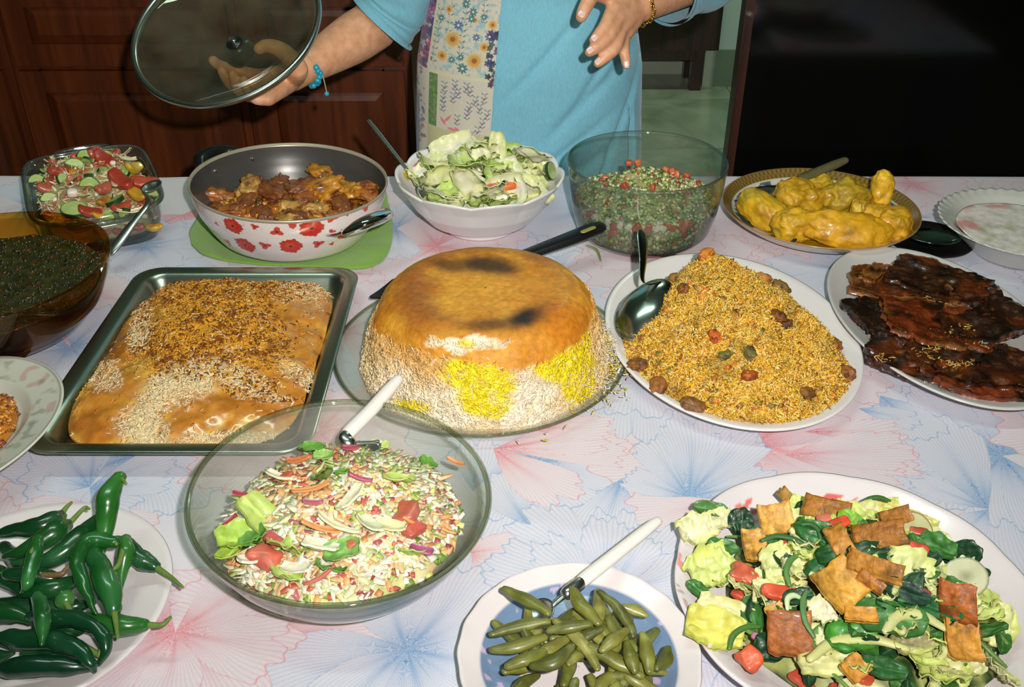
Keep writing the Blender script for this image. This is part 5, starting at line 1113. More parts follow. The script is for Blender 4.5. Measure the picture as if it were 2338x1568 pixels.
    for k in range(90):
        a, b = R_.uniform(-.82, .82), R_.uniform(-.85, .85); L = Rz @ np.array([a * (hx - .02), b * (hy - .02), 0]); rr = max(abs(a), abs(b)); z = .050 + .034 * (1 - rr ** 2.2); ty = 'ttcccoofycof'[k % 12]
        me = {'t': tw[k % 3], 'y': yw[k % 3], 'c': cs[(k % 2) * 2], 'o': ow[k % 2], 'f': cubes[0]}[ty]; nm, ca = {'t': ('tomato_wedge', 'tomato'), 'y': ('pepper_piece', 'pepper'), 'c': ('cucumber_slice', 'cucumber'), 'o': ('onion_sliver', 'onion'), 'f': ('feta_cube', 'cheese')}[ty]
        s = R_.uniform(.5, .8); o = put(nm, me, C + L + [0, 0, z], rotm(*R_.uniform(-.8, .8, 2), R_.uniform(0, 6)), (s, s, s)); tagit(o, 'small %s tucked %s of the mixed salad' % (nm.replace('_', ' '), sector(L[0], L[1], .12)), ca, 'pieces of the mixed salad in the glass baking dish')
    for k in range(22):      # low pieces against the near (front) and right walls
        if k < 12: L = Rz @ np.array([R_.uniform(-.07, .07), -(hy - .022), 0])
        else: L = Rz @ np.array([(hx - .022), R_.uniform(-.12, .10), 0])
        ty = 'tofytc'[k % 6]; me = {'t': tw[k % 3], 'y': yw[k % 3], 'c': cs[0], 'o': ow[k % 2], 'f': cubes[0]}[ty]; nm, ca = {'t': ('tomato_wedge', 'tomato'), 'y': ('pepper_piece', 'pepper'), 'c': ('cucumber_slice', 'cucumber'), 'o': ('onion_sliver', 'onion'), 'f': ('feta_cube', 'cheese')}[ty]
        o = put(nm, me, C + L + [0, 0, R_.uniform(.014, .045)], rotm(R_.uniform(-.5, .5), R_.uniform(-.4, .4), ang + (0 if k < 12 else math.pi / 2)), (.75, .6, .8)); tagit(o, '%s pressed behind the %s wall of the glass baking dish' % (nm.replace('_', ' '), 'near' if k < 12 else 'right'), ca, 'pieces behind the baking dish wall')
    spoon('salad_spoon', 'grey steel salad spoon leaning out over the near rim of the baking dish', at(345, 425, .080), at(362, 412, .080), at(338, 462, .080), at(256, 572, .036), .026, M_steel, hw=.006, he=.0085, hflat=.3)
glass_dish()

# ---------------- 7. amber bowl with dark green herb stew
def amber():
    C = np.array([-.6645, 1.0703, 0]); t = thing('amber_bowl', 'deep amber glass bowl of dark green stew at the left edge', 'bowl', C)
    prof = dens([(.001, 0), (.070, 0), (.078, .003), (.108, .018), (.132, .045), (.146, .078), (.1525, .1), (.1525, .1025), (.1495, .1025), (.1475, .0985), (.1415, .078), (.128, .047), (.105, .022), (.077, .007), (.001, .005)], .01)
    v, f, q = lathe(prof, 128); obj('glass_body', v + C, f, M_amber, t)
    def zf(U, W, X, Y, R): return .072 + .003 * fbm(np.stack([X, Y, X * 0], -1), 60, 3, 2)
    v, f, V = grid_mound(C[:2], .138, .138, zf, 90); pr = np.array([(.137, .071), (.124, .047), (.101, .024), (.070, .010), (.001, .010)]); v2, f2, _ = lathe(pr, 96, c=C); v, f = cat([(v, f), (v2, f2)])
    c = mixc(s2l((38, 40, 14)), s2l((64, 62, 26)), np.clip(.5 + fbm(v, 130, 3, 5), 0, 1)); c = mixc(c, s2l((110, 40, 20)), smooth(.35, .55, fbm(v, 90, 2, 11)))
    ST = stuff('herb_stew', v, f, M_glaze, c, 'dark green herb stew with red specks in the amber bowl', 'stew')
    R_ = np.random.default_rng(4); P, N = surf_pts(V, 1400, R_); v, f, c = scatter(P, N, R_.uniform(.002, .006, 1400), R_.uniform(.0012, .003, 1400), pick(R_, 1400, [(44, 46, 18), (66, 62, 28), (104, 42, 22), (28, 32, 13)], [5, 2.5, .7, 5]), R_, shape='dice', tilt=.4); stuff('chopped_herbs', v, f, M_glaze, c, parent=ST)
amber()

# ---------------- 8. steel tray of rice and sauce casserole
def tray():
    C = np.array([-.367, .991, 0]); hx, hy = .1555, .205; t = thing('steel_tray', 'rectangular polished steel tray with rounded corners and flat lip', 'tray', C)
    n = 200; th = np.linspace(0, 2 * np.pi, n, endpoint=False)
    def rr(ax_, ay_, r):
        # rounded rectangle by arc length
        r = min(r, ax_, ay_); pts = []
        for cx_, cy_, a0 in ((ax_ - r, ay_ - r, 0), (-ax_ + r, ay_ - r, 90), (-ax_ + r, -ay_ + r, 180), (ax_ - r, -ay_ + r, 270)):
            for a in np.radians(np.linspace(a0, a0 + 90, n // 8)): pts.append([cx_ + r * math.cos(a), cy_ + r * math.sin(a)])
            nxt = {0: (-1, 0), 90: (0, -1), 180: (1, 0), 270: (0, 1)}[a0]; ln = 2 * ((ax_ - r) if nxt[0] else (ay_ - r)); p = np.array(pts[-1])
            for s in np.linspace(0, 1, n // 8 + 2)[1:-1]: pts.append(list(p + np.array(nxt) * ln * s))
        return np.array(pts)
    m = len(rr(hx, hy, .03))
    lst = [(.040, 0, .02), (.034, .0005, .02), (.028, .004, .024), (.020, .022, .028), (.016, .0265, .03), (.004, .0275, .034), (.0008, .0270, .036), (0, .0285, .036), (.0012, .0300, .036), (.004, .0300, .036), (.015, .0292, .032), (.0185, .0275, .03), (.0225, .022, .028), (.030, .006, .024), (.036, .0018, .02), (.042, .0018, .02)]
    V = np.vstack([np.c_[rr(hx - d, hy - d, max(r - d * .3, .012)), np.full(m, z)] for d, z, r in lst]); F = [ring_faces(len(lst), m)]
    k = len(V); V = np.vstack([V, [[0, 0, 0], [0, 0, .0018]]]); j = np.arange(m); F.append(np.stack([(j + 1) % m, j, np.full(m, k)], -1)); l = (len(lst) - 1) * m; F.append(np.stack([l + j, l + (j + 1) % m, np.full(m, k + 1)], -1))
    obj('tray_body', V + C, F, M_traym, t)
    def zf(U, W, X, Y, R):
        P3 = np.stack([X, Y, X * 0], -1); base = .024 + .022 * (1 - R ** 2.6) + .012 * np.exp(-((U + .05) ** 2 + (W - .25) ** 2) * 3)
        return base + .0055 * fbm(P3, 34, 3, 5) - .004 * smooth(.93, 1.0, R)
    v, f, V3 = grid_mound((C[0], C[1] - .003), hx - .0245, hy - .0255, zf, 150, 5.5, base=.012)
    def masks(P):
        x, y = proj(P); nz = fbm(P, 45, 3, 7); nz2 = fbm(P, 110, 2, 17)
        def el(cx_, cy_, a, b, r=0.0, s=.35): 
            cr, sr = math.cos(r), math.sin(r); dx, dy = x - cx_, y - cy_; d = np.hypot((dx * cr + dy * sr) / a, (-dx * sr + dy * cr) / b); return smooth(1 + s, 1 - s, d + nz * .65 + nz2 * .45)
        sauce = np.maximum.reduce([el(440, 950, 90, 55), el(620, 905, 105, 75, -.2), el(250, 920, 62, 100, .35), el(215, 985, 45, 50), el(700, 690, 80, 120, .1), el(720, 800, 50, 90), el(330, 700, 50, 75, .6), el(260, 790, 40, 90, .5)])
        crumb = np.maximum.reduce([el(520, 740, 190, 110, .2), el(480, 650, 130, 50), el(620, 650, 80, 60), el(420, 800, 120, 60), el(560, 850, 110, 50, .3)])
        white = np.maximum.reduce([el(400, 890, 120, 45, -.5), el(560, 870, 80, 30, .4), el(330, 970, 60, 60), el(320, 750, 26, 50, .3), el(700, 650, 60, 60, .7, .3) * .8, el(690, 860, 60, 25, .5) * .9, el(240, 860, 40, 36) * .9, el(520, 1000, 120, 16), el(750, 880, 30, 40) * .6, el(730, 930, 30, 40)])
        return sauce, crumb, white, nz, nz2
    def colour(P):
        s, c, w, nz, n2 = masks(P); col = mixc(s2l((196, 138, 48)), s2l((222, 172, 76)), np.clip(.5 + nz + n2 * .5, 0, 1)); col = mixc(col, s2l((218, 154, 40)), c * .8); col = mixc(col, s2l((140, 76, 20)), c * smooth(.05, .35, n2)); col = mixc(col, mixc(s2l((182, 108, 36)), s2l((206, 138, 50)), np.clip(.5 + nz * 1.2, 0, 1)), np.clip(s * (1 - .35 * c), 0, 1)); col = mixc(col, s2l((230, 206, 158)), np.clip(w * (1 - s * .75), 0, 1)); return col, s, c, w
    col, *_ = colour(v); CS = stuff('rice_casserole', v, f, M_glaze, col, 'layered rice casserole with orange-brown sauce heaped in the steel tray', 'rice')
    R_ = np.random.default_rng(9); n = 12000; P, N = surf_pts(V3, n, R_); col, s, c, w = colour(P); keep = R_.random(n) < np.clip(.25 + .9 * w + .75 * c - .75 * s * (1 - w * .6), .03, 1); P, N, col, s, c, w = (q[keep] for q in (P, N, col, s, c, w)); n = len(P)
    gc = mixc(col * R_.uniform(.85, 1.2, (n, 1)), s2l((236, 214, 168)), np.clip(w * 1.0, 0, 1) * (R_.random(n) < .75)); dk = (R_.random(n) < .30 * c); gc[dk] = s2l((130, 72, 20)) * R_.uniform(.6, 1.4, (dk.sum(), 1)); yl = (R_.random(n) < .35 * c) & ~dk; gc[yl] = s2l((226, 160, 36)); wh = R_.random(n) < .06; gc[wh] = s2l((234, 210, 158))
    v, f, gc = scatter(P, N, R_.uniform(.006, .0105, n), R_.uniform(.0018, .0026, n), gc, R_, tilt=.3, lift=.0004); stuff('rice_grains', v, f, M_rice, gc, parent=CS)
tray()

# ---------------- 9. left edge plate with orange stew
def left_plate():
    C = np.array([-.617, .815, 0]); TL = lambda q: (q - C) @ tiltm(.10, .02).T + C + [0, 0, .0065]; t = thing('floral_plate', 'cream plate with small painted flowers holding orange stew, overlapping the tray', 'plate', C)
    n = 320; z0 = .006
    prof = dens([(.001, .004), (.05, .004), (.056, 0), (.062, 0), (.066, .005), (.088, .012), (.100, .022), (.1358, .030), (.1368, .0315), (.1355, .0325), (.100, .0252), (.088, .0165), (.066, .009), (.001, .008)], .0022)
    v, f, q = lathe(prof, n); r, th, z = q.T; inner = np.arange(len(v)) // n > len(prof) * .5; P = np.stack([r * np.cos(th), r * np.sin(th), z * 0], -1); col = np.tile(s2l((212, 210, 194)), (len(v), 1)); rim = inner & (r > .102) & (r < .130); w1, w2, w3 = fbm(P, 55, 2, 3), fbm(P, 65, 2, 9), fbm(P, 90, 2, 14)
    col[rim] = mixc(col[rim], s2l((150, 160, 130)), smooth(.22, .4, w1[rim]) * .5); col[rim] = mixc(col[rim], s2l((196, 120, 120)), smooth(.3, .46, w2[rim]) * .45); col[rim] = mixc(col[rim], s2l((120, 130, 110)), smooth(.38, .45, w3[rim]) * .45); col[inner & (np.abs(r - .1325) < .0011)] = s2l((160, 160, 145))
    obj('plate_body', TL(v + C), f, M_china, t, col=col)
    v, f, V = grid_mound((C[0] - .004, C[1]), .088, .088, lambda U, W, X, Y, R: .018 + .030 * (1 - R ** 2) + .005 * fbm(np.stack([X, Y, X * 0], -1), 40, 3, 2), 70, base=.014)
    c = mixc(s2l((168, 92, 22)), s2l((206, 134, 44)), np.clip(.5 + fbm(v, 70, 3, 5), 0, 1)); v = TL(v); V = TL(V.reshape(-1, 3)).reshape(V.shape); ST = stuff('orange_stew', v, f, M_glaze, c, 'orange-brown stew heaped on the cream floral plate', 'stew')
    R_ = np.random.default_rng(14); P, N = surf_pts(V, 900, R_); v, f, c = scatter(P, N, R_.uniform(.003, .008, 900), R_.uniform(.002, .004, 900), pick(R_, 900, [(196, 116, 30), (216, 150, 60), (140, 70, 22)], [4, 3, 2]), R_, shape='dice', tilt=.4); stuff('stew_bits', v, f, M_glaze, c, parent=ST)
left_plate()

# ---------------- 10. tahdig rice cake on a glass plate
def cake():
    Cp = np.array([-.0390, 1.012, 0]); t = thing('glass_plate', 'large round clear glass serving plate beneath the golden rice cake', 'plate', Cp)
    prof = dens([(.001, .001), (.10, .001), (.104, 0), (.108, 0), (.112, .003), (.150, .008), (.1795, .015), (.1815, .0162), (.1795, .0175), (.150, .0115), (.112, .0065), (.001, .0050)], .01); v, f, q = lathe(prof, 160); obj('glass_body', v + Cp, f, M_glass, t)
    v, f, q = lathe([(.1785, .0142), (.1815, .0148), (.1828, .0165), (.1810, .0182), (.1785, .0175), (.1785, .0142)], 160); obj('rim', v + Cp, f, M_glassr, t)['label'] = 'dark-looking thick glass edge'
    C = np.array([-.0318, .9975, 0])
    prof = dens([(.001, .0062), (.150, .0062), (.1535, .012), (.1515, .024), (.1460, .045), (.1385, .066), (.1310, .082), (.1245, .094), (.1150, .1035), (.1020, .1085), (.085, .1095), (.060, .1085), (.03, .1080), (.001, .1080)], .0025)
    n = 300; v, f, q = lathe(prof, n); r, th, z = q.T; d = np.c_[np.cos(th), np.sin(th), 0 * th]; sidew = smooth(.108, .09, z) * (z > .007)
    v = v + d * smooth(0, .03, r)[:, None] * ((.0045 * fbm(v, 22, 3, 3) + .0016 * fbm(v, 140, 2, 4)) * (.25 + .75 * sidew))[:, None] + np.c_[0 * r, 0 * r, .0010 * fbm(v, 60, 3, 8) * (z > .09)]
    # gentle raised ring left by the pan base and a slump at the right
    v[:, 2] += .0016 * np.exp(-((r - .092) / .012) ** 2) * (z > .1); v = v + C
    def colour(P):
        x, y = proj(P); r = np.hypot(P[:, 0] - C[0], P[:, 1] - C[1]); z = P[:, 2]; nz, n2, n3 = fbm(P, 30, 3, 5), fbm(P, 90, 3, 9), fbm(P, 12, 2, 6)
        gold = mixc(s2l((206, 128, 24)), s2l((226, 160, 48)), np.clip(.5 + nz * .9 + n2 * .4, 0, 1))
        def el(cx_, cy_, a, b, rt=0.0, s=.5, w=.35): cr, sr = math.cos(rt), math.sin(rt); dx, dy = x - cx_, y - cy_; return smooth(1 + s, 1 - s, np.hypot((dx * cr + dy * sr) / a, (-dx * sr + dy * cr) / b) + nz * w)
        ring = np.exp(-((r - .092) / .016) ** 2) * smooth(.095, .105, z)
        gold = mixc(gold, s2l((150, 82, 20)), np.clip(ring * (.35 + .7 * np.clip(n3 + .2, 0, 1)), 0, .8))
        gold = mixc(gold, s2l((150, 80, 18)), el(950, 690, 45, 60, .3, .6) * .75); gold = mixc(gold, s2l((44, 26, 12)), np.maximum.reduce([el(1112, 606, 66, 20, .05, .6), el(1035, 606, 48, 15, 0, .6) * .8, el(1205, 724, 58, 20, -.24, .6) * 1.1, el(1130, 740, 66, 12, -.1, .6) * .65]) * .92)
        gold = mixc(gold, s2l((206, 120, 16)), el(1290, 745, 60, 60, 0, .6) * .8)
        # side: gold fading to cream and saffron rice
        ang = np.arctan2(P[:, 1] - C[1], P[:, 0] - C[0]); edge = .082 + .006 * np.sin(ang * 3 + 1) + .008 * nz + .006 * n2
        side = mixc(s2l((238, 204, 142)), s2l((242, 220, 176)), np.clip(.5 + n2, 0, 1)); side = mixc(side, s2l((216, 160, 70)), smooth(.035, .085, z + .014 * nz) * .85)
        white = np.maximum.reduce([el(1075, 790, 85, 28), el(1060, 812, 40, 14), el(1010, 930, 200, 50) * .9, el(1220, 900, 60, 60) * .9, el(900, 900, 60, 60) * .8, el(1100, 960, 250, 20)]); side = mixc(side, s2l((244, 228, 200)), white * np.clip(.9 + n2, 0, 1))
        yel = np.maximum.reduce([el(1085, 860, 85, 45, .2, .2), el(1100, 915, 62, 32, .1, .2), el(1290, 830, 70, 42, -.2, .2), el(1320, 790, 30, 40, 0, .25), el(1325, 880, 40, 40, 0, .2), el(940, 925, 40, 13, .2, .3), el(1065, 785, 20, 10, .2, .3), el(1130, 935, 30, 20, 0, .2)])
        back = (P[:, 1] > C[1] + .03).astype(float); yel = np.maximum(yel * (1 - back), back * smooth(.1, .25, fbm(P, 26, 2, 44)))
        yel = yel * np.clip(1.1 + 1.2 * n2, 0, 1); side = mixc(side, s2l((238, 214, 22)), yel)
        t_ = smooth(edge - .004, edge + .004, z); t_ = np.clip(t_ - smooth(.45, .6, el(1080, 786, 85, 22, 0, .5, .9) + n2 * .5), 0, 1)
        return mixc(side, gold, t_), t_, yel
    col, *_ = colour(v); o = obj('rice_cake', v, f, attrm('crusted_rice', .6, .03, .2, 150, .6, 300, dist=.0012), col=col); CK = o; tagit(o, 'big round turned-out rice cake with golden, scorched crust and saffron-yellow patches', 'rice')
    V3 = v.reshape(-1, n, 3); R_ = np.random.default_rng(77); m = 15000
    P, N = surf_pts(V3[::-1], m, R_, lambda c: (c[:, 2] < .104) & (c[:, 2] > .008)); out = P - C; N = np.c_[out[:, :2] / np.hypot(out[:, 0], out[:, 1])[:, None], np.full(len(P), .35)]
    gc, t_, yel = colour(P); keep = R_.random(m) < (1 - 1.0 * t_); P, N, gc = P[keep], N[keep], gc[keep]; m = len(P); gc = np.clip(gc * R_.uniform(.88, 1.12, (m, 1)), 0, 1); wh = R_.random(m) < .08; gc[wh] = s2l((232, 216, 190))
    v, f, gc = scatter(P, N, R_.uniform(.006, .0095, m), R_.uniform(.0017, .0024, m), gc, R_, tilt=.14, lift=-.0002); stuff('rice_grains', v, f, M_rice, gc, parent=CK)
    # fallen grains on the plate at the right and front
    m = 900; a = R_.normal(.12, .42, m); r = .148 + np.abs(R_.normal(0, .014, m)); P = np.c_[C[0] + r * np.cos(a), C[1] + r * np.sin(a), .010 + np.maximum(0, .030 - (r - .148) * 1.3) * R_.random(m)]; P[:, 2] = np.maximum(P[:, 2] * (r < .172), .0125)
    gc = pick(R_, m, [(238, 226, 206), (236, 214, 60), (226, 190, 110)], [6, 2, 1], .06); v, f, gc = scatter(P, np.tile([0, 0, 1.], (m, 1)), R_.uniform(.006, .0095, m), R_.uniform(.0017, .0024, m), gc, R_, tilt=.25); stuff('fallen_rice', v, f, M_rice, gc, parent=CK)
    # black spatula behind the cake
    a = at(848, 680, .022); h0 = at(1195, 583, .040); h1 = at(1300, 545, .050); h2 = at(1362, 520, .055); sp = thing('black_spatula', 'black plastic spatula lying behind the rice cake, handle to the upper right', 'spatula', at(1190, 590, 0))
    bl = at(1010, 640, .024); d = (bl - a) / np.linalg.norm(bl - a); w = np.cross((0, 0, 1), d); v, f, uv = sheet(.15, .075, 3, 0, .01, .002, 12, 6, lambda u: np.clip((u + 1) * 1.6, .05, 1) * np.clip(1.3 - .5 * u, 0, 1)); obj('blade', v @ np.stack([d, w, np.cross(d, w)], 1).T + a + d * .075, f, M_black, sp)
    obj('shaft', *tube([a + d * .14 + [0, .03, .004], h0 * .5 + (a + d * .14 + [0, .03, .004]) * .5 + [0, .018, 0], h0], [.006, .007, .011], 12, sub=6, flat=.5), M_black, sp)
    H = obj('handle', *tube([h0, h1, h2], [.0115, .0150, .0150], 20, sub=8, flat=.5), M_black, sp); e = (h2 - h1) / np.linalg.norm(h2 - h1); c0 = at(1343, 524, .0625)
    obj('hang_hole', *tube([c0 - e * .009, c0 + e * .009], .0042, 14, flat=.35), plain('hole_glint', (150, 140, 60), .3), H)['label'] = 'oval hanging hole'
    q = at(1345, 575, .002); o = obj('herb_sprig', *tube([at(1340, 560, .002), at(1362, 570, .003), at(1372, 595, .002)], [.0014, .0022, .0012], 8, sub=5, flat=.6), M_leaf, col=s2l((130, 146, 80))); tagit(o, 'pale green herb shred dropped on the cloth below the chopped salad bowl', 'herb')
cake()

# ---------------- 11. oval dish of mixed yellow rice
def ellipse_plate(name, lab, c, a, b, rot, H, rim=.024, m=None, colr=(232, 226, 222), rad=None, n=160, decor=None, cat_='plate'):
    C = np.array([c[0], c[1], 0.]); t = thing(name, lab, cat_, C); s = a
    prof = dens([(.001, .003), (s * .55, .003), (s * .58, 0), (s * .62, 0), (s * .65, .004), (s * .80, H * .45), (s * .96, H * .92), (s * 1.0, H), (s * 1.0, H + .0018), (s * .985, H + .0022), (s * .95, H * .92 + .002), (s * .80, H * .45 + .003), (s * .64, .0075), (.001, .0065)], .0025 if decor else .006)
    v, f, q = lathe(prof, n, sy=b / a, rot=rot, rad=rad); col = np.tile(s2l(colr), (len(v), 1)); inner = np.arange(len(v)) // n > len(prof) * .5
    if decor is not None: col = decor(v + C, q, inner, col)
    obj('plate_body', v + C, f, m or M_china, t, col=col); return C
def biryani():
    C = ellipse_plate('oval_platter', 'white oval platter under the big heap of mixed yellow rice', (.2771, 1.0436), .2094, .1568, math.radians(-86.9), .020)
    sil = [((1425, 770), .02), ((1440, 830), .02), ((1500, 900), .02), ((1640, 960), .02), ((1800, 965), .02), ((1905, 930), .02), ((1940, 860), .02), ((1925, 790), .03), ((1870, 700), .045), ((1760, 600), .06), ((1600, 590), .06), ((1520, 640), .05), ((1440, 720), .03)]
    B = np.array([at(*p, z)[:2] for p, z in sil]); loop = spl(np.vstack([B, B[0]]), 12)[:-1]; cen = np.array([.268, 1.03]); k = 46; _r0 = math.radians(-86.9); _q = loop - C[:2]; _u = np.stack([(_q[:, 0] * math.cos(_r0) + _q[:, 1] * math.sin(_r0)) / .2094, (-_q[:, 0] * math.sin(_r0) + _q[:, 1] * math.cos(_r0)) / .1568], -1); _n = np.linalg.norm(_u, axis=1); loop = C[:2] + _q * np.minimum(1, .93 / _n)[:, None];
    def platez(X, Y): qx, qy = X - C[0], Y - C[1]; rn = np.hypot((qx * math.cos(_r0) + qy * math.sin(_r0)) / .2094, (-qx * math.sin(_r0) + qy * math.cos(_r0)) / .1568); return np.interp(rn, [.64, .8, .95, 1], [.0078, .0125, .0208, .023])
    rr = np.linspace(0, 1, k) ** .85
    rel = loop - cen; X = cen[0] + rel[None, :, 0] * rr[:, None]; Y = cen[1] + rel[None, :, 1] * rr[:, None]; P3 = np.stack([X, Y, X * 0], -1); R = rr[:, None] * np.ones(len(loop))
    Z = .010 + .086 * (1 - R ** 2.0) + .017 * fbm(P3, 24, 3, 3) * (1 - R ** 6) + .005 * fbm(P3, 60, 2, 6) + .026 * np.exp(-((X - .245) ** 2 + (Y - 1.13) ** 2) / .0030) + .010 * np.exp(-((X - .345) ** 2 + (Y - 1.13) ** 2) / .0006)
    Z = np.maximum(Z, platez(X, Y) + .0004); V3 = np.stack([X, Y, Z], -1)[:, ::-1] if np.cross(rel[0], rel[5]) < 0 else np.stack([X, Y, Z], -1)
    m = V3.shape[1]; bot = V3[-1].copy(); bot[:, :2] = cen + (bot[:, :2] - cen) * .97; bot[:, 2] = platez(bot[:, 0], bot[:, 1]) + .0002; v = np.vstack([V3.reshape(-1, 3), bot, [[cen[0], cen[1], .0085]]]); F = [ring_faces(k + 1, m)]; j = np.arange(m); F.append(np.stack([k * m + (j + 1) % m, k * m + j, np.full(m, (k + 1) * m)], -1))
    c = mixc(s2l((176, 122, 30)), s2l((206, 154, 48)), np.clip(.5 + fbm(v, 60, 3, 3), 0, 1)); c = mixc(c, s2l((110, 76, 24)), smooth(.15, .5, fbm(v, 40, 3, 13)) * .8); MR = stuff('mixed_rice', v, F, M_food, c, 'tall heap of yellow mixed rice with meat and vegetables on the oval platter', 'rice')
    R_ = np.random.default_rng(21); n = 24000; P, N = surf_pts(V3, n, R_); gc = pick(R_, n, [(242, 188, 60), (248, 212, 116), (226, 164, 48), (246, 200, 36), (184, 128, 40), (248, 224, 156), (216, 132, 32), (140, 112, 42)], [8, 6, 4, 3, 1.6, 2.5, 1.0, 1.0], .1)
    dk = smooth(.12, .45, fbm(P, 42, 3, 13)); gc = gc * (1 - .30 * dk[:, None]); v, f, gc = scatter(P, N, R_.uniform(.007, .014, n), R_.uniform(.0014, .0021, n), gc, R_, tilt=.5, lift=.0012); stuff('rice_grains', v, f, M_rice, gc, parent=MR)
    P, N = surf_pts(V3, 300, R_); v, f, gc = scatter(P, N, R_.uniform(.006, .012, 300), R_.uniform(.003, .006, 300), pick(R_, 300, [(150, 102, 40), (136, 118, 46), (166, 104, 42), (206, 110, 36)], [4, 4, 3, .8]), R_, shape='dice', tilt=.5, lift=.0005); stuff('vegetable_bits', v, f, M_food, gc, parent=MR)
    rs = [(1748, 632, .020, (190, 124, 62), 'curved light brown meat sliver high at the right of the rice heap'), (1775, 728, .022, (126, 72, 30), 'dark brown raisin-like meat piece in the middle of the rice heap'), (1793, 745, .016, (110, 66, 30), 'second dark piece touching the one in the middle of the rice'), (1630, 772, .018, (214, 100, 26), 'orange carrot piece in the centre of the rice heap'), (1712, 865, .020, (170, 84, 26), 'reddish brown meat piece low in the front of the rice'), (1928, 857, .026, (150, 92, 44), 'brown meat piece sticking out over the right rim of the platter'), (1608, 563, .022, (196, 118, 30), 'brown lump crowning the back of the rice heap'), (1815, 635, .026, (134, 98, 36), 'tall browned lump at the back right shoulder of the rice'), (1925, 780, .026, (160, 104, 36), 'browned lump at the far right of the rice heap'), (1455, 840, .026, (140, 86, 32), 'brown meat lump at the left edge of the rice'), (1500, 885, .024, (150, 92, 36), 'brown meat lump at the lower left of the rice'), (1570, 940, .028, (134, 90, 44), 'grey-brown meat lump at the front of the rice'), (1560, 665, .020, (140, 84, 30), 'brown meat piece beside the serving spoon'), (1655, 820, .016, (116, 110, 44), 'green bean piece in the centre front of the rice'), (1715, 815, .018, (110, 98, 46), 'olive bean piece below the dark raisin pieces'), (1840, 900, .020, (140, 92, 32), 'brown piece low at the right front of the rice'), (1520, 620, .020, (160, 110, 40), 'brown lump at the upper left shoulder of the rice')]
    for k_, (px, py, s, cc, lb) in enumerate(rs):
        # find the heap surface under the photo point
        x, y = proj(V3.reshape(-1, 3)); i = np.argmin((x - px) ** 2 + (y - py) ** 2 - V3.reshape(-1, 3)[:, 2] * 2000); p = V3.reshape(-1, 3)[i] + [0, 0, .003]
        v, f = blob((s, s * .75, s * .6), k_ + 2, .42, 2.6, 10, .8); v = v @ rotm(.4 * math.sin(k_), .3, k_ * 1.7).T; o = obj('meat_piece' if 'meat' in lb or 'lump' in lb else 'vegetable_piece', v + p, f, M_crisp, col=mixc(s2l(cc), s2l(np.array(cc) * .6), smooth(0, .5, fbm(v, 150, 2, k_)))); tagit(o, lb, 'rice topping', 'pieces in the mixed rice')
    M_mir = plain('mirror_steel', (170, 185, 172), .2, 1.0)
    b = at(1476, 705, .052); up = np.array([.25, -.55, .8]); tip = at(1432, 775, .030)
    spoon('serving_spoon', 'large steel serving spoon lying face down at the left of the mixed rice', b, tip, at(1470, 645, .085), fw(1466, 532, 1.170), .072, M_mir, depth=.016, up=(-.30, -.35, .9), hw=.0055, he=.0105, hflat=.22, down=True)
biryani()

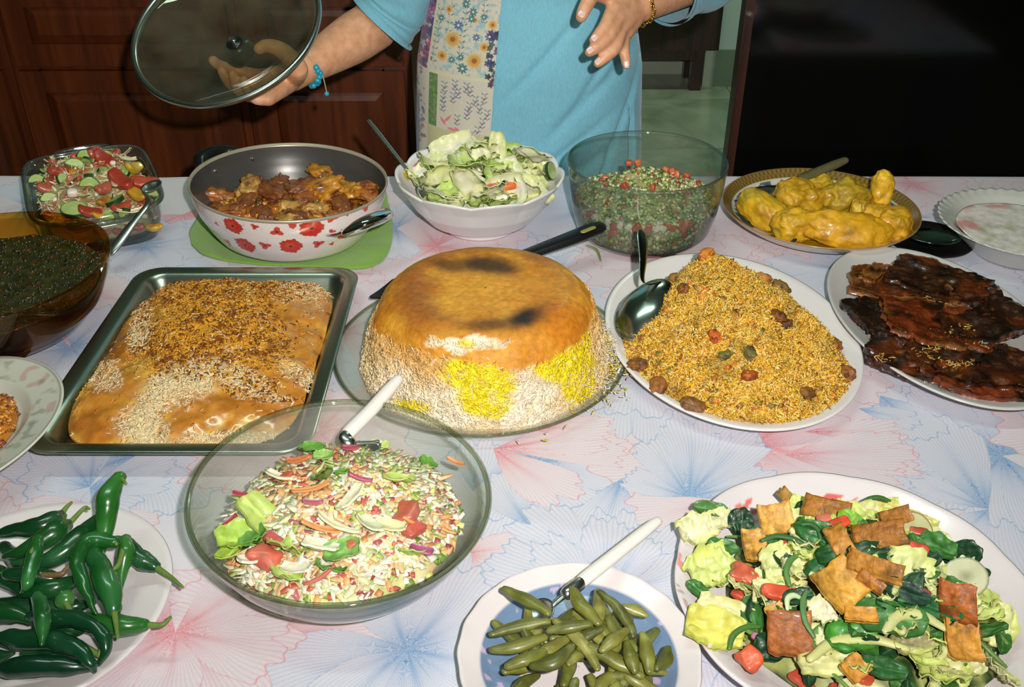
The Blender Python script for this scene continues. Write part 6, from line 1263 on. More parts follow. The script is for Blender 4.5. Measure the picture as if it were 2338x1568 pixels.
# ---------------- 12. right-hand platter of dark crust
def dark_platter():
    def dec(P, q, inner, col):
        x, y = proj(P); w = inner & (P[:, 0] > .5); c = at(2222, 648, .02)
        for dx, dy, r, cc in ((0, 0, .014, (222, 150, 150)), (.012, .002, .010, (226, 160, 158)), (-.012, 0, .009, (226, 160, 158)), (-.004, .022, .005, (120, 130, 110)), (.012, .024, .004, (120, 130, 110)), (-.026, .004, .004, (120, 130, 110)), (.02, .016, .004, (140, 146, 120)), (.004, 0, .0022, (60, 50, 50)), (-.007, .001, .0022, (60, 50, 50))): d = np.hypot(P[:, 0] - c[0] - dx, P[:, 1] - c[1] - dy); col[w & (d < r)] = s2l(cc)
        return col
    C = ellipse_plate('oval_platter', 'white oval platter with pink painted flower, holding dark fried crust', (.551, 1.0667), .1993, .1344, math.radians(-89), .020, n=260, decor=dec, colr=(206, 202, 196))
    _t = [o for o in ROOT.objects if o.name.startswith('oval_platter')][-1]; _t.rotation_euler = (0, .05, 0); _t.location.z += .0042      # left edge rests on the rim of the rice platter
    R_ = np.random.default_rng(5)
    slabs = [(2055, 668, .022, .115, .075, -.25, 'broad brown crust piece at the back left, jagged left end', (84, 40, 17)), (2140, 655, .030, .110, .070, -.60, 'dark arched crust piece at the back', (58, 32, 15)), (2030, 745, .018, .085, .080, .2, 'nearly black crust piece at the left of the dark platter', (36, 22, 12)), (2130, 760, .026, .110, .085, -.2, 'reddish caramel crust piece in the middle of the dark platter', (112, 46, 16)), (2100, 835, .018, .105, .070, -.55, 'black bumpy crust piece at the front left', (40, 24, 13)), (2225, 730, .028, .115, .100, .3, 'dark crust piece at the right of the platter', (50, 28, 13)), (2200, 838, .020, .120, .085, -.3, 'dark bumpy crust piece at the front right', (60, 30, 13)), (2235, 890, .016, .095, .045, -.15, 'glossy red-brown crust piece at the front rim', (120, 50, 18)), (1990, 645, .020, .055, .022, .9, 'small pale brown splinter of crust at the far back left', (146, 90, 40))]
    for k, (px, py, z, L, W, r, lb, cc) in enumerate(slabs):
        L, W = L * 1.15, W * 1.25; v, f, uv = sheet(L, W, k * 3 + 2, .06, .07, .009, 46, 34, lambda u: np.clip(.8 + .2 * np.cos(u * 1.7), .1, 1), 1.8); edge = np.maximum(np.abs(uv[:, 0]), np.abs(uv[:, 1])); h = v + [k, 0, 0]
        v = v * (1 + (.16 * fbm(np.c_[uv * 2.0, np.full(len(uv), k * 2.)], 2.2, 3, k) * smooth(.5, 1, edge))[:, None] * [1, 1, 0]); v[:, 2] += .0036 * fbm(h, 120, 3, k + 4) + .004 * fbm(h, 34, 2, k + 9)
        n1, n2, n3 = fbm(h, 50, 3, k + 1), fbm(h, 160, 2, k + 2), fbm(h, 24, 2, k + 3); c = mixc(s2l(cc), s2l((28, 17, 10)), np.clip(smooth(-.2, .3, n1), 0, 1)); c = mixc(c, s2l((112, 52, 18)), smooth(.1, .45, n3) * .6); c = mixc(c, s2l((150, 96, 40)), smooth(.90, 1.05, edge + n1 * .3) * .7 * (k in (0, 3, 8))); c = mixc(c, s2l((160, 92, 30)), smooth(.4, .6, n2) * .5)
        o = obj('fried_crust', v @ rotm(.09 * math.sin(k * 2.1), -.07 * math.cos(k * 1.3), r).T @ rotm(0, .05, 0).T + at(px, py, z) + [0, 0, .0042 - .05 * (at(px, py, z)[0] - C[0])], f, M_glaze2, col=c); tagit(o, lb, 'rice crust', 'pieces of dark fried crust')
    x = []; 
    for k in range(16):
        c0 = at(R_.uniform(2010, 2250), R_.uniform(670, 860), .040); m = int(R_.integers(6, 20)); x.append(c0 + np.c_[R_.normal(0, .007, m), R_.normal(0, .004, m), R_.uniform(-.003, .001, m)])
    P = np.vstack(x); n = len(P); v, f, gc = scatter(P, np.tile([0, 0, 1.], (n, 1)), R_.uniform(.006, .010, n), R_.uniform(.0016, .0024, n), pick(R_, n, [(196, 146, 60), (214, 180, 100), (150, 90, 30)], [4, 3, 2]), R_, tilt=.3); stuff('rice_grains', v, f, M_rice, gc, 'stray yellow rice grains stuck on the dark crust', 'rice')
M_glaze2 = attrm('burnt_glaze', .3, .5, .3, 120, .9, 240, dist=.002)
dark_platter()

# ---------------- 13. big clear glass bowl of shredded salad
def big_salad():
    C = np.array([-.1588, .6545, 0]); tm = tiltm(-.075, .014); W_ = lambda q: q @ tm.T + C + [0, 0, .004]
    t = thing('large_glass_bowl', 'large wide clear glass bowl of shredded salad in the foreground', 'bowl', C)
    prof = dens([(.001, 0), (.044, 0), (.050, .002), (.074, .012), (.100, .032), (.118, .056), (.128, .076), (.1325, .088), (.1330, .0905), (.1310, .0915), (.1292, .089), (.1245, .076), (.1145, .057), (.097, .035), (.072, .016), (.048, .006), (.001, .004)], .008)
    v, f, q = lathe(prof, 160); obj('glass_body', W_(v), f, M_glass, t)
    v, f, q = lathe([(.1308, .0868), (.1335, .0880), (.1345, .0905), (.1328, .0928), (.1300, .0925), (.1292, .0900), (.1308, .0868)], 160); obj('rim', W_(v), f, M_glassr, t)['label'] = 'greenish rounded glass rim'
    inner = lambda z: np.interp(z, [.004, .006, .016, .035, .057, .076], [.02, .048, .072, .097, .1145, .1245])
    c0 = np.array([.010, -.012])
    R_ = np.random.default_rng(55); n = 96; th = np.linspace(0, 2 * np.pi, n, endpoint=False)
    rows = []
    for z, k in ((.0065, .9), (.016, .96), (.035, .97), (.050, .95)): rows.append(np.c_[np.cos(th) * (inner(z) * k - .004), np.sin(th) * (inner(z) * k - .004), np.full(n, z)])
    lo = len(rows)
    for s in np.linspace(1, .02, 26):
        r = .1035 * s; X, Y = c0[0] + np.cos(th) * r, c0[1] * s + np.sin(th) * r; P3 = np.stack([X, Y, X * 0], -1); Z = .060 + .036 * (1 - s ** 2) + .005 * fbm(P3, 40, 3, 2) + .006 * (Y / .1) * 0
        rr = np.hypot(X, Y); lim = .108; kk = np.minimum(1, lim / np.maximum(rr, 1e-6)); rows.append(np.c_[X * kk, Y * kk, Z])
    V = np.array(rows); v = W_(V.reshape(-1, 3)); F = [ring_faces(len(V), n)]; V3 = v.reshape(V.shape)
    c = mixc(s2l((214, 206, 160)), s2l((190, 200, 120)), np.clip(.5 + fbm(v, 40, 3, 3), 0, 1)); c = mixc(c, s2l((220, 164, 120)), smooth(.1, .4, fbm(v, 34, 2, 9)) * .7)
    BED = stuff('shredded_salad', v, F, M_leaf, c, 'shredded cabbage, lettuce and carrot salad in the large glass bowl', 'salad')
    n = 3600; P, N = surf_pts(V3, n, R_); L0 = P - C; side = (P[:, 2] < .056); N = np.where(side[:, None], np.c_[L0[:, :2], -.85 * np.hypot(L0[:, 0], L0[:, 1])], np.c_[L0[:, :2] * .3, np.full(n, .1)]); N = N / np.linalg.norm(N, axis=1)[:, None]
    ok = (np.hypot(L0[:, 0], L0[:, 1]) < .101) & (P[:, 2] > .050); P, N, side = P[ok], N[ok], side[ok]; n = len(P); gx, gy = proj(P); zone = fbm(P, 20, 2, 31)
    gc = pick(R_, n, [(240, 232, 204), (232, 228, 180), (214, 218, 146), (238, 190, 140), (176, 194, 104), (190, 110, 116), (206, 110, 84)], [9, 7, 3, 4.5, 1.6, 1.0, .8], .05)
    car = smooth(.1, .4, zone)[:, None] * (R_.random((n, 1)) < .55); gc = gc * (1 - car) + s2l((236, 170, 112)) * car; grn = (smooth(.1, .35, fbm(P, 18, 2, 77)) * (gx < 640)).reshape(-1, 1) * (R_.random((n, 1)) < .7); gc = gc * (1 - grn) + s2l((176, 200, 96)) * grn
    v, f, gc = scatter(P, N, np.where(side, R_.uniform(.008, .014, n), R_.uniform(.012, .030, n)), R_.uniform(.0028, .0068, n), gc, R_, shape='shred', tilt=.13, lift=np.where(side, -.0022, .0006)[:, None]); stuff('cabbage_shreds', v, f, M_leaf, gc, parent=BED)
    n = 900; P, N = surf_pts(V3[lo + 1:], n, R_); gc = pick(R_, n, [(240, 232, 212), (214, 214, 130), (178, 86, 96), (236, 170, 110), (120, 150, 60), (196, 100, 80)], [6, 3, 2, 3, 2, 1.4]); N = np.tile([0, -.2, 1.], (n, 1)); v, f, gc = scatter(P, N, R_.uniform(.004, .010, n), R_.uniform(.003, .006, n), gc, R_, shape='dice', tilt=.5); stuff('chopped_bits', v, f, M_leaf, gc, parent=BED)
    def onheap(px, py, dz=.004):
        q = V3[lo:].reshape(-1, 3); x, y = proj(q); return q[np.argmin((x - px) ** 2 + (y - py) ** 2)] + [0, 0, dz]
    G, LG, PK, TO, CA, CR = (106, 160, 60), (176, 206, 84), (190, 90, 120), (206, 96, 70), (238, 164, 104), (238, 230, 196)
    spec = [('leaf', 707, 1020, .024, .018, G, 'curly green herb leaf at the back left near the spoon'), ('leaf', 742, 1105, .016, .030, (120, 150, 72), 'upright green pepper ring in the upper middle'), ('leaf', 783, 1095, .014, .010, G, 'small green leaf right of the pepper ring'), ('leaf', 985, 1050, .014, .022, G, 'green leaf at the right rim of the shredded salad'),
        ('lettuce', 550, 1245, .044, .034, LG, 'large bright green ribbed lettuce piece at the left front'), ('lettuce', 505, 1275, .040, .018, (186, 214, 84), 'long yellow-green lettuce strip at the far left'), ('lettuce', 585, 1255, .026, .024, (100, 150, 60), 'darker green lettuce piece behind the tomato'), ('lettuce', 600, 1190, .046, .028, (190, 208, 112), 'pale lettuce piece at the left middle'), ('lettuce', 660, 1265, .034, .026, (184, 206, 104), 'pale green lettuce piece right of the tomato chunk'), ('lettuce', 790, 1310, .030, .030, (130, 180, 90), 'green lettuce piece in the front middle'), ('lettuce', 760, 1330, .026, .022, (110, 164, 66), 'green leaf at the front edge of the salad'), ('lettuce', 650, 1345, .034, .022, (190, 212, 112), 'light green piece against the front wall'), ('lettuce', 960, 1290, .024, .018, (176, 204, 100), 'green piece at the right front wall'), ('lettuce', 910, 1110, .030, .016, (190, 206, 110), 'pale green strip at the right'), ('lettuce', 870, 1010, .020, .016, (196, 212, 120), 'small pale green piece at the back'), ('lettuce', 740, 1057, .018, .014, (150, 186, 90), 'small green piece under the curly leaf'),
        ('tomato', 592, 1305, .028, .022, TO, 'red tomato chunk at the left front of the shredded salad'), ('tomato', 925, 1185, .030, .024, (206, 104, 76), 'tomato chunk at the right of the shredded salad'), ('tomato', 943, 1220, .024, .018, (200, 84, 64), 'deeper red tomato chunk just below the right one'), ('tomato', 655, 1098, .013, .011, (206, 96, 60), 'little red piece at the upper left'), ('tomato', 622, 1250, .016, .014, (190, 84, 80), 'small red piece beside the lettuce'), ('tomato', 800, 1250, .014, .010, (214, 110, 70), 'small orange-red piece in the centre front'),
        ('cabbage', 810, 1155, .034, .016, CR, 'white cabbage rib standing in the middle'), ('cabbage', 845, 1212, .030, .012, (222, 226, 190), 'greyish green cabbage rib right of the middle'), ('cabbage', 893, 1225, .030, .012, (236, 232, 180), 'pale yellow cabbage rib at the right'), ('cabbage', 680, 1345, .030, .012, (244, 238, 214), 'white cabbage strip at the front'), ('cabbage', 558, 1320, .030, .014, (244, 238, 216), 'white cabbage strip at the left front rim'), ('cabbage', 640, 1110, .030, .010, CR, 'white cabbage strip at the upper left'), ('cabbage', 730, 1275, .030, .018, (240, 236, 206), 'broad cream cabbage piece in the front'), ('cabbage', 770, 1215, .040, .007, (242, 234, 190), 'long cream strip across the middle'),
        ('carrot', 745, 1228, .046, .005, CA, 'long carrot strip curving across the middle'), ('carrot', 720, 1135, .034, .004, (236, 156, 96), 'carrot strip in the upper middle'), ('carrot', 690, 1070, .026, .006, (230, 130, 80), 'orange carrot strip near the green leaf'), ('carrot', 1040, 1060, .020, .004, (240, 160, 110), 'carrot shred stuck on the right wall of the bowl'), ('carrot', 955, 1220, .030, .005, CA, 'carrot strip over the right tomato'), ('carrot', 730, 1365, .030, .004, (214, 120, 110), 'pink strip against the front wall'),
        ('onion', 820, 1110, .022, .004, PK, 'magenta onion strip right of the pepper ring'), ('onion', 715, 1165, .020, .004, (200, 110, 130), 'pink onion strip in the middle'), ('onion', 540, 1140, .018, .005, (190, 70, 90), 'magenta piece at the left edge'), ('onion', 500, 1195, .014, .005, (190, 70, 100), 'purple scrap at the far left'), ('onion', 960, 1270, .020, .010, (176, 90, 130), 'purple cabbage piece at the right front'), ('onion', 800, 1040, .018, .005, (190, 90, 110), 'magenta strip at the back')]
    for k, (ty, px, py, L, W, cc, lb) in enumerate(spec):
        p = onheap(px, py); nm, ca = {'leaf': ('herb_leaf', 'herb'), 'lettuce': ('lettuce_piece', 'lettuce'), 'tomato': ('tomato_chunk', 'tomato'), 'cabbage': ('cabbage_strip', 'cabbage'), 'carrot': ('carrot_strip', 'carrot'), 'onion': ('red_onion_strip', 'onion')}[ty]
        if ty == 'tomato': v, f = rbox((0, 0, 0), (L * .85, W * .85, W * .5), .5, 9); v = v * (1 + .45 * fbm(v + k, 110, 3, k))[:, None]; m = M_food; c = mixc(s2l(cc), s2l(np.array(cc) * .78 + 30), np.clip(.5 + fbm(v, 100, 2, k), 0, 1)); a = R_.uniform(0, 3)
        else:
            v, f, uv = sheet(L, W, k, .4, .22 if ty in ('leaf', 'lettuce') else .1, .0014 if ty in ('leaf', 'lettuce') else .0028, 15, 9, (lambda u: .35 + .65 * np.sqrt(np.clip(1 - u * u * .9, 0, 1))) if ty != 'cabbage' else (lambda u: .6 + .4 * np.cos(u * 1.4)), 2.4); m = M_leaf
            rib = np.exp(-(uv[:, 1] / .12) ** 2) * (ty == 'lettuce'); c = mixc(s2l(cc), np.clip(s2l(cc) * 1.35 + .05, 0, 1), rib); c = mixc(c, s2l(cc) * .75, smooth(0, .5, np.sin(uv[:, 1] * 14 + uv[:, 0] * 4)) * .4 * (ty == 'lettuce')); a = R_.uniform(-.8, .8) + (1.3 if 'upright' in lb or 'standing' in lb or 'far left' in lb else 0)
        p2 = p + [0, 0, .003]
        if py > 1275: q_ = C[:2] - p[:2]; p2[:2] += q_ / np.linalg.norm(q_) * .009; p2[2] += .004
        if 'right wall of the bowl' in lb: p2 = at(1042, 1058, .066)
        o = obj(nm, v @ rotm(-.25 + R_.normal(0, .2), R_.normal(0, .25), a).T + p2, f, m, col=c); tagit(o, lb, ca, 'larger pieces in the shredded salad')
    spoon('salad_spoon', 'white plastic-handled spoon stuck in the shredded salad, leaning on the back rim', W_(np.array([[.004, .060, .070]]))[0], W_(np.array([[-.016, .035, .060]]))[0], at(788, 1004, .090), fw(908, 866, .822), .03, M_steel, M_whitep, hw=.005, he=.0078, depth=.006)
big_salad()

# ---------------- 14. plate of green chillies
def chillies():
    C = np.array([-.4314, .5917, 0]); t = thing('white_plate', 'round white plate of green chilli peppers at the lower left', 'plate', C)
    prof = dens([(.001, .003), (.05, .003), (.054, 0), (.060, 0), (.064, .004), (.084, .0075), (.092, .011), (.1262, .0195), (.1275, .021), (.1260, .0225), (.094, .0142), (.085, .0105), (.065, .0075), (.001, .0065)], .005); v, f, q = lathe(prof, 128); obj('plate_body', v + C, f, M_porc, t)
    Mch = attrm('chilli_skin', .26, .45, .16, 30, .22, 60, dist=.0015); Mst = attrm('chilli_stem', .5, .1, .15, 80, .3, 200)
    L = [([(270, 1093), (247, 1135), (244, 1167), (240, 1216), (231, 1270)], [(287, 1104), (276, 1092), (262, 1106)], [.084, .078, .070, .060, .050], .0105, 'upright fat chilli with hooked stem, highest at the back of the plate', (34, 96, 30)),
         ([(354, 1293), (335, 1282), (312, 1271), (295, 1243), (266, 1228)], [(417, 1340), (390, 1318)], [.034, .036, .040, .046, .050], .0085, 'chilli at the right with long straight stem over the plate rim', (18, 66, 28)),
         ([(328, 1426), (279, 1429), (214, 1422), (150, 1413), (90, 1410)], [(389, 1409), (370, 1426)], [.034, .036, .036, .034, .030], .0095, 'horizontal chilli with upturned stem at the lower right', (34, 92, 30)),
         ([(262, 1237), (225, 1232), (195, 1243), (176, 1287), (195, 1345), (218, 1400)], [(266, 1242), (262, 1237)], [.066, .067, .067, .066, .060, .054], .0080, 'chilli bent like a walking stick in the middle of the plate', (24, 84, 30)),
         ([(260, 1390), (247, 1345), (231, 1303), (214, 1261), (205, 1240)], [(269, 1455), (264, 1420)], [.052, .058, .062, .060, .056], .0105, 'fat chilli with stem hanging down in the middle of the plate', (20, 78, 28)),
         ([(286, 1232), (287, 1262), (279, 1300), (276, 1345)], [(256, 1302), (272, 1285)], [.056, .052, .044, .034], .0075, 'lighter green chilli standing at the right of the middle', (44, 104, 38)),
         ([(138, 1178), (118, 1190), (85, 1203), (30, 1211), (-30, 1225)], [(163, 1147), (150, 1160)], [.046, .048, .048, .044, .040], .0095, 'chilli pointing left at the top left of the plate', (16, 60, 28)),
         ([(150, 1200), (130, 1212), (111, 1224), (59, 1256), (10, 1270)], [(203, 1161), (192, 1160), (165, 1188)], [.056, .058, .058, .054, .048], .0105, 'chilli with pale curled stem at the top of the plate', (24, 78, 30)),
         ([(222, 1188), (182, 1228), (143, 1261), (101, 1280), (30, 1285)], [], [.056, .058, .056, .054, .050], .0100, 'shiny chilli lying diagonally behind the bent one', (18, 68, 30)),
         ([(70, 1408), (114, 1411), (176, 1413), (227, 1439), (244, 1478), (226, 1518)], [], [.046, .050, .052, .050, .044, .034], .0075, 'long thin chilli curling into a hook at the lower right', (16, 62, 34)),
         ([(0, 1455), (46, 1459), (117, 1462), (176, 1480), (205, 1510), (216, 1532)], [], [.040, .042, .044, .044, .040, .034], .0085, 'glossy dark chilli arching across the bottom left', (16, 62, 34)),
         ([(0, 1528), (46, 1523), (117, 1520), (170, 1522), (210, 1528)], [], [.034, .036, .036, .034, .030], .0090, 'dark chilli along the bottom edge of the plate', (12, 50, 30)),
         ([(86, 1362), (98, 1413), (95, 1471)], [], [.060, .060, .054], .0080, 'short vertical chilli tip at the lower left', (24, 82, 30)),
         ([(86, 1232), (78, 1271), (62, 1330), (52, 1350)], [(90, 1224), (72, 1262)], [.074, .070, .064, .058], .0070, 'slender chilli hanging down at the upper left', (26, 90, 32)),
         ([(140, 1352), (150, 1372), (160, 1392)], [(158, 1392), (163, 1400)], [.044, .042, .036], .0085, 'stubby light green chilli end in the lower middle', (46, 100, 40)),
         ([(60, 1352), (117, 1345), (163, 1329), (190, 1318)], [], [.050, .050, .048, .044], .0085, 'chilli lying flat under the bent one at the left', (18, 72, 30)),
         ([(20, 1310), (70, 1314), (117, 1322), (140, 1330)], [(165, 1284), (150, 1300), (130, 1312)], [.058, .056, .052, .048], .0085, 'dark chilli with brownish stem in the left middle', (16, 62, 30)),
         ([(0, 1380), (50, 1385), (110, 1390), (170, 1385), (215, 1375)], [], [.030, .030, .028, .028, .026], .0095, 'chilli at the bottom of the pile in the middle', (14, 56, 28)),
         ([(60, 1490), (110, 1495), (150, 1500)], [], [.030, .030, .026], .0070, 'short dark chilli between the two lowest ones', (16, 60, 30)),
         ([(120, 1430), (160, 1435), (215, 1432)], [(232, 1478), (226, 1492), (218, 1490)], [.030, .030, .028], .0080, 'chilli mostly hidden beneath the hooked one', (16, 62, 32)),
         ([(10, 1250), (60, 1300), (110, 1370), (170, 1420)], [], [.030, .030, .028, .026], .0105, 'big chilli at the base of the pile', (14, 56, 28)),
         ([(-60, 1300), (-20, 1310), (30, 1330), (60, 1370)], [], [.040, .042, .040, .036], .0100, 'chilli at the left edge of the pile', (16, 62, 30)),
         ([(-60, 1420), (-10, 1400), (40, 1402), (70, 1420)], [], [.038, .040, .042, .040], .0095, 'chilli poking in from the far left', (20, 72, 30)),
         ([(-80, 1480), (-30, 1500), (30, 1490)], [], [.032, .032, .030], .0095, 'leftmost chilli on the lower part of the plate', (16, 60, 30))]
    for k, (pts, stem, zs, r, lb, cc) in enumerate(L):
        P = np.array([at(x, y, z) for (x, y), z in zip(pts, zs)]); m = len(P); tt = np.linspace(0, 1, m); rr = r * np.interp(tt, [0, .06, .2, .5, .8, 1], [.62, .92, 1.0, .92, .62, .22]); Q = spl(np.c_[P, rr], 12); v, f = tube(Q[:, :3], Q[:, 3], 18); v = v + (.0011 * fbm(v, 90, 2, k))[:, None] * [1, 1, 1]
        c = mixc(s2l(cc), np.clip(s2l(np.array(cc) + 24), 0, 1), smooth(0, .5, fbm(v, 30, 2, k)))
        o = obj('green_chilli', v, f, Mch, col=c, origin=P.mean(0)); tagit(o, lb, 'chilli', 'green chillies on the white plate')
        if stem:
            S_ = np.array([at(x, y, zs[0] + .004 * (len(stem) - i) * .3) for i, (x, y) in enumerate(stem)] + [P[0]]); v, f = tube(S_, np.linspace(.0014, .0030, len(S_)), 10, sub=6); obj('stem', v, f, Mst, o, col=s2l((104, 132, 56) if k not in (16,) else (110, 84, 50)))
            v, f = blob((r * 1.5, r * 1.5, r * 1.1), k, .15); d = S_[-2] - P[0]; d /= np.linalg.norm(d); obj('calyx', v * .86 + P[0] - d * .001, f, Mst, o, col=s2l((70, 112, 44)))
chillies()

# ---------------- 15. blue and white plate of pickled green pods
def beans():
    C = np.array([.0554, .5332, 0]); t = thing('blue_white_plate', 'small white scalloped plate with a blue-grey band holding olive green pods', 'plate', C); n = 240
    prof = dens([(.001, .003), (.040, .003), (.044, 0), (.050, 0), (.054, .004), (.074, .010), (.082, .016), (.0995, .0235), (.1008, .0250), (.0995, .0262), (.083, .0192), (.074, .0135), (.055, .0075), (.001, .0062)], .0022)
    v, f, q = lathe(prof, n, rad=lambda T, R, Z: 1 + .005 * np.cos(T * 20) * smooth(.088, .1, R)); r, th, z = q.T; inner = np.arange(len(v)) // n > len(prof) * .5; col = np.tile(s2l((224, 214, 212)), (len(v), 1)); b = inner & (r < .082) & (r > .050); col[b] = s2l((112, 136, 166)); P = v.copy(); w = b & (fbm(P, 110, 2, 4) > .46); col[w] = s2l((196, 170, 200))
    obj('plate_body', v + C, f, M_china, t, col=col)
    Mb = attrm('pickled_pod', .4, .2, .28, 70, .3, 90, dist=.0015); R_ = np.random.default_rng(19)
    ex = [([(1152, 1345), (1200, 1367), (1251, 1399)], .050, 'pod sticking out to the upper left over the plate rim'), ([(1308, 1345), (1325, 1378), (1366, 1420)], .052, 'curved pod at the top middle, just right of the spoon'), ([(1371, 1352), (1410, 1385), (1432, 1420), (1446, 1449)], .054, 'long pod arching at the top right'), ([(1425, 1385), (1450, 1392), (1474, 1403)], .044, 'short pointed pod at the right top'), ([(1124, 1446), (1180, 1430), (1251, 1418)], .044, 'pod pointing left, upper of the pair at the left'), ([(1124, 1484), (1180, 1475), (1243, 1454)], .040, 'pod pointing left, lower of the pair at the left'), ([(1217, 1519), (1264, 1512), (1303, 1478)], .054, 'shiny pod bent upward in the middle front'), ([(1376, 1483), (1400, 1462), (1428, 1440)], .056, 'flat wrinkled pod right of the middle'), ([(1431, 1470), (1440, 1500), (1450, 1530)], .050, 'pod pointing down at the right front'), ([(1468, 1450), (1478, 1490), (1482, 1530)], .044, 'dark pod pointing down at the far right'), ([(1524, 1482), (1520, 1505), (1500, 1525)], .040, 'curled pod at the right rim'), ([(1365, 1350), (1368, 1390), (1372, 1410)], .048, 'short upright pod beside the long arching one'), ([(1255, 1440), (1300, 1430), (1345, 1425)], .056, 'pod lying across the middle of the pile'), ([(1160, 1520), (1200, 1505), (1240, 1490)], .046, 'pod at the lower left of the pile')]
    cs = [(96, 100, 36), (112, 114, 44), (84, 88, 34), (124, 122, 52)]
    for k in range(64):
        if k < len(ex): pts, z, lb = ex[k]; P = np.array([at(x, y, z + .003 * math.sin(i + k)) for i, (x, y) in enumerate(pts)])
        else:
            a, r = R_.uniform(0, 6.28), .058 * math.sqrt(R_.random()); c = C + [r * math.cos(a) + .002, r * math.sin(a) - .012, .018 + .030 * (1 - (r / .062) ** 2) * R_.uniform(.5, 1)]; L = R_.uniform(.016, .026); h = R_.uniform(0, 3.14); d = np.array([math.cos(h), math.sin(h), R_.normal(0, .2)]); e = np.array([-d[1], d[0], .3]) * R_.normal(0, .25); P = np.array([c - d * L, c + e * L, c + d * L]); lb = 'olive green pod piled %s of the blue and white plate' % sector(c[0] - C[0], c[1] - C[1] + .012, .062)
        r = R_.uniform(.0052, .0066); Q = spl(np.c_[P, [r * .55, r, r * .6][:len(P)] if len(P) == 3 else np.interp(np.linspace(0, 1, len(P)), [0, .5, 1], [r * .5, r, r * .55])], 8); v, f = tube(Q[:, :3], Q[:, 3], 12, flat=.75); v += (.0008 * fbm(v, 120, 2, k))[:, None]
        o = obj('green_pod', v, f, Mb, col=mixc(s2l(cs[k % 4]), s2l(np.array(cs[k % 4]) + 26), smooth(0, .4, fbm(v, 60, 2, k))), origin=P.mean(0)); tagit(o, lb, 'pod', 'pods on the blue and white plate')
    spoon('serving_spoon', 'white-handled steel spoon lying in the green pods with its ferrule on the plate rim', at(1235, 1400, .034), at(1205, 1420, .026), at(1312, 1340, .046), fw(1500, 1190, .668), .03, M_steel, M_whitep, hw=.005, he=.0068, depth=.006)
beans()

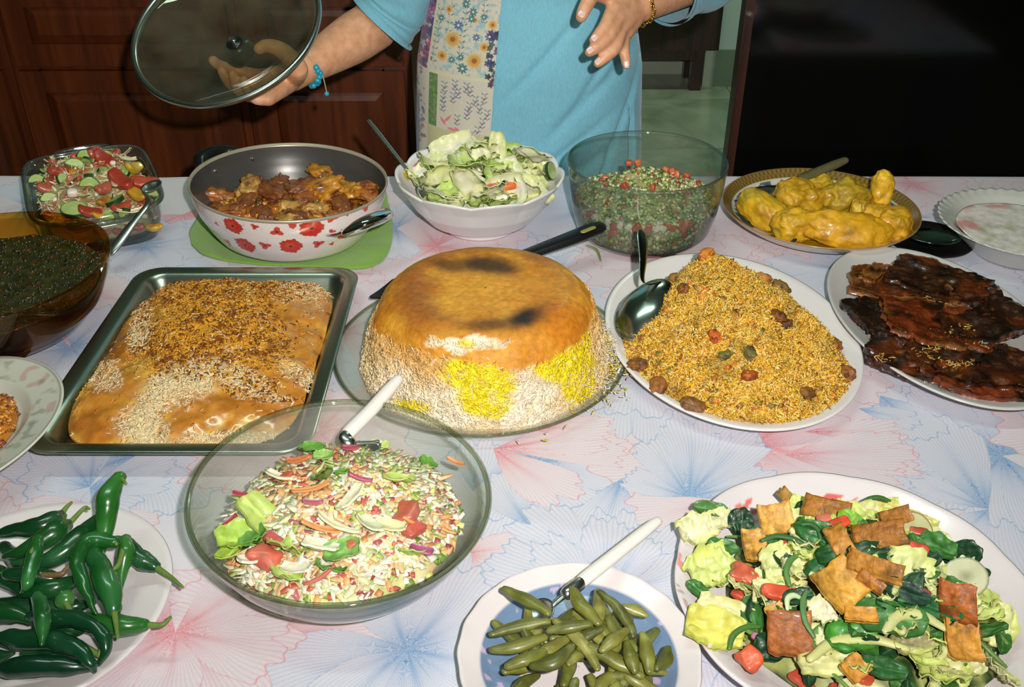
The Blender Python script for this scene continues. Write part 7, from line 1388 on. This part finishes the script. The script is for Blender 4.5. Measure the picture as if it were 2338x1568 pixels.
# ---------------- 16. large plate of salad with fried bread
def fattoush():
    c0 = (.302, .598); a = .1555
    def dec(P, q, inner, col):
        def mark(px, py, lx, ly, an, cc):
            c = at(px, py, .028); dx, dy = P[:, 0] - c[0], P[:, 1] - c[1]; u, w = dx * math.cos(an) + dy * math.sin(an), -dx * math.sin(an) + dy * math.cos(an); m = inner & (P[:, 2] > .01) & ((u / lx) ** 2 + (np.abs(w) / (ly * (1 - .5 * u / lx).clip(.2, 1.5))) ** 2 < 1); col[m] = s2l(cc)
        for px, py, lx, ly, an, cc in ((1698, 1146, .008, .003, .2, (226, 130, 120)), (1712, 1135, .008, .0025, .9, (222, 120, 112)), (1702, 1156, .006, .002, 2.2, (226, 140, 130)), (1730, 1148, .010, .0018, .6, (222, 120, 112)), (1722, 1165, .006, .0022, 0, (230, 150, 140)), (1905, 1122, .010, .005, .3, (222, 110, 100)), (1895, 1128, .007, .002, -.5, (226, 130, 120)), (1942, 1131, .011, .0022, .4, (222, 120, 110)), (1826, 1135, .008, .0022, .3, (224, 130, 124)), (1545, 1278, .008, .005, 1.2, (226, 140, 130)), (1560, 1290, .006, .004, .4, (226, 150, 140)), (1608, 1487, .006, .005, .4, (226, 150, 140)), (1548, 1340, .016, .0008, -1.1, (180, 160, 150)), (1566, 1380, .016, .0008, -1.3, (190, 160, 155))): mark(px, py, lx, ly, an, cc)
        return col
    C = ellipse_plate('salad_plate', 'large white plate with red petal print, piled with fried bread salad', c0, a, a, 0, .028, n=300, decor=dec, colr=(226, 217, 216), rad=lambda T, R, Z: 1 + .014 * np.abs(np.cos(T * 6)) * smooth(.12, .155, R))
    def hz(x, y): r = np.hypot(x - C[0] - .005, y - C[1] + .008) / .118; return .020 + .046 * np.clip(1 - r ** 2, 0, 1)
    v, f, V = grid_mound((C[0] + .005, C[1] - .008), .116, .116, lambda U, W, X, Y, R: .014 + .040 * (1 - R ** 2) + .006 * fbm(np.stack([X, Y, X * 0], -1), 40, 2, 2), 60, base=.0095)
    c = mixc(s2l((34, 66, 28)), s2l((176, 180, 104)), np.clip(.4 + fbm(v, 70, 3, 3) * 2.2, 0, 1)); stuff('torn_lettuce', v, f, M_leaf, c, 'bed of torn lettuce and herbs under the fried bread', 'salad')
    Mc = attrm('fried_bread', .5, .15, .3, 200, .8, 260, dist=.0014); R_ = np.random.default_rng(101)
    def spot(px, py, dz=.0):
        z = .05
        for _ in range(6): p = at(px, py, z); z = float(hz(p[0], p[1])) + dz
        return at(px, py, z)
    def place(nm, ca, px, py, L, W, cc, lb, yaw=None, tx=0.0, ty=0.0, dz=.006, kind='leaf', seed=0, grp='pieces of the fried bread salad'):
        sc_ = 1.0
        if kind == 'chip':
            v, f, uv = sheet(L, W, seed, .18, .10, .0032, 15, 13, lambda u: np.ones_like(u), 2.2); v[:, 2] += .0008 * fbm(v + seed, 300, 2, seed); n1 = fbm(v + seed, 80, 3, seed); c = mixc(s2l(cc), s2l(np.array(cc) * .68), smooth(0, .5, n1)); c = mixc(c, np.clip(s2l(np.array(cc) + 22), 0, 1), smooth(.1, .5, fbm(v + seed, 160, 2, seed + 3))); m = Mc
        elif kind == 'leaf':
            v, f, uv = sheet(L, W, seed, .18, .26, .0011, 21, 13, lambda u: .08 + .92 * np.sqrt(np.clip(1 - np.abs(u) ** 2.2, 0, 1)), 1.8); rib = np.exp(-(uv[:, 1] / .07) ** 2); c = mixc(s2l(cc), np.clip(s2l(np.array(cc) + 40), 0, 1), rib * .8); c = mixc(c, s2l(np.array(cc) * .75), smooth(.2, .9, np.sin(uv[:, 0] * 9 - np.abs(uv[:, 1]) * 6)) * .35); m = M_herb
        elif kind == 'lettuce':
            v, f, uv = sheet(L, W, seed, .3, .30, .0018, 19, 13, lambda u: .65 + .35 * np.cos(u * 1.5), 4.2); n1 = fbm(v + seed, 60, 2, seed); c = mixc(s2l(cc), np.clip(s2l(np.array(cc) + 18), 0, 1), smooth(-.3, .4, n1)); c = mixc(c, s2l((196, 206, 96)), smooth(.5, 1.1, np.abs(uv[:, 1]) + n1 * .5) * .7); c = mixc(c, np.clip(s2l(np.array(cc) + 25), 0, 1), smooth(.6, 1, np.cos(uv[:, 1] * 13)) * .4); m = M_leaf
        elif kind == 'chunk':
            v, f = rbox((0, 0, 0), (L, W, W * .5), .5, 10); v = v * (1 + .5 * fbm(v + seed, 90, 3, seed))[:, None]; c = mixc(s2l(np.array(cc) * .88), np.clip(s2l(np.array(cc) + 26), 0, 1), np.clip(.5 + fbm(v, 110, 2, seed), 0, 1)); m = M_food
        elif kind == 'stalk':
            P = [(-L / 2, 0, 0), (-L / 5, W * 1.2, .002), (L / 5, W * 1.1, .002), (L / 2, 0, 0)]; v, f = tube(P, [W * .35, W * .5, W * .5, W * .3], 10, sub=6, flat=.7); c = np.tile(s2l(cc), (len(v), 1)); m = M_leaf
        y = R_.uniform(0, 3.1) if yaw is None else yaw
        o = obj(nm, v @ (rotm(tx + R_.normal(0, .08), ty + R_.normal(0, .08), 0) @ rotm(0, 0, y)).T + spot(px, py, dz), f, m, col=c, origin=spot(px, py, dz)); tagit(o, lb, ca, grp)
    # random filling first: leaves and lettuce over the whole heap
    for k in range(190):
        an, r = R_.uniform(0, 6.28), .114 * math.sqrt(R_.random()); x, y = C[0] + .005 + r * math.cos(an), C[1] - .008 + r * math.sin(an); X = np.array([[x, y, float(hz(x, y))]]); px, py = (float(q[0]) for q in proj(X)); w = sector(x - C[0], y - C[1], .11); q = k % 8
        if q in (0, 3): place('lettuce_piece', 'lettuce', px, py, R_.uniform(.030, .046), R_.uniform(.022, .034), [(206, 206, 140), (190, 200, 110), (214, 208, 156)][k % 3], 'crinkled pale lettuce piece %s of the fried bread salad' % w, None, R_.normal(0, .3), R_.normal(0, .3), .005, 'lettuce', k)
        elif q in (1, 2, 5, 6): place('herb_leaf', 'herb', px, py, R_.uniform(.024, .040), R_.uniform(.012, .020), [(38, 84, 34), (58, 110, 44), (28, 66, 32), (84, 136, 52)][k % 4], '%s green leaf %s of the fried bread salad' % (['dark', 'mid', 'blackish', 'bright'][k % 4], w), None, R_.normal(0, .35), R_.normal(0, .3), .006, 'leaf', k)
        elif q == 4: place('tomato_chunk', 'tomato', px, py, R_.uniform(.014, .020), R_.uniform(.011, .015), (196, 72, 44), 'small red tomato chunk %s of the fried bread salad' % w, None, 0, 0, .002, 'chunk', k)
        else: place('stalk', 'stalk', px, py, R_.uniform(.03, .045), .005, (110, 150, 74), 'thin green stalk %s of the fried bread salad' % w, None, R_.normal(0, .2), R_.normal(0, .2), .003, 'stalk', k)
    S = .00037 * 1.02
    chips = [(1771, 1186, 80, 72, (212, 156, 66), 'square golden fried bread at the upper left, lumpy', .1, .55), (1722, 1248, 56, 74, (206, 150, 58), 'golden fried bread leaning below the lumpy square one', .05, .4), (1918, 1338, 96, 92, (206, 150, 54), 'large kite-shaped golden fried bread in the centre', .6, .35), (1964, 1407, 66, 32, (206, 142, 48), 'narrow golden strip of fried bread below the central one', -.15, .3), (1802, 1452, 94, 92, (160, 90, 38), 'reddish brown square fried bread at the lower left', -.15, .4), (2183, 1382, 76, 88, (166, 88, 30), 'dark brown fried bread at the right', -.3, .4), (2195, 1466, 72, 80, (206, 142, 54), 'golden grid-marked fried bread at the lower right', -.1, .45), (1884, 1160, 112, 50, (170, 112, 36), 'brown flat fried bread at the top, seen edge-on', -.25, .9), (1803, 1142, 74, 30, (176, 130, 52), 'pointed brown shard of fried bread at the very top', -.9, .9), (2004, 1222, 120, 58, (156, 98, 30), 'dark brown curved fried bread at the upper right', .1, .8), (1993, 1297, 124, 46, (176, 116, 38), 'long brown curled fried bread right of the centre', -.25, .7), (1918, 1240, 46, 92, (184, 126, 46), 'curled upright fried bread in the upper middle', .5, .8), (2041, 1180, 80, 40, (160, 104, 40), 'small brown fried bread by the cucumber roll', .35, .7), (1949, 1526, 50, 44, (206, 142, 52), 'golden corner of fried bread at the bottom edge', .7, .4), (1985, 1330, 60, 26, (180, 112, 36), 'thin brown sliver of fried bread beside the central one', -.6, .5), (1770, 1400, 40, 30, (212, 160, 76), 'pale corner of fried bread behind the brown square', .3, .3)]
    for k, (px, py, w, h, cc, lb, yaw, tx) in enumerate(chips): place('fried_bread', 'bread', px, py, w * S, h * S / max(.45, math.cos(.55 - tx * .6)), cc, lb, yaw, tx, 0, .020, 'chip', k + 40, 'fried bread pieces on the salad plate')
    for k, (px, py, w, h, cc, lb, yaw, tx) in enumerate([(1590, 1212, 96, 80, (214, 206, 160), 'broad cream lettuce piece at the left rim', .3, .3), (1640, 1190, 70, 60, (216, 210, 164), 'cream lettuce piece under the top left leaf', .1, .3), (1785, 1290, 96, 92, (206, 210, 140), 'ribbed pale lettuce square in the left middle', .2, .35), (1622, 1300, 120, 100, (196, 206, 120), 'yellow-green crinkled lettuce at the left', .5, .3), (1660, 1402, 140, 60, (216, 208, 150), 'long cream lettuce piece at the lower left', -.35, .3), (1630, 1440, 130, 90, (200, 194, 84), 'bright yellow frilly lettuce piece at the lower left', -.3, .3), (2074, 1303, 110, 90, (206, 210, 140), 'pale ribbed lettuce at the right middle', -.4, .3), (1877, 1398, 60, 60, (222, 216, 180), 'white lettuce rib below the central bread', 0, .3), (2014, 1160, 90, 46, (206, 200, 110), 'yellow-green rolled lettuce at the top right', .2, .5), (2100, 1185, 90, 26, (190, 186, 96), 'olive lettuce strip at the upper right rim', -.5, .4), (1890, 1518, 130, 50, (206, 204, 140), 'pale lettuce piece along the bottom edge', .05, .3), (2199, 1312, 70, 66, (206, 204, 180), 'whitish seeded lettuce heart at the right edge', .2, .3), (2185, 1515, 110, 60, (206, 202, 146), 'pale lettuce piece at the bottom right', .1, .3), (1830, 1225, 50, 50, (220, 210, 160), 'small cream lettuce piece in the upper middle', .2, .3), (2080, 1470, 90, 50, (150, 140, 96), 'greyish onion-like piece at the lower right', .2, .3)]): place('lettuce_piece', 'lettuce', px, py, w * S, h * S * 1.1, cc, lb, yaw, tx, 0, .010, 'lettuce', k + 70)
    for k, (px, py, w, h, cc, lb, yaw, tx) in enumerate([(1622, 1163, 90, 36, (70, 122, 50), 'long green leaf overhanging the upper left rim', -.15, .4), (1692, 1192, 66, 60, (20, 58, 28), 'very dark green leaf left of the first bread', .1, .4), (1651, 1250, 46, 66, (72, 122, 54), 'rounded mid-green leaf on the cream lettuce', 1.2, .3), (1868, 1215, 60, 96, (44, 104, 40), 'upright green leaf in the upper middle', 1.3, .3), (1902, 1266, 50, 80, (28, 78, 32), 'dark green leaf beside the upright one', 1.9, .3), (1942, 1190, 54, 56, (120, 172, 44), 'bright light green leaf between the brown breads', .7, .3), (1986, 1262, 110, 46, (24, 66, 34), 'dark green leaf under the long curled bread', .1, .3), (2140, 1250, 90, 66, (60, 116, 46), 'broad green leaf at the right', -.4, .3), (2202, 1266, 66, 80, (22, 60, 32), 'dark curled leaf at the right rim', -.9, .3), (2030, 1410, 150, 80, (66, 118, 52), 'biggest green leaf, below and right of the central bread', -.25, .25), (2115, 1385, 150, 50, (36, 96, 48), 'long green leaf at the right middle', -.35, .3), (1942, 1455, 110, 70, (62, 136, 40), 'bright green leaf in the lower middle', .1, .3), (2062, 1354, 110, 46, (20, 54, 34), 'blackish leaf above the biggest leaf', -.4, .3), (1593, 1346, 60, 30, (62, 116, 44), 'small green leaf at the left rim', -.8, .3), (1757, 1478, 70, 60, (24, 64, 34), 'dark leaf at the lower left beside the brown bread', -.6, .3), (1822, 1363, 70, 36, (26, 72, 40), 'dark leaf below the tomato', .1, .3), (2010, 1525, 110, 40, (40, 92, 40), 'green leaf at the bottom edge', -.2, .3), (1860, 1300, 60, 36, (40, 96, 44), 'green leaf left of the central bread', .8, .3)]): place('herb_leaf', 'herb', px, py, w * S, h * S * 1.15, cc, lb, yaw, tx, 0, .014, 'leaf', k + 90)
    for k, (px, py, w, h, cc, lb, yaw) in enumerate([(1699, 1310, 66, 50, (196, 84, 54), 'tomato chunk at the left middle', -.3), (1781, 1352, 74, 34, (206, 72, 40), 'bright red tomato wedge in the left middle', -.15), (1918, 1193, 50, 26, (214, 62, 36), 'glossy red tomato wedge at the top', .4), (1880, 1184, 36, 20, (214, 110, 84), 'pinkish tomato piece beside the glossy wedge', .1), (2099, 1258, 46, 34, (196, 66, 46), 'tomato chunk at the right', -.5), (1708, 1503, 46, 52, (214, 84, 46), 'orange-red tomato piece at the bottom left', .5), (2096, 1213, 46, 22, (190, 76, 50), 'thin tomato strip at the upper right', -.4), (1733, 1456, 34, 18, (176, 100, 130), 'purple onion scrap left of the brown bread', -.5), (2110, 1352, 30, 16, (130, 50, 60), 'dark red scrap left of the dark bread', -.4)]): place('tomato_chunk' if 'tomato' in lb else 'onion_scrap', 'tomato' if 'tomato' in lb else 'onion', px, py, w * S, h * S, cc, lb, yaw, .2, 0, .016, 'chunk', k + 120)
    for k, (px, py, w, cc, lb, yaw) in enumerate([(1795, 1243, 110, (56, 108, 56), 'green stalk running right from the second bread', -.15), (1815, 1300, 90, (90, 140, 70), 'thin green stalk slanting through the middle', 1.1), (1850, 1400, 110, (96, 140, 84), 'vertical green stem right of the brown bread', 1.5), (1815, 1378, 46, (206, 220, 170), 'white stalk end below the red tomato', .6), (1700, 1455, 90, (76, 120, 50), 'thin green stem over the yellow lettuce', .6), (1960, 1492, 200, (200, 200, 130), 'long pale curved stalk at the lower middle', .05), (2090, 1437, 130, (206, 206, 140), 'pale stalk under the long green leaf', .1), (1998, 1152, 80, (66, 112, 50), 'dark green stem at the top right', .25), (1850, 1215, 60, (52, 98, 40), 'green stem behind the upright leaf', -.9)]): place('stalk', 'stalk', px, py, w * S, .010 if w > 120 else .005, cc, lb, yaw, .2, 0, .018, 'stalk', k + 140)
    me = halfslice(.017, .005, True, 0, (150, 60, 40), (206, 204, 150)); o = put('radish_slice', me, spot(2090, 1208, .014), rotm(.5, .3, 0)); tagit(o, 'pale slice with red edge at the upper right of the fried bread salad', 'vegetable', 'pieces of the fried bread salad')
    me = halfslice(.018, .005, True, 0, (120, 130, 90), (196, 196, 160), (150, 150, 110)); o = put('cucumber_slice', me, spot(2205, 1318, .014), rotm(.5, -.3, 0)); tagit(o, 'seedy grey-green cucumber slice at the right of the fried bread salad', 'cucumber', 'pieces of the fried bread salad')
fattoush()
